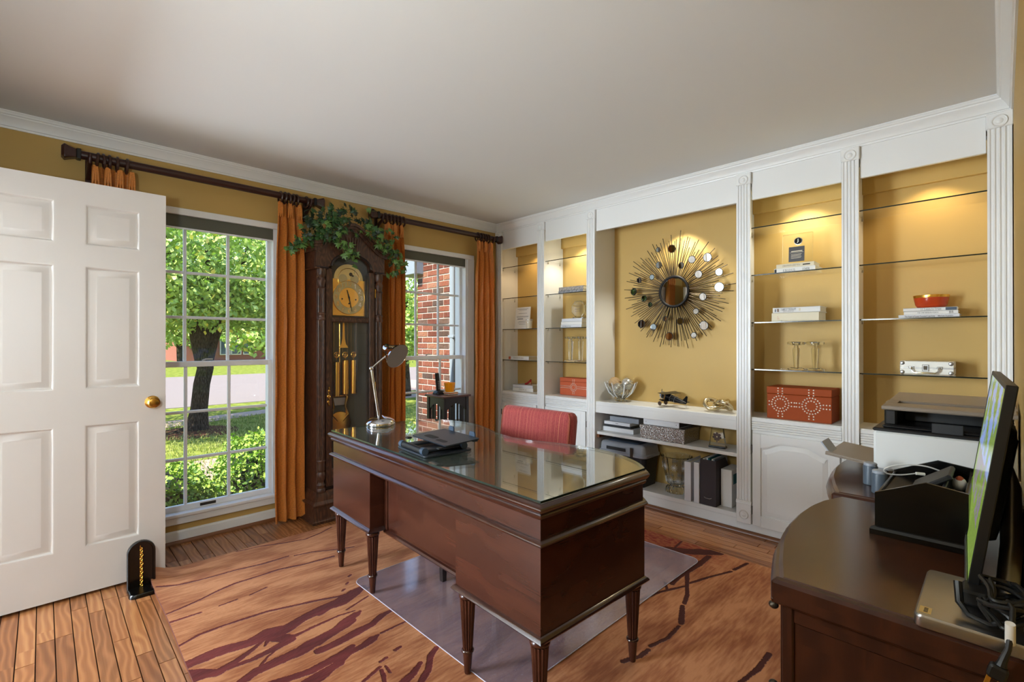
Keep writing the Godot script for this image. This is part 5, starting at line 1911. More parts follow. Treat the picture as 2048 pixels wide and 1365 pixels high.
# ---------------------------------------------------------------- chair
func chair() -> void:
	var t := thing("upholstered_chair", "red striped upholstered chair behind the desk", "chair", Vector3(1.765, 0.0165, 1.58), 0.02)
	ORG = Vector3.ZERO
	var f: StandardMaterial3D = M.chair_cloth
	var wood_m: StandardMaterial3D = M.clock_dark
	fresh()
	X = flat()
	loft(round_rect(-0.24, -0.27, 0.24, 0.26, 0.05), [Vector2(-0.012, 0.40), Vector2(0.0, 0.41), Vector2(0.004, 0.44), Vector2(0.0, 0.47), Vector2(-0.015, 0.485), Vector2(-0.05, 0.492)])
	done(t, "seat", f, 50.0)
	bx(t, "seat_frame", wood_m, Vector3(-0.225, 0.345, -0.245), Vector3(0.225, 0.402, 0.255), 0.006)
	fresh()
	var prof := round_rect(-0.262, -0.042, 0.262, 0.042, 0.036, 5)
	X = Transform3D(Basis(Vector3.RIGHT, -0.13), Vector3(0, 0.44, -0.235)) * Transform3D(Basis(Vector3(1, 0, 0), Vector3(0, 0, -1), Vector3(0, 1, 0)), Vector3.ZERO)
	loft(prof, [Vector2(-0.02, 0.0), Vector2(-0.004, 0.02), Vector2(0.0, 0.08), Vector2(0.0, 0.38), Vector2(-0.004, 0.405), Vector2(-0.016, 0.42), Vector2(-0.028, 0.424)])
	done(t, "backrest", f, 45.0)
	fresh()
	X = Transform3D(Basis(Vector3.RIGHT, -0.13), Vector3(0, 0.44, -0.235))
	for s in [-1.0, 1.0]:
		tube([Vector3(s * 0.252, 0.03, 0.034), Vector3(s * 0.252, 0.39, 0.034), Vector3(s * 0.235, 0.417, 0.03)], 0.0035, 6)
	done(t, "piping", M.piping)
	for s in [-1.0, 1.0]:
		for e in [[0.235, 0.0], [-0.215, -0.05]]:
			fresh()
			X = Transform3D()
			var a := Vector3(s * 0.205, 0.36, e[0])
			var b := Vector3(s * 0.198, 0.0, e[0] + e[1])
			for k in 4:
				pass
			var q := []
			for pt in [[b, 0.012], [a, 0.021]]:
				for d in [[-1, -1], [1, -1], [1, 1], [-1, 1]]:
					q.append(pt[0] + Vector3(d[0] * pt[1], 0, d[1] * pt[1]))
			for i in 4:
				var j := (i + 1) % 4
				quad_o(q[i], q[j], q[4 + j], q[4 + i], (q[i] + q[j]) / 2 - b)
			quad_o(q[0], q[1], q[2], q[3], Vector3.DOWN)
			quad_o(q[4], q[5], q[6], q[7], Vector3.UP)
			done(t, "leg", wood_m, 10.0)

# ---------------------------------------------------------------- side table and what stands on it
func side_table() -> void:
	var t := thing("side_table", "small dark slatted side table in front of the right window", "table", Vector3(0.18, 0, 0.75))
	bx(t, "table_top", M.table_top, Vector3(0.042, 0.777, 0.60), Vector3(0.322, 0.795, 0.90), 0.003)
	var m: StandardMaterial3D = M.table_wood
	for x in [0.07, 0.294]:
		for z in [0.63, 0.87]:
			bx(t, "leg", m, Vector3(x - 0.015, 0.0, z - 0.015), Vector3(x + 0.015, 0.777, z + 0.015), 0.002)
	for z in [0.63, 0.87]:
		fresh()
		var p := PackedVector2Array([Vector2(0.085, 0.777), Vector2(0.085, 0.66)])
		for i in 13:
			var u := i / 12.0
			p.append(Vector2(0.095 + 0.174 * u, 0.675 + 0.05 * sin(PI * u)))
		p.append_array([Vector2(0.279, 0.66), Vector2(0.279, 0.777)])
		extrude(p, z - 0.008, z + 0.008)
		done(t, "arched_apron", m)
		bx(t, "low_rail", m, Vector3(0.085, 0.18, z - 0.008), Vector3(0.279, 0.215, z + 0.008), 0.002)
		for k in 4:
			bx(t, "slat", m, Vector3(0.112 + 0.042 * k, 0.215, z - 0.005), Vector3(0.126 + 0.042 * k, 0.735, z + 0.005), 0.001)
	for x in [0.07, 0.294]:
		fresh()
		X = face_x(0.0)
		var p := PackedVector2Array([Vector2(-0.855, 0.777), Vector2(-0.855, 0.66)])
		for i in 13:
			var u := i / 12.0
			p.append(Vector2(-0.845 + 0.19 * u, 0.675 + 0.05 * sin(PI * u)))
		p.append_array([Vector2(-0.645, 0.66), Vector2(-0.645, 0.777)])
		extrude(p, x - 0.008, x + 0.008)
		done(t, "arched_apron", m)
		bx(t, "low_rail", m, Vector3(x - 0.008, 0.18, 0.645), Vector3(x + 0.008, 0.215, 0.855), 0.002)
		for k in 4:
			bx(t, "slat", m, Vector3(x - 0.005, 0.215, 0.676 + 0.045 * k), Vector3(x + 0.005, 0.735, 0.690 + 0.045 * k), 0.001)
	bx(t, "lower_shelf", m, Vector3(0.07, 0.195, 0.63), Vector3(0.294, 0.21, 0.87), 0.002)
	t = thing("cordless_phone", "black cordless phone standing in its charging base on the side table", "phone", Vector3(0.12, 0.7955, 0.80))
	fresh()
	X = flat()
	loft(round_rect(0.08, -0.85, 0.165, -0.755, 0.02), [Vector2(0, 0.7955), Vector2(0, 0.808), Vector2(-0.012, 0.822), Vector2(-0.022, 0.826)])
	done(t, "charging_base", M.dark_grey)
	var px := Transform3D(Basis(Vector3(0, 0, 1), 0.14) * Basis(Vector3.UP, 0.5), Vector3(0.118, 0.815, 0.805))
	fresh()
	X = px * Transform3D(Basis(Vector3(0, 0, -1), Vector3(0, 1, 0), Vector3(1, 0, 0)), Vector3.ZERO)
	loft(round_rect(-0.024, 0.0, 0.024, 0.168, 0.014), [Vector2(-0.004, -0.012), Vector2(0, -0.006), Vector2(0, 0.006), Vector2(-0.004, 0.010)])
	done(t, "handset", M.black_plastic)
	fresh()
	X = px
	ab(Vector3(0.0095, 0.112, -0.017), Vector3(0.0108, 0.148, 0.017))
	done(t, "display", M.slate)
	for r in 5:
		for c in 3:
			fresh()
			X = px
			ab(Vector3(0.0095, 0.022 + 0.016 * r, -0.018 + 0.0135 * c), Vector3(0.0118, 0.031 + 0.016 * r, -0.008 + 0.0135 * c), 0.001)
			done(t, "key", M.grey_plastic)
	for k in 3:
		t = thing("coaster", ["bottom cork coaster of the stack under the amber candle", "middle cork coaster of the stack under the amber candle", "top cork coaster of the stack under the amber candle"][k], "coaster", Vector3(0.195, 0.7955 + 0.0072 * k, 0.735), 0.06 * k - 0.05, "coasters under the amber candle")
		ORG = Vector3.ZERO
		bx(t, "tile", [M.paper_cream, M.coral_leather, M.paper_cream][k], Vector3(-0.05, 0.0, -0.05), Vector3(0.05, 0.007, 0.05), 0.002)
	var cc := Vector3(0.20, 0.8175, 0.745)
	t = thing("amber_candle", "amber jar candle on coasters on the side table", "candle", cc)
	fresh()
	lathe([Vector2(0.036, 0.0), Vector2(0.039, 0.01), Vector2(0.050, 0.078), Vector2(0.0485, 0.080), Vector2(0.0465, 0.078), Vector2(0.037, 0.012), Vector2(0.0, 0.008)], 32, cc)
	done(t, "jar", M.amber_glass)
	fresh()
	lathe([Vector2(0.036, 0.012), Vector2(0.0445, 0.058), Vector2(0.0, 0.058)], 28, cc)
	done(t, "wax", M.wax_amber)
	fresh()
	tube([cc + Vector3(0, 0.056, 0), cc + Vector3(0.001, 0.068, 0)], 0.001, 5)
	done(t, "wick", M.ink)

# ---------------------------------------------------------------- bow-front cabinets under the printer and the monitor
func bow(zn: float, dx: float) -> PackedVector2Array:
	var p := PackedVector2Array([Vector2(3.610, -zn), Vector2(3.610, -zn + 0.703)])
	var cv := Curve2D.new()
	for q in [[0.703, -0.036], [0.619, -0.066], [0.545, -0.079], [0.453, -0.084], [0.347, -0.080], [0.211, -0.060], [0.093, -0.029], [0.0, 0.0]]:
		cv.add_point(Vector2(3.282 + dx + q[1], -zn + q[0]))
	for i in 25:
		p.append(cv.sample_baked(cv.get_baked_length() * i / 24.0))
	return p

func credenza(label: String, zn: float, dx: float) -> void:
	var t := thing("bow_front_cabinet", label, "cabinet", Vector3(3.42, 0.0125, zn - 0.36), 0, "dark wood cabinets along the right wall")
	var o := bow(zn, dx)
	fresh()
	X = flat()
	loft(o, [Vector2(0.012, 0.712), Vector2(0.022, 0.716), Vector2(0.024, 0.723), Vector2(0.019, 0.729), Vector2(0.0195, 0.735), Vector2(0.014, 0.740), Vector2(0.0145, 0.746), Vector2(0.008, 0.751), Vector2(0.008, 0.757), Vector2(0.002, 0.763), Vector2(0.0, 0.765)])
	done(t, "top", M.walnut, 22.0)
	fresh()
	X = flat()
	loft(o, [Vector2(0.0, 0.0125), Vector2(0.004, 0.014), Vector2(0.004, 0.07), Vector2(-0.002, 0.08), Vector2(-0.004, 0.085), Vector2(-0.004, 0.714)])
	done(t, "carcass", M.walnut_side, 25.0)
	bx(t, "end_band", M.walnut_side, Vector3(3.264 + dx, 0.714, zn - 0.002), Vector3(3.636, 0.7638, zn + 0.0255), 0.006)
	bx(t, "corner_post", M.walnut_side, Vector3(3.278 + dx, 0.0125, zn - 0.006), Vector3(3.300 + dx, 0.712, zn + 0.003), 0.003)
	bx(t, "end_rail", M.walnut_side, Vector3(3.300 + dx, 0.676, zn - 0.006), Vector3(3.612, 0.712, zn + 0.002), 0.003)
	bx(t, "end_foot_rail", M.walnut_side, Vector3(3.300 + dx, 0.0125, zn - 0.006), Vector3(3.612, 0.10, zn + 0.004), 0.003)
	for k in 3:
		fresh()
		X = flat()
		var y0 := 0.10 + 0.2 * k
		var strip := PackedVector2Array()
		var pts := o.slice(4, 25)
		for q in pts:
			strip.append(Vector2(q.x + 0.006, q.y))
		for i in range(pts.size() - 1, -1, -1):
			strip.append(Vector2(pts[i].x - 0.005, pts[i].y))
		extrude(strip, y0, y0 + 0.18)
		done(t, "drawer_front", M.walnut_side, 30.0)
		for f in [0.22, 0.50]:
			fresh()
			var xx := 3.282 + dx - 0.075
			ball(Vector3(xx - 0.012, y0 + 0.09, zn - f), Vector3(0.012, 0.010, 0.010), 12)
			done(t, "pull", M.hinge_metal)

func credenzas() -> void:
	credenza("dark walnut bow-front cabinet under the monitor, nearest the camera", 2.203, 0.0)
	credenza("dark walnut bow-front cabinet under the printer, against the bookcase side", 1.446, -0.054)

func credenza_things() -> void:
	var y := 0.7655
	# desk organiser
	var t := thing("desk_organizer", "black desk organizer with slanted sides behind the monitor", "organizer", Vector3(3.48, y, 1.63))
	var bm: StandardMaterial3D = M.black_gloss
	fresh()
	X = flat()
	loft(rect(3.362, -1.795, 3.552, -1.46), [Vector2(0, y), Vector2(0, 0.778), Vector2(-0.004, 0.784), Vector2(-0.007, 0.786)])
	done(t, "base", bm, 20.0)
	var side := PackedVector2Array([Vector2(3.372, 0.785), Vector2(3.546, 0.785), Vector2(3.546, 0.903), Vector2(3.471, 0.914), Vector2(3.372, 0.870)])
	for z in [1.466, 1.776]:
		fresh()
		extrude(side, z, z + 0.010)
		done(t, "side_panel", bm)
	bx(t, "front_panel", bm, Vector3(3.372, 0.785, 1.475), Vector3(3.380, 0.866, 1.777), 0.002)
	bx(t, "back_panel", bm, Vector3(3.538, 0.785, 1.475), Vector3(3.546, 0.898, 1.777), 0.002)
	bx(t, "divider", M.dark_grey, Vector3(3.497, 0.785, 1.475), Vector3(3.505, 0.902, 1.777), 0.002)
	fresh()
	quad(Vector3(3.380, 0.858, 1.776), Vector3(3.45, 0.842, 1.776), Vector3(3.45, 0.842, 1.476), Vector3(3.380, 0.858, 1.476))
	quad(Vector3(3.380, 0.850, 1.476), Vector3(3.45, 0.834, 1.476), Vector3(3.45, 0.834, 1.776), Vector3(3.380, 0.850, 1.776))
	done(t, "sloped_tray", M.black_plastic)
	t = thing("letter_tray", "narrow black letter tray with pale wooden edge behind the monitor", "tray", Vector3(3.618, y, 1.63))
	bx(t, "tray", bm, Vector3(3.602, y, 1.48), Vector3(3.634, 0.885, 1.79), 0.003)
	bx(t, "wooden_edge", M.wax_white, Vector3(3.602, 0.885, 1.50), Vector3(3.634, 0.893, 1.76), 0.001)
	t = thing("phone_case", "dark slim device leaning inside the black organizer", "device", Vector3(3.47, 0.80, 1.66))
	fresh()
	X = Transform3D(Basis(Vector3(0, 0, 1), 0.62), Vector3(3.475, 0.895, 1.64))
	X = X * flat()
	loft(round_rect(-0.052, -0.07, 0.045, 0.07, 0.012), [Vector2(-0.003, -0.006), Vector2(0, -0.003), Vector2(0, 0.003), Vector2(-0.003, 0.006)])
	done(t, "shell", M.dark_grey)
	t = thing("charging_cable", "white charging cable looped over the black organizer", "cable", Vector3(3.42, 0.90, 1.60))
	fresh()
	var cv := Curve3D.new()
	for p in [[3.430, 0.884, 1.55], [3.400, 0.878, 1.57], [3.372, 0.880, 1.59], [3.366, 0.893, 1.60], [3.387, 0.907, 1.60], [3.415, 0.915, 1.60], [3.45, 0.916, 1.59], [3.476, 0.909, 1.58], [3.50, 0.894, 1.56], [3.515, 0.87, 1.56], [3.512, 0.83, 1.58], [3.49, 0.80, 1.60]]:
		cv.add_point(Vector3(p[0], p[1], p[2]))
	var pts := []
	for k in 60:
		pts.append(cv.sample_baked(cv.get_baked_length() * k / 59.0, true))
	tube(pts, 0.0019, 7)
	done(t, "cord", M.printer_white)
	fresh()
	tube([Vector3(3.430, 0.884, 1.55), Vector3(3.448, 0.883, 1.54)], 0.0042, 8)
	done(t, "connector", M.bulb_white)
	t = thing("computer_mouse", "small white and copper mouse tucked in the organizer behind the monitor", "mouse", Vector3(3.523, 0.786, 1.62))
	fresh()
	ball(Vector3(3.523, 0.888, 1.62), Vector3(0.0145, 0.018, 0.03), 20)
	done(t, "shell", M.bulb_white)
	fresh()
	ball(Vector3(3.523, 0.892, 1.62), Vector3(0.011, 0.0165, 0.024), 20)
	done(t, "top_cover", M.coral_leather)
	bx(t, "pad", M.black_mat, Vector3(3.508, 0.786, 1.58), Vector3(3.536, 0.872, 1.66), 0.004)
	# monitor
	t = thing("computer_monitor", "thin black monitor seen from the side at the right edge", "monitor", Vector3(3.58, y, 1.95))
	var ux := Vector3(0.040, 0, 0.999).normalized()
	var uy := (Vector3(0.135, 0.99, 0) - ux * Vector3(0.135, 0.99, 0).dot(ux)).normalized()
	var B := Basis(ux, uy, ux.cross(uy))
	var near_low := Vector3(3.553, 0.797, 2.10)
	var F := Transform3D(B, near_low - ux * 0.57)
	fresh()
	X = F
	loft(round_rect(0, 0, 0.57, 0.385, 0.004, 3), [Vector2(-0.001, -0.016), Vector2(0, -0.014), Vector2(0, -0.001), Vector2(-0.001, 0.0), Vector2(-0.009, 0.0), Vector2(-0.010, -0.001)], true, false)
	done(t, "frame", M.black_plastic, 20.0)
	fresh()
	X = F
	quad_uv(Vector3(0.0095, 0.014, -0.001), Vector3(0.5605, 0.014, -0.001), Vector3(0.5605, 0.3755, -0.001), Vector3(0.0095, 0.3755, -0.001), Vector2(0, 0), Vector2(1, 1))
	done(t, "screen", M.screen_glow)
	fresh()
	X = F
	ab(Vector3(0.004, 0.0, -0.0005), Vector3(0.566, 0.014, 0.002), 0.001)
	done(t, "chin", M.steel)
	fresh()
	X = F
	loft(round_rect(0.14, 0.05, 0.43, 0.30, 0.03), [Vector2(-0.05, -0.042), Vector2(-0.012, -0.036), Vector2(0.0, -0.015)])
	done(t, "back_housing", M.dark_grey)
	bx(t, "corner_foot", M.black_mat, Vector3(3.548, 0.789, 2.085), Vector3(3.585, 0.815, 2.14), 0.004)
	fresh()
	tube([Vector3(3.605, 0.79, 2.06), Vector3(3.612, 0.86, 1.97), Vector3(3.612, 0.95, 1.86), Vector3(3.604, 0.98, 1.82)], [0.016, 0.016, 0.016, 0.014], 12)
	done(t, "stand_neck", M.steel)
	fresh()
	X = flat()
	loft(round_rect(3.492, -2.232, 3.634, -2.0, 0.012), [Vector2(-0.002, y), Vector2(0, y + 0.003), Vector2(0, 0.783), Vector2(-0.003, 0.787)])
	done(t, "stand_base", M.steel)
	bx(t, "sticker", M.gilt_pale, Vector3(3.498, 0.7872, 2.194), Vector3(3.514, 0.7876, 2.220), 0.0)
	for k in 4:
		bx(t, "sticker_print", M.ink, Vector3(3.504, 0.7876, 2.198 + 0.005 * k), Vector3(3.5095, 0.7879, 2.2005 + 0.005 * k), 0.0)
	# black cables on the stand and the hanging plug
	t = thing("cable_bundle", "tangle of black cables on the monitor stand", "cable", Vector3(3.60, 0.79, 2.16))
	for k in 7:
		fresh()
		var c := Vector3(3.600 + 0.004 * (k % 3), 0.800 + 0.007 * k, 2.165 + 0.010 * sin(k * 2.0))
		var loop := []
		for i in 36:
			var a := TAU * i / 36.0
			loop.append(c + Vector3(0.024 * cos(a) + 0.006 * sin(3 * a + k), 0.006 * sin(2 * a + k * 1.3), (0.042 + 0.004 * (k % 4)) * sin(a)))
		tube(loop, 0.0036, 7, true)
		done(t, "loop", M.black_plastic)
	fresh()
	tube([Vector3(3.545, 0.835, 2.16), Vector3(3.548, 0.805, 2.175), Vector3(3.560, 0.796, 2.195), Vector3(3.585, 0.794, 2.205), Vector3(3.61, 0.80, 2.20)], [0.006, 0.006, 0.0042, 0.0036, 0.0036], 8)
	done(t, "barrel_end", M.black_plastic)
	t = thing("power_plug", "black power cord with two-pronged plug hanging off the cabinet edge", "power cord", Vector3(3.60, 0.74, 2.25))
	fresh()
	tube([Vector3(3.606, 0.836, 2.195), Vector3(3.611, 0.838, 2.225), Vector3(3.610, 0.820, 2.246), Vector3(3.606, 0.785, 2.252), Vector3(3.600, 0.765, 2.254), Vector3(3.598, 0.757, 2.255)], [0.0036, 0.0036, 0.0038, 0.004, 0.0055, 0.007], 9)
	done(t, "cord", M.black_plastic)
	fresh()
	X = Transform3D(Basis(Vector3(0, 0, 1), -0.25), Vector3(3.5945, 0.747, 2.256))
	loft(round_rect(-0.011, -0.012, 0.011, 0.010, 0.005), [Vector2(-0.003, -0.008), Vector2(0, -0.005), Vector2(0, 0.005), Vector2(-0.003, 0.008)])
	done(t, "plug_body", M.black_plastic)
	for s in [-1.0, 1.0]:
		fresh()
		X = Transform3D(Basis(Vector3(0, 0, 1), -0.25), Vector3(3.5945, 0.747, 2.256))
		ab(Vector3(s * 0.0065 - 0.003, -0.029, -0.001), Vector3(s * 0.0065 + 0.003, -0.011, 0.001), 0.0005)
		done(t, "prong", M.gold)
	fresh()
	X = Transform3D(Basis(Vector3(1, 0, 0), 0.2), Vector3(3.608, 0.809, 2.249))
	lathe([Vector2(0.006, -0.018), Vector2(0.006, 0.016)], 12)
	done(t, "label_tag", M.paper)
	# printer
	t = thing("printer", "white and black inkjet printer with raised lid on the far cabinet", "printer", Vector3(3.45, y, 0.97))
	bx(t, "body", M.printer_white, Vector3(3.277, 0.800, 0.765), Vector3(3.632, 0.940, 1.180), 0.008)
	for p in [[3.30, 0.79], [3.61, 0.79], [3.30, 1.15], [3.61, 1.15]]:
		bx(t, "foot", M.black_mat, Vector3(p[0] - 0.015, y, p[1] - 0.015), Vector3(p[0] + 0.015, 0.802, p[1] + 0.015), 0.002)
	bx(t, "dark_deck", M.printer_dark, Vector3(3.275, 0.938, 0.763), Vector3(3.634, 0.950, 1.182), 0.004)
	bx(t, "recessed_bed", M.printer_dark, Vector3(3.300, 0.948, 0.79), Vector3(3.625, 0.962, 1.165), 0.006)
	bx(t, "paper_stop", M.dark_grey, Vector3(3.434, 0.946, 1.168), Vector3(3.513, 0.982, 1.174), 0.002)
	for x in [3.322, 3.606]:
		bx(t, "lid_support", M.printer_dark, Vector3(x - 0.018, 0.958, 0.80), Vector3(x + 0.018, 1.016, 1.15), 0.006)
	bx(t, "feeder_core", M.black_mat, Vector3(3.345, 0.962, 0.80), Vector3(3.59, 1.016, 1.02), 0.004)
	fresh()
	X = Transform3D(Basis(Vector3(1, 0, 0), 0.045), Vector3(0, 1.016, 1.19)) * flat()
	var lid := PackedVector2Array([Vector2(3.298, 0.0), Vector2(3.634, 0.0), Vector2(3.634, 0.10), Vector2(3.298, 0.10)])
	loft(rect(3.302, 0.0, 3.634, 0.085), [Vector2(-0.003, 0.0), Vector2(0, 0.004), Vector2(0, 0.012), Vector2(-0.003, 0.015)])
	loft(rect(3.302, 0.145, 3.634, 0.40), [Vector2(-0.003, 0.0), Vector2(0, 0.004), Vector2(0, 0.012), Vector2(-0.003, 0.015)])
	loft(rect(3.302, 0.085, 3.336, 0.145), [Vector2(0, 0.0), Vector2(0, 0.015)])
	loft(rect(3.600, 0.085, 3.634, 0.145), [Vector2(0, 0.0), Vector2(0, 0.015)])
	done(t, "scanner_lid", M.printer_tan, 25.0)
	fresh()
	X = Transform3D(Basis(Vector3(1, 0, 0), 0.045), Vector3(0, 1.016, 1.19)) * flat()
	loft(rect(3.336, 0.085, 3.600, 0.145), [Vector2(0, 0.0), Vector2(0, 0.004)])
	done(t, "feed_slot", M.black_mat)
	fresh()
	X = Transform3D(Basis(Vector3(0, 0, 1), -0.12), Vector3(3.277, 0.812, 0))
	ab(Vector3(-0.152, -0.006, 0.86), Vector3(0.004, 0.0, 1.168), 0.002)
	ab(Vector3(-0.152, 0.0, 1.150), Vector3(0.0, 0.006, 1.168), 0.001)
	done(t, "output_tray", M.printer_tan)
	fresh()
	X = Transform3D(Basis(Vector3(0, 0, 1), 0.62), Vector3(3.134, 0.830, 0))
	ab(Vector3(-0.002, -0.004, 1.04), Vector3(0.003, 0.045, 1.145), 0.001)
	done(t, "tray_flap", M.grey_plastic)
	for k in 2:
		var c: Vector3 = [Vector3(3.283, y, 1.272), Vector3(3.322, y, 1.372)][k]
		t = thing("grey_canister", ["small blue-grey cylinder under the printer tray", "small blue-grey cylinder beside the organizer's corner"][k], "canister", c, 0, "small cylinders beside the printer")
		fresh()
		lathe([Vector2(0.0195, 0.0), Vector2(0.021, 0.003), Vector2(0.021, 0.062), Vector2(0.019, 0.065)], 24, c)
		done(t, "body", M.cup_blue)
		fresh()
		lathe([Vector2(0.0195, 0.065), Vector2(0.0195, 0.072), Vector2(0.017, 0.074)], 24, c)
		done(t, "cap", M.grey_plastic)

# ---------------------------------------------------------------- door stop
func door_stop() -> void:
	var t := thing("door_stop", "black arched doorstop with gold chain beside the door", "doorstop", Vector3(0.56, 0, 2.945))
	fresh()
	X = face_x(0.0)
	var a := PackedVector2Array([Vector2(-3.003, 0.0), Vector2(-2.887, 0.0)])
	for i in 17:
		var g := PI * i / 16.0
		a.append(Vector2(-2.945 + 0.058 * cos(g), 0.19 + 0.058 * sin(g)))
	loft(a, [Vector2(-0.002, 0.532), Vector2(0, 0.535), Vector2(0, 0.552), Vector2(-0.004, 0.556), Vector2(-0.010, 0.556), Vector2(-0.012, 0.550)])
	done(t, "arched_back", M.black_gloss, 30.0)
	fresh()
	X = flat()
	loft(round_rect(0.535, -3.003, 0.650, -2.887, 0.03), [Vector2(0, 0.0), Vector2(0.001, 0.004), Vector2(0, 0.014), Vector2(-0.004, 0.019), Vector2(-0.010, 0.020)])
	done(t, "base", M.black_gloss)
	for k in 18:
		fresh()
		torus(Vector3(0.5555, 0.026 + 0.0108 * k, 2.945 + 0.001 * sin(k * 1.7)), Vector3(1, 0, 0.3) if k % 2 == 0 else Vector3(0.35, 0, 1), 0.0052, 0.0016, 12, 5)
		done(t, "chain_link", M.gold)
	bx(t, "gold_strip", M.brass, Vector3(0.5505, 0.024, 2.9475), Vector3(0.5525, 0.225, 2.9515), 0.0005)

# ---------------------------------------------------------------- sunburst mirror
func sunburst() -> void:
	var c := Vector3(1.803, 1.650, -0.235)
	var t := thing("sunburst_mirror", "round sunburst wall mirror of dark metal rods and small discs", "mirror", c)
	var n := 116
	for i in n:
		var a := TAU * i / n + rng.randf_range(-0.012, 0.012)
		var r1 := 0.395 + 0.045 * sin(i * 1.93) + rng.randf_range(-0.03, 0.03)
		if absf(sin(a)) > 0.97:
			r1 += 0.02
		fresh()
		var d := Vector3(cos(a), sin(a), 0)
		tube([c + d * 0.115 + Vector3(0, 0, -0.004 + 0.006 * (i % 3)), c + d * r1 + Vector3(0, 0, rng.randf_range(-0.012, 0.018))], 0.0027, 5)
		done(t, "rod", M.rod_bronze)
	fresh()
	torus(c + Vector3(0, 0, 0.006), Vector3(0, 0, 1), 0.117, 0.011, 56, 10)
	done(t, "frame_ring", M.iron)
	fresh()
	X = Transform3D(Basis(Vector3.RIGHT, PI / 2), c + Vector3(0, 0, 0.002))
	lathe([Vector2(0.113, 0), Vector2(0.113, 0.006)], 56)
	done(t, "mirror_disc", M.mirror)
	var discs := [[-0.123, 0.343, 0.018], [-0.008, 0.335, 0.03], [-0.119, 0.22, 0.025], [-0.18, 0.129, 0.02], [-0.296, 0.114, 0.02], [-0.346, 0.023, 0.027], [-0.25, -0.04, 0.024], [-0.195, -0.093, 0.018], [-0.275, -0.246, 0.031], [-0.167, -0.275, 0.026], [-0.067, -0.211, 0.019], [-0.031, -0.35, 0.03], [0.06, -0.234, 0.026], [0.168, -0.344, 0.021], [0.245, -0.272, 0.033], [0.185, -0.164, 0.021], [0.238, -0.057, 0.027], [0.359, 0.005, 0.033], [0.358, 0.115, 0.026], [0.272, 0.232, 0.031], [0.205, 0.114, 0.028], [0.154, 0.231, 0.027], [0.068, 0.195, 0.022]]
	for e in discs:
		var s := Node3D.new()
		s.name = "small_mirror"
		t.add_child(s, true)
		var up: float = -0.34 if e[1] > 0.09 or e[0] > 0.2 else 0.1
		if e[1] < -0.1 and e[0] < 0.2:
			up = 0.12
		var basis := Basis(Vector3.RIGHT, PI / 2 + up * -1.0 * 0.35) * Basis(Vector3.UP, 0.0)
		var at := Transform3D(basis, c + Vector3(e[0], e[1], 0.022))
		fresh()
		X = at
		lathe([Vector2(e[2], 0.0), Vector2(e[2], 0.004)], 28)
		done(s, "glass_disc", M.mirror)
		fresh()
		X = at
		torus(Vector3(0, 0.002, 0), Vector3.UP, e[2], 0.0028, 28, 6)
		lathe([Vector2(0.006, -0.02), Vector2(0.006, 0.0)], 8)
		done(s, "disc_rim", M.iron)

# ---------------------------------------------------------------- things on the glass shelves
func book(label: String, x0: float, x1: float, y: float, h: float, zf: float, d: float, cover: Material, group: String, turn := 0.0) -> Node3D:
	var c := Vector3((x0 + x1) / 2, y, zf - d / 2)
	var t := thing("book", label, "book", c, turn, group)
	ORG = Vector3.ZERO
	var w := (x1 - x0) / 2
	fresh()
	ab(Vector3(-w, 0.0, -d / 2), Vector3(w, 0.0022, d / 2))
	ab(Vector3(-w, h - 0.0022, -d / 2), Vector3(w, h, d / 2))
	ab(Vector3(-w, 0.0, d / 2 - 0.003), Vector3(w, h, d / 2), 0.001)
	done(t, "cover", cover)
	bx(t, "pages", M.page_edge, Vector3(-w + 0.004, 0.0022, -d / 2 + 0.004), Vector3(w - 0.004, h - 0.0022, d / 2 - 0.003), 0.0)
	return t

func spine_text(t: Node3D, text: String, h: float, m: Material, x: float, y: float, d: float, width := 0.0, serif := false) -> void:
	ORG = Vector3.ZERO
	letters(t, "spine_title", text, h, m, Vector3(x, y, d / 2 + 0.0004), Vector3.ZERO, width, serif)

func crystal_holder(label: String, x: float, y: float, z: float, h: float, r: float, group: String) -> void:
	var c := Vector3(x, y, z)
	var t := thing("crystal_candle_holder", label, "candle holder", c, 0, group)
	fresh()
	X = Transform3D(Basis(Vector3.UP, 0.4), c) * flat()
	loft(round_rect(-r * 0.9, -r * 0.9, r * 0.9, r * 0.9, 0.006, 2), [Vector2(-0.001, 0.0), Vector2(0, 0.002), Vector2(-0.001, 0.009), Vector2(-0.012, 0.013)])
	done(t, "foot", M.crystal, 25.0)
	fresh()
	lathe([Vector2(r * 0.28, 0.0135), Vector2(r * 0.42, h - 0.052), Vector2(r * 0.42, h - 0.044), Vector2(r * 0.26, h - 0.036), Vector2(r * 0.26, h - 0.024)], 8, c)
	done(t, "faceted_stem", M.crystal, 20.0)
	fresh()
	lathe([Vector2(r * 0.5, h - 0.0235), Vector2(r * 0.95, h - 0.018), Vector2(r, h - 0.010), Vector2(r * 0.97, h - 0.002), Vector2(r * 0.85, h), Vector2(r * 0.35, h - 0.006), Vector2(r * 0.3, h - 0.015), Vector2(0.0, h - 0.016)], 24, c)
	done(t, "drip_dish", M.crystal, 30.0)

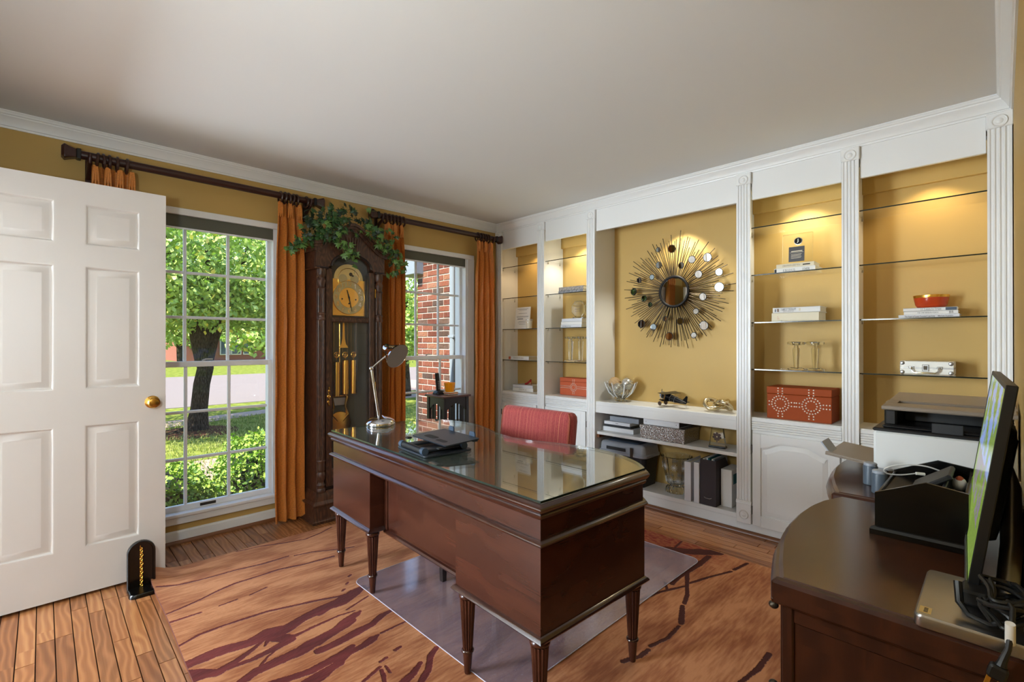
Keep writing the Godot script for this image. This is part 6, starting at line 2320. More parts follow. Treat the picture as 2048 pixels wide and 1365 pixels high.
func studded_box(label: String, lo: Vector3, hi: Vector3, m: Material, centres: Array, sc: float) -> void:
	var c := Vector3((lo.x + hi.x) / 2, lo.y, (lo.z + hi.z) / 2)
	var t := thing("studded_box", label, "box", c, 0, "leather boxes with metal studs")
	var seam := lo.y + (hi.y - lo.y) * 0.78
	bx(t, "body", m, lo, Vector3(hi.x, seam - 0.0008, hi.z), 0.003)
	bx(t, "lid", m, Vector3(lo.x - 0.001, seam + 0.0008, lo.z - 0.001), Vector3(hi.x + 0.001, hi.y, hi.z + 0.001), 0.003)
	fresh()
	var spots := []
	var pitch := 0.0165 * sc
	for u in centres:
		var cc := Vector2(u, (lo.y + hi.y) / 2 - 0.004)
		var ro := 0.049 * sc
		var ri := 0.031 * sc
		for k in 12:
			spots.append(cc + Vector2(cos(TAU * k / 12.0), sin(TAU * k / 12.0)) * ri)
		for k in 20:
			var a := TAU * (k + 0.5) / 20.0
			spots.append(cc + Vector2(cos(a), sin(a)) * ro)
		for s in [-1.0, 1.0]:
			var v := ro + pitch * 0.9
			while cc.y + v < hi.y - 0.008:
				spots.append(cc + Vector2(s * 0.0125 * sc, v))
				v += pitch
			v = ro + pitch * 0.9
			while cc.y - v > lo.y + 0.008:
				spots.append(cc + Vector2(s * 0.0125 * sc, -v))
				v += pitch
			for dir in [-1.0, 1.0]:
				var q := ro + pitch * 0.9
				while q < 0.4:
					var p := cc + Vector2(dir * q, s * 0.0115 * sc)
					q += pitch
					if p.x < lo.x + 0.006 or p.x > hi.x - 0.006:
						break
					var clash := false
					for other in centres:
						if absf(other - u) > 0.001 and ((p - Vector2(other, cc.y)).length() < ro + 0.008 or absf(p.x - other) < absf(p.x - u)):
							clash = true
					if clash:
						break
					spots.append(p)
	for p in spots:
		X = Transform3D(Basis(Vector3.RIGHT, PI / 2), Vector3(p.x, p.y, hi.z + 0.0012))
		lathe([Vector2(0.0048 * sc, 0.0), Vector2(0.0038 * sc, 0.0024), Vector2(0.0, 0.0036)], 8)
	X = Transform3D()
	done(t, "studs", M.stud, 60.0)

func shelf_things() -> void:
	var S2 := 1.6945
	var S3 := 1.3845
	var S4 := 1.0785
	var LG := 0.7655
	# corner bookcase
	var t := thing("award_card", "white printed certificate leaning in the corner bookcase", "certificate", Vector3(0.20, S3, -0.16))
	fresh()
	X = Transform3D(Basis(Vector3.RIGHT, -0.10), Vector3(0.205, S3, -0.155))
	ab(Vector3(-0.105, 0.001, -0.006), Vector3(0.105, 0.226, 0.0), 0.001)
	done(t, "backing", M.page_edge)
	fresh()
	X = Transform3D(Basis(Vector3.RIGHT, -0.10), Vector3(0.205, S3, -0.155))
	ab(Vector3(-0.102, 0.004, 0.0), Vector3(0.102, 0.223, 0.0008))
	done(t, "sheet", M.paper)
	fresh()
	X = Transform3D(Basis(Vector3.RIGHT, -0.10), Vector3(0.205, S3, -0.155))
	for r in [[0.205, 0.075], [0.195, 0.055], [0.160, 0.06], [0.130, 0.085], [0.122, 0.08], [0.078, 0.05], [0.066, 0.06], [0.05, 0.045]]:
		ab(Vector3(-r[1], r[0], 0.0008), Vector3(r[1], r[0] + 0.003, 0.0011))
	ab(Vector3(-0.07, 0.101, 0.0008), Vector3(0.01, 0.109, 0.0011))
	done(t, "print", M.ink_grey)
	var c := Vector3(0.335, S3, -0.125)
	t = thing("white_candle", "white candle in a clear glass in the corner bookcase", "candle", c)
	fresh()
	lathe([Vector2(0.030, 0.0), Vector2(0.032, 0.004), Vector2(0.038, 0.098)], 28, c)
	done(t, "glass", M.candle_glass)
	fresh()
	lathe([Vector2(0.028, 0.006), Vector2(0.034, 0.075), Vector2(0.0, 0.076)], 24, c)
	done(t, "wax", M.wax_white)
	t = book("pale paperback lying on the lowest glass shelf of the corner bookcase", 0.085, 0.345, S4, 0.034, -0.09, 0.17, M.paper, "books in the corner bookcase", 0.10)
	spine_text(t, "TRANSITIONS", 0.014, M.ink_tan, 0.0, 0.017, 0.17, 0.13)
	bx(t, "spine_band", M.coral_leather, Vector3(-0.128, 0.003, 0.085), Vector3(-0.10, 0.031, 0.0856), 0.0)
	t = book("lower book of the pair under the red shoe", 0.13, 0.40, LG, 0.032, -0.105, 0.165, M.paper, "books in the corner bookcase", 0.05)
	spine_text(t, "CHANGE", 0.014, M.ink_tan, 0.0, 0.016, 0.165, 0.10, true)
	book("upper white book of the pair under the red shoe", 0.125, 0.395, LG + 0.0325, 0.030, -0.11, 0.165, M.binder_white, "books in the corner bookcase", 0.02)
	t = thing("shoe_figurine", "tiny red high-heel shoe on two books in the corner bookcase", "figurine", Vector3(0.30, 0.8285, -0.16))
	fresh()
	X = Transform3D(Basis(Vector3.UP, 0.25), Vector3(0.30, 0.8285, -0.16))
	tube([Vector3(-0.045, 0.006, 0), Vector3(-0.03, 0.009, 0), Vector3(-0.012, 0.016, 0), Vector3(0.005, 0.032, 0), Vector3(0.018, 0.043, 0), Vector3(0.026, 0.050, 0)], [0.005, 0.010, 0.0105, 0.008, 0.009, 0.010], 12)
	tube([Vector3(0.022, 0.042, 0), Vector3(0.026, 0.02, 0), Vector3(0.027, 0.0, 0)], [0.007, 0.003, 0.003], 8)
	done(t, "pump", M.red_shoe)
	# second bookcase
	for k in 2:
		book(["lower grey marbled book on the second glass shelf, left of the niche", "upper grey marbled book on the second glass shelf, left of the niche"][k], 0.715 + 0.008 * k, 1.00, S2 + 0.033 * k, 0.032, -0.12, 0.14, mat("marbled_%d" % k, Color(0.70, 0.70, 0.72).lerp(Color(0.78, 0.74, 0.70), k), 0.6), "marbled books", 0.03 * k)
		textured(M["marbled_%d" % k], speckle(128, 0.05, 120 + k, Color(0.5, 0.5, 0.52), Color(1, 1, 1)), Vector3(7, 20, 7))
	for k in 3:
		t = book(["bottom white book under the octagonal award", "middle white book under the octagonal award", "top white book under the octagonal award"][k], 0.745 + 0.006 * k, 0.985, S3 + 0.0285 * k, 0.028, -0.12, 0.145, [M.binder_white, M.paper, M.binder_white][k], "white books under the octagonal award", 0.015 * k)
		if k == 0:
			spine_text(t, "THE POWER OF FOCUS", 0.010, M.ink_grey, -0.05, 0.014, 0.145, 0.10)
	t = thing("octagon_award", "clear octagonal glass award on white books", "award", Vector3(0.912, S3 + 0.0858, -0.17))
	fresh()
	X = Transform3D(Basis(), Vector3(0.912, S3 + 0.0858, -0.17))
	var oc := PackedVector2Array()
	for k in 8:
		oc.append(Vector2(0.080 * cos(TAU * (k + 0.5) / 8.0), 0.086 + 0.078 * sin(TAU * (k + 0.5) / 8.0)))
	loft(oc, [Vector2(-0.008, -0.012), Vector2(0, -0.006), Vector2(0, 0.006), Vector2(-0.008, 0.012)])
	done(t, "octagon", M.crystal, 15.0)
	bx(t, "foot", M.crystal, Vector3(0.862, S3 + 0.0860, -0.195), Vector3(0.962, S3 + 0.0965, -0.145), 0.002)
	for r in [[0.118, 0.028], [0.105, 0.02], [0.085, 0.032], [0.078, 0.03], [0.062, 0.036]]:
		bx(t, "engraving", M.ink_tan, Vector3(0.912 - r[1], S3 + 0.0858 + r[0], -0.1575), Vector3(0.912 + r[1], S3 + 0.0885 + r[0], -0.1571), 0.0)
	crystal_holder("tall crystal candle holder below the octagonal award, left one", 0.838, S4, -0.15, 0.226, 0.056, "tall crystal candle holders")
	crystal_holder("tall crystal candle holder below the octagonal award, right one", 0.953, S4, -0.15, 0.226, 0.056, "tall crystal candle holders")
	studded_box("coral studded leather box left of the niche", Vector3(0.705, LG, -0.262), Vector3(1.04, 0.925, -0.155), M.coral_leather, [0.868], 0.72)
	# bookcase right of the niche
	t = book("white book under the clear acrylic plaque, lower of the pair", 2.568, 2.800, S2, 0.033, -0.085, 0.16, M.paper, "books right of the niche", -0.01)
	bx(t, "spine_mark", M.ink, Vector3(-0.114, 0.005, 0.080), Vector3(-0.102, 0.029, 0.0806), 0.0)
	spine_text(t, "EXODUS", 0.015, M.ink_grey, -0.03, 0.016, 0.16, 0.07, true)
	spine_text(t, "COVEN", 0.014, M.ink, 0.065, 0.016, 0.16, 0.038)
	t = book("beige book under the clear acrylic plaque, upper of the pair", 2.578, 2.79, S2 + 0.0335, 0.026, -0.09, 0.15, M.page_edge, "books right of the niche", 0.01)
	spine_text(t, "CREATIVITY AND YOU", 0.010, M.ink_tan, -0.02, 0.013, 0.15, 0.10)
	bx(t, "spine_print", M.ink, Vector3(0.045, 0.009, 0.075), Vector3(0.085, 0.016, 0.0755), 0.0)
	t = thing("acrylic_plaque", "clear acrylic plaque with grey panel and round black emblem", "award", Vector3(2.69, S2 + 0.060, -0.115))
	var pl := Transform3D(Basis(Vector3.RIGHT, -0.06), Vector3(2.692, S2 + 0.0605, -0.108))
	fresh()
	X = pl
	ab(Vector3(-0.085, 0, -0.018), Vector3(0.085, 0.190, 0.0), 0.003)
	done(t, "slab", M.acrylic, 15.0)
	fresh()
	X = pl
	ab(Vector3(-0.047, 0.010, 0.0003), Vector3(0.042, 0.106, 0.0012))
	done(t, "grey_panel", M.plaque_grey)
	fresh()
	X = pl
	ab(Vector3(-0.040, 0.068, 0.0013), Vector3(0.036, 0.0695, 0.0016))
	ab(Vector3(-0.033, 0.074, 0.0013), Vector3(0.030, 0.079, 0.0016))
	for k in 4:
		ab(Vector3(-0.034, 0.056 - 0.008 * k, 0.0013), Vector3(0.026 - 0.004 * (k % 2), 0.058 - 0.008 * k, 0.0016))
	done(t, "engraved_lines", M.paper_cream)
	fresh()
	X = pl * Transform3D(Basis(Vector3.RIGHT, PI / 2), Vector3(0.006, 0.140, 0.0003))
	lathe([Vector2(0.024, 0.0), Vector2(0.024, 0.002), Vector2(0.021, 0.003)], 30)
	done(t, "emblem_ring", M.steel)
	fresh()
	X = pl * Transform3D(Basis(Vector3.RIGHT, PI / 2), Vector3(0.006, 0.140, 0.0003))
	lathe([Vector2(0.0205, 0.003), Vector2(0.0205, 0.0038)], 30)
	done(t, "emblem", M.black_gloss)
	fresh()
	X = pl
	ball(Vector3(0.006, 0.150, 0.0045), Vector3(0.0034, 0.0034, 0.0006), 12)
	tube([Vector3(0.003, 0.143, 0.0045), Vector3(0.008, 0.141, 0.0045), Vector3(0.005, 0.133, 0.0045), Vector3(0.0, 0.128, 0.0045)], [0.0012, 0.0024, 0.0018, 0.0008], 6)
	done(t, "emblem_mark", M.bulb_white)
	t = book("thick cream book under the family therapy book", 2.555, 2.822, S3, 0.056, -0.075, 0.17, M.paper_cream, "books right of the niche", -0.015)
	for k in 3:
		bx(t, "spine_print", M.coral_leather, Vector3(-0.10, 0.016 + 0.008 * k, 0.085), Vector3(-0.085 - 0.004 * k, 0.0175 + 0.008 * k, 0.0855), 0.0)
	bx(t, "spine_mark", M.ink, Vector3(-0.078, 0.004, 0.085), Vector3(-0.072, 0.006, 0.0855), 0.0)
	t = book("white hardback reading family therapy, third glass shelf right of the niche", 2.560, 2.826, S3 + 0.0565, 0.034, -0.080, 0.16, M.paper, "books right of the niche", 0.0)
	bx(t, "spine_picture", M.bronze, Vector3(-0.108, 0.007, 0.080), Vector3(-0.096, 0.027, 0.0806), 0.0)
	bx(t, "spine_mark", M.ink_grey, Vector3(-0.121, 0.007, 0.080), Vector3(-0.113, 0.025, 0.0806), 0.0)
	spine_text(t, "FAMILY THERAPY", 0.013, M.ink, -0.042, 0.021, 0.16, 0.088, true)
	spine_text(t, "CONCEPTS AND METHODS", 0.006, M.ink_tan, -0.042, 0.009, 0.16, 0.062)
	bx(t, "spine_seal", M.page_edge, Vector3(0.018, 0.010, 0.080), Vector3(0.027, 0.026, 0.0806), 0.0)
	crystal_holder("short crystal candle holder right of the niche, left one", 2.690, S4, -0.10, 0.178, 0.050, "short crystal candle holders")
	crystal_holder("short crystal candle holder right of the niche, right one", 2.793, S4, -0.10, 0.178, 0.050, "short crystal candle holders")
	studded_box("rust studded leather box with two round stud rosettes", Vector3(2.535, LG, -0.245), Vector3(2.892, 0.968, -0.045), M.rust_leather, [2.614, 2.786], 1.0)
	# right end bookcase
	t = book("bottom white book under the orange bowl", 3.197, 3.446, S3, 0.0185, -0.10, 0.17, M.binder_white, "white books under the orange bowl", 0.0)
	spine_text(t, "The Heart of Laser Focused Coaching", 0.010, M.ink, -0.035, 0.009, 0.17, 0.125)
	spine_text(t, "Marion Franklin", 0.008, M.ink, 0.070, 0.009, 0.17, 0.06)
	t = book("middle white book under the orange bowl", 3.219, 3.440, S3 + 0.019, 0.018, -0.105, 0.16, M.paper, "white books under the orange bowl", 0.01)
	spine_text(t, "THE ONE MINUTE COACH", 0.007, M.ink_grey, -0.01, 0.009, 0.16, 0.085)
	spine_text(t, "88", 0.012, M.ink, 0.083, 0.009, 0.16)
	t = book("top white book under the orange bowl", 3.217, 3.438, S3 + 0.0375, 0.018, -0.105, 0.16, M.paper, "white books under the orange bowl", 0.0)
	spine_text(t, "11 Laws to Trust", 0.011, M.ink_grey, 0.005, 0.009, 0.16, 0.085, true)
	bx(t, "spine_band", M.stand_blue, Vector3(0.064, 0.002, 0.080), Vector3(0.108, 0.016, 0.0806), 0.0)
	c = Vector3(3.328, S3 + 0.056, -0.185)
	t = thing("orange_bowl", "orange enamel bowl with gold rim on a stack of books", "bowl", c)
	fresh()
	lathe([Vector2(0.050, 0.0), Vector2(0.060, 0.005), Vector2(0.068, 0.018), Vector2(0.0735, 0.045), Vector2(0.0755, 0.058)], 40, c)
	done(t, "outside", M.enamel)
	fresh()
	lathe([Vector2(0.0755, 0.056), Vector2(0.0775, 0.068), Vector2(0.0765, 0.070), Vector2(0.0745, 0.068), Vector2(0.066, 0.02), Vector2(0.045, 0.008), Vector2(0.0, 0.006)], 40, c)
	done(t, "gold_lining", M.gold)
	t = thing("metal_case", "small silver metal carrying case on the lowest glass shelf", "case", Vector3(3.313, S4, -0.17))
	bx(t, "lower_shell", M.bulb_white, Vector3(3.203, S4, -0.25), Vector3(3.424, S4 + 0.034, -0.10), 0.003)
	bx(t, "upper_shell", M.bulb_white, Vector3(3.203, S4 + 0.036, -0.25), Vector3(3.424, S4 + 0.071, -0.10), 0.003)
	bx(t, "edge_band", M.steel, Vector3(3.2025, S4 + 0.031, -0.2505), Vector3(3.4245, S4 + 0.039, -0.0995), 0.001)
	for x in [3.2135, 3.4135]:
		for yy in [0.011, 0.060]:
			fresh()
			ball(Vector3(x, S4 + yy, -0.0995), Vector3(0.011, 0.0105, 0.004), 12)
			done(t, "corner_cap", M.steel)
	bx(t, "latch", M.steel, Vector3(3.297, S4 + 0.018, -0.0995), Vector3(3.325, S4 + 0.054, -0.095), 0.002)
	bx(t, "latch_plate", M.hinge_metal, Vector3(3.303, S4 + 0.026, -0.0955), Vector3(3.319, S4 + 0.046, -0.0935), 0.002)
	fresh()
	tube([Vector3(3.252, S4 + 0.038, -0.098), Vector3(3.253, S4 + 0.036, -0.084), Vector3(3.257, S4 + 0.018, -0.080), Vector3(3.270, S4 + 0.008, -0.078), Vector3(3.31, S4 + 0.010, -0.077), Vector3(3.352, S4 + 0.008, -0.078), Vector3(3.364, S4 + 0.018, -0.080), Vector3(3.368, S4 + 0.036, -0.084), Vector3(3.369, S4 + 0.038, -0.098)], 0.0040, 8)
	done(t, "handle", M.chrome)
	for x in [3.252, 3.369]:
		bx(t, "handle_mount", M.steel, Vector3(x - 0.012, S4 + 0.031, -0.0995), Vector3(x + 0.012, S4 + 0.044, -0.0955), 0.002)

# ---------------------------------------------------------------- things in the niche
func niche_things() -> void:
	var CT := 0.7605
	var c := Vector3(1.375, CT, -0.145)
	var t := thing("crystal_bowl", "footed cut crystal bowl of decorative balls on the niche counter", "bowl", c)
	fresh()
	lathe([Vector2(0.050, 0.0), Vector2(0.052, 0.006), Vector2(0.040, 0.014), Vector2(0.034, 0.024), Vector2(0.048, 0.034), Vector2(0.078, 0.058), Vector2(0.100, 0.092), Vector2(0.116, 0.128), Vector2(0.126, 0.150), Vector2(0.121, 0.151), Vector2(0.108, 0.126), Vector2(0.092, 0.094), Vector2(0.070, 0.064), Vector2(0.040, 0.044), Vector2(0.0, 0.040)], 60, c, false, 12, 0.007)
	done(t, "cut_glass", M.crystal, 40.0)
	for k in 8:
		fresh()
		var a := TAU * k / 8.0
		var d := Vector3(cos(a), 0, sin(a))
		tube([c + d * 0.055 + Vector3(0, 0.036, 0), c + d * 0.098 + Vector3(0, 0.075, 0), c + d * 0.122 + Vector3(0, 0.125, 0), c + d * 0.136 + Vector3(0, 0.162, 0)], [0.004, 0.006, 0.006, 0.003], 6)
		done(t, "rib", M.crystal_cut)
	var balls := [[Vector3(-0.052, 0.150, 0.01), 0.050, "tan twine ball at the left of the crystal bowl", "twine"], [Vector3(0.062, 0.152, 0.0), 0.047, "silver striped ball at the right of the crystal bowl", "ball_silver"], [Vector3(0.004, 0.114, 0.044), 0.043, "silver ribbed ball at the front of the crystal bowl", "ball_silver"], [Vector3(0.006, 0.118, -0.05), 0.044, "tan ball at the back of the crystal bowl", "twine"]]
	for b in balls:
		var p: Vector3 = c + b[0]
		t = thing("decorative_ball", b[2], "ball", p - Vector3(0, b[1], 0), 0, "decorative balls in the crystal bowl")
		fresh()
		ball(p, Vector3.ONE * b[1] * 0.97, 24)
		done(t, "core", M[b[3]])
		for k in 7:
			fresh()
			var ax := Vector3(sin(k * 0.45) * 0.6 + 0.3, 1.0, cos(k * 0.45) * 0.4).normalized()
			var h: float = b[1] * (-0.75 + 0.25 * k)
			torus(p + ax * h, ax, sqrt(maxf(b[1] * b[1] - h * h, 1e-5)), 0.0028, 30, 6)
			done(t, "wrap", M[b[3]])
	# model aeroplane
	t = thing("model_airplane", "small black metal model airplane on the niche counter", "model airplane", Vector3(1.83, CT, -0.13))
	var P := Transform3D(Basis(Vector3.UP, -0.18) * Basis(Vector3(0, 0, 1), -0.20), Vector3(1.755, CT + 0.082, -0.140))
	fresh()
	X = P * Transform3D(Basis(Vector3(0, 0, 1), -PI / 2), Vector3.ZERO)
	lathe([Vector2(0.024, 0.0), Vector2(0.0275, 0.008), Vector2(0.0275, 0.05), Vector2(0.024, 0.11), Vector2(0.017, 0.17), Vector2(0.008, 0.215), Vector2(0.0, 0.22)], 20)
	done(t, "fuselage", M.plane_black)
	fresh()
	X = P * Transform3D(Basis(Vector3(0, 0, 1), -PI / 2), Vector3.ZERO)
	lathe([Vector2(0.016, -0.012), Vector2(0.027, -0.008), Vector2(0.029, 0.0), Vector2(0.0285, 0.008)], 20)
	for k in [0.045, 0.085, 0.125]:
		torus(Vector3(0, k, 0), Vector3.UP, 0.0275 - 0.02 * maxf(0.0, k - 0.05), 0.0012, 20, 5)
	done(t, "cowling", M.plane_steel)
	for w in [[0.030, 0.020, 0.105], [0.035, -0.022, 0.085]]:
		fresh()
		X = P
		ab(Vector3(w[0], w[1] + (0.012 if w[1] > 0 else 0.0), -w[2]), Vector3(w[0] + 0.052, w[1] + (0.015 if w[1] > 0 else 0.003), w[2]), 0.001)
		done(t, "wing", M.plane_black)
	for s in [-1.0, 1.0]:
		fresh()
		X = P
		tube([Vector3(0.04, -0.02, s * 0.07), Vector3(0.04, 0.034, s * 0.07)], 0.0012, 5)
		tube([Vector3(0.07, -0.02, s * 0.07), Vector3(0.07, 0.034, s * 0.07)], 0.0012, 5)
		done(t, "strut", M.gold)
		fresh()
		X = P
		tube([Vector3(0.025, -0.02, s * 0.012), Vector3(0.012, -0.058, s * 0.032)], 0.0014, 5)
		tube([Vector3(0.05, -0.02, s * 0.012), Vector3(0.012, -0.058, s * 0.032)], 0.0014, 5)
		done(t, "gear_leg", M.gold)
		fresh()
		X = P
		torus(Vector3(0.012, -0.060, s * 0.036), Vector3(0, 0, 1), 0.0115, 0.005, 20, 8)
		ball(Vector3(0.012, -0.060, s * 0.036), Vector3(0.010, 0.010, 0.004), 12)
		done(t, "wheel", M.bronze)
	fresh()
	X = P
	extrude(PackedVector2Array([Vector2(0.178, 0.008), Vector2(0.222, 0.004), Vector2(0.218, 0.052), Vector2(0.206, 0.054)]), -0.0015, 0.0015)
	ab(Vector3(0.188, 0.004, -0.045), Vector3(0.215, 0.0065, 0.045), 0.001)
	done(t, "tail", M.plane_black)
	fresh()
	X = P
	ball(Vector3(-0.014, 0, 0), Vector3(0.006, 0.006, 0.006), 10)
	ab(Vector3(-0.016, -0.045, -0.004), Vector3(-0.0135, 0.045, 0.004), 0.001)
	tube([Vector3(0.215, -0.002, 0), Vector3(0.222, -0.036, 0)], 0.001, 5)
	done(t, "propeller", M.plane_steel)
	# knot
	t = thing("metal_knot", "champagne metal knot sculpture on the niche counter", "sculpture", Vector3(2.20, CT, -0.125))
	fresh()
	var kp := []
	for i in 120:
		var a := TAU * i / 120.0
		kp.append(Vector3(2.198 + 0.034 * (sin(a) + 1.9 * sin(2 * a)), CT + 0.0505 + 0.027 * -sin(3 * a) + 0.004 * cos(a), -0.125 + 0.027 * (cos(a) - 1.9 * cos(2 * a))))
	tube(kp, 0.0165, 14, true)
	done(t, "loop", M.champagne)
	# middle shelf
	var SH := 0.5105
	t = thing("flat_box", "bottom white box of the stack at the left of the niche shelf", "box", Vector3(1.39, SH, -0.17), 0, "white boxes on the niche shelf")
	bx(t, "carton", M.binder_white, Vector3(1.235, SH, -0.27), Vector3(1.53, SH + 0.036, -0.085), 0.001)
	t = thing("flat_box", "white box with dark band in the middle of the stack", "box", Vector3(1.38, SH + 0.0365, -0.17), 0, "white boxes on the niche shelf")
	bx(t, "tray", M.dark_grey, Vector3(1.247, SH + 0.0365, -0.262), Vector3(1.500, SH + 0.056, -0.090), 0.001)
	bx(t, "lid", M.binder_white, Vector3(1.247, SH + 0.056, -0.262), Vector3(1.495, SH + 0.082, -0.088), 0.002)
	bx(t, "lid_print", M.ink_grey, Vector3(1.36, SH + 0.067, -0.088), Vector3(1.385, SH + 0.071, -0.0876), 0.0)
	t = thing("flat_box", "grey topmost box of the stack at the left of the niche shelf", "box", Vector3(1.43, SH + 0.0825, -0.19), 0, "white boxes on the niche shelf")
	bx(t, "carton", M.grey_plastic, Vector3(1.285, SH + 0.0825, -0.27), Vector3(1.560, SH + 0.122, -0.115), 0.002)
	bx(t, "label", M.file_brown, Vector3(1.37, SH + 0.1222, -0.22), Vector3(1.46, SH + 0.1226, -0.16), 0.0)
	t = thing("glitter_box", "silver glitter box with lid on the niche shelf", "box", Vector3(1.81, SH, -0.13))
	bx(t, "body", M.glitter, Vector3(1.630, SH, -0.262), Vector3(1.990, SH + 0.085, -0.016), 0.002)
	bx(t, "lid", M.glitter, Vector3(1.625, SH + 0.082, -0.266), Vector3(1.995, SH + 0.108, -0.012), 0.003)
	t = thing("ring_binder", "white binder lying on the glitter box", "binder", Vector3(1.80, SH + 0.1085, -0.15), 0, "white binders in the niche")
	bx(t, "lower_cover", M.binder_white, Vector3(1.650, SH + 0.1085, -0.262), Vector3(1.942, SH + 0.1115, -0.035), 0.001)
	bx(t, "upper_cover", M.binder_white, Vector3(1.650, SH + 0.149, -0.262), Vector3(1.942, SH + 0.152, -0.035), 0.001)
	bx(t, "spine", M.binder_white, Vector3(1.650, SH + 0.1085, -0.037), Vector3(1.942, SH + 0.152, -0.033), 0.001)
	bx(t, "sheets", M.file_brown, Vector3(1.660, SH + 0.1115, -0.258), Vector3(1.938, SH + 0.146, -0.05), 0.0)
	for x in [1.672, 1.920]:
		fresh()
		ball(Vector3(x, SH + 0.130, -0.0328), Vector3(0.003, 0.003, 0.001), 8)
		done(t, "rivet", M.ink)
	t = thing("tree_award", "small glass award with bronze tree emblem on the niche shelf", "award", Vector3(2.20, SH, -0.09))
	fresh()
	X = Transform3D(Basis(Vector3.UP, 0.05), Vector3(2.20, SH, -0.09))
	extrude(PackedVector2Array([Vector2(-0.055, 0.016), Vector2(0.055, 0.016), Vector2(0.038, 0.138), Vector2(-0.040, 0.138)]), -0.014, 0.014)
	done(t, "glass", M.acrylic, 15.0)
	fresh()
	X = Transform3D(Basis(Vector3.UP, 0.05), Vector3(2.20, SH, -0.09))
	ab(Vector3(-0.058, 0.0, -0.020), Vector3(0.058, 0.0155, 0.020), 0.002)
	done(t, "base", M.black_gloss)
	fresh()
	X = Transform3D(Basis(Vector3.UP, 0.05), Vector3(2.20, SH, -0.09))
	for k in 14:
		var a := TAU * k / 14.0 + 0.2
		ball(Vector3(0.022 * cos(a) * (0.6 + 0.4 * (k % 2)), 0.080 + 0.022 * sin(a) * (0.6 + 0.4 * (k % 2)), 0.0152), Vector3(0.010, 0.009, 0.0012), 8)
	ab(Vector3(-0.004, 0.042, 0.0145), Vector3(0.004, 0.075, 0.016))
	done(t, "tree_emblem", M.bronze)
	# bottom shelf
	var BS := 0.1155
	t = thing("storage_tub", "dark plastic storage tub with grey latching lid", "storage tub", Vector3(1.47, BS, -0.14))
	fresh()
	X = flat()
	loft(round_rect(1.255, 0.03, 1.655, 0.25, 0.03), [Vector2(-0.012, BS), Vector2(0.012, 0.352)])
	done(t, "tub", M.tub_dark, 40.0)
	fresh()
	X = flat()
	loft(round_rect(1.245, 0.018, 1.668, 0.262, 0.035), [Vector2(0.004, 0.345), Vector2(0.010, 0.350), Vector2(0.010, 0.366), Vector2(0.0, 0.372), Vector2(-0.006, 0.42), Vector2(-0.016, 0.436), Vector2(-0.034, 0.442)])
	done(t, "lid", M.grey_plastic, 40.0)
	fresh()
	X = flat()
	loft(round_rect(1.30, 0.05, 1.60, 0.22, 0.03), [Vector2(0, 0.4415), Vector2(-0.01, 0.452), Vector2(-0.02, 0.4525)])
	done(t, "lid_panel", M.stand_blue)
	bx(t, "latch", M.hinge_metal, Vector3(1.545, 0.345, -0.012), Vector3(1.570, 0.420, -0.004), 0.003)
	bx(t, "front_label", M.tub_dark, Vector3(1.32, 0.378, -0.0162), Vector3(1.50, 0.404, -0.0125), 0.002)
	c = Vector3(1.862, BS, -0.155)
	t = thing("crystal_vase", "large cut crystal vase on the bottom shelf of the niche", "vase", c)
	fresh()
	lathe([Vector2(0.083, 0.0), Vector2(0.086, 0.008), Vector2(0.080, 0.03), Vector2(0.066, 0.046), Vector2(0.068, 0.06), Vector2(0.085, 0.12), Vector2(0.100, 0.19), Vector2(0.112, 0.262), Vector2(0.116, 0.272), Vector2(0.112, 0.274), Vector2(0.104, 0.262), Vector2(0.092, 0.19), Vector2(0.078, 0.12), Vector2(0.058, 0.064), Vector2(0.0, 0.055)], 72, c, false, 18, 0.005)
	done(t, "cut_glass", M.crystal, 35.0)
	for k in 9:
		var a := TAU * k / 9.0
		for e in [[0.10, 0.076], [0.20, 0.100]]:
			fresh()
			var d := Vector3(cos(a + e[0] * 3.0), 0, sin(a + e[0] * 3.0))
			var s := Vector3(-d.z, 0, d.x)
			for q in 6:
				var g := PI * q / 6.0
				var v := (s * cos(g) + Vector3.UP * sin(g)) * 0.026
				tube([c + d * (e[1] + 0.003) + Vector3(0, e[0], 0) - v, c + d * (e[1] + 0.0045) + Vector3(0, e[0], 0) + v], 0.0014, 4)
			done(t, "cut_star", M.crystal_cut)
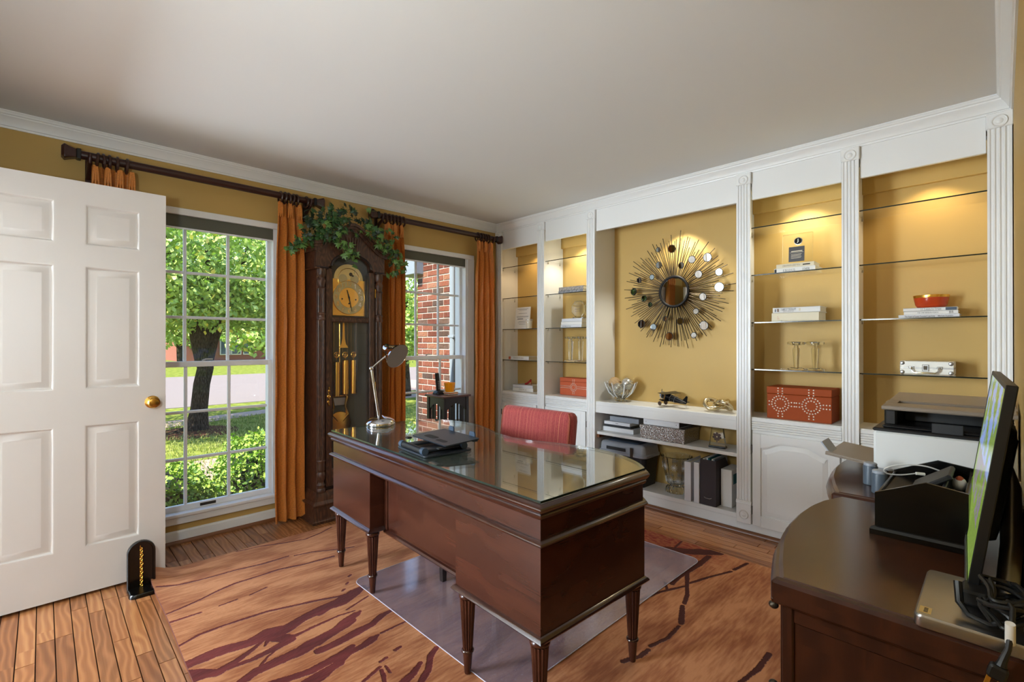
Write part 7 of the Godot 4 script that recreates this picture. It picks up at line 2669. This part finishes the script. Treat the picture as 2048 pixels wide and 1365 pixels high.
	for b in [[1.996, 2.044, 0.394, "thicker white binder standing beside the crystal vase"], [2.066, 2.104, 0.400, "thinner white binder standing beside the magazine file"]]:
		t = thing("ring_binder", b[3], "binder", Vector3((b[0] + b[1]) / 2, BS, -0.13), 0, "white binders in the niche")
		for x in [b[0], b[1] - 0.0035]:
			bx(t, "cover", M.binder_white, Vector3(x, BS, -0.262), Vector3(x + 0.0035, b[2], -0.006), 0.001)
		bx(t, "spine", M.binder_white, Vector3(b[0], BS, -0.0085), Vector3(b[1], b[2], -0.0045), 0.001)
		bx(t, "sheets", M.page_edge, Vector3(b[0] + 0.004, BS + 0.006, -0.252), Vector3(b[1] - 0.010, b[2] - 0.012, -0.02), 0.0)
	t = thing("magazine_file", "brown-grey magazine file with papers on the bottom shelf", "magazine file", Vector3(2.165, BS, -0.13))
	fresh()
	X = face_x(0.0)
	var sidep := PackedVector2Array([Vector2(0.012, BS), Vector2(0.262, BS), Vector2(0.262, 0.33), Vector2(0.17, 0.432), Vector2(0.012, 0.432)])
	extrude(sidep, 2.110, 2.113)
	extrude(sidep, 2.219, 2.222)
	X = Transform3D()
	ab(Vector3(2.110, BS, -0.013), Vector3(2.222, 0.432, -0.008), 0.001)
	ab(Vector3(2.112, BS, -0.262), Vector3(2.220, BS + 0.003, -0.012))
	done(t, "case", M.file_brown, 20.0)
	fresh()
	tube([Vector3(2.140, BS + 0.055, -0.006), Vector3(2.152, BS + 0.050, -0.003), Vector3(2.180, BS + 0.050, -0.003), Vector3(2.192, BS + 0.055, -0.006)], 0.003, 8)
	done(t, "pull", M.steel)
	for k in 5:
		bx(t, "paper", [M.paper, M.binder_white, M.teal, M.paper, M.grey_plastic][k], Vector3(2.120 + 0.018 * k, BS + 0.004, -0.255), Vector3(2.130 + 0.018 * k, 0.432 + 0.004 * (k % 3), -0.03 - 0.02 * (k % 2)), 0.0)
	t = thing("white_carton", "small white carton with teal label at the right of the bottom shelf", "box", Vector3(2.265, BS, -0.17))
	bx(t, "carton", M.paper, Vector3(2.228, BS, -0.262), Vector3(2.302, 0.372, -0.075), 0.002)
	bx(t, "teal_label", M.teal, Vector3(2.302, 0.27, -0.22), Vector3(2.3026, 0.34, -0.10), 0.0)
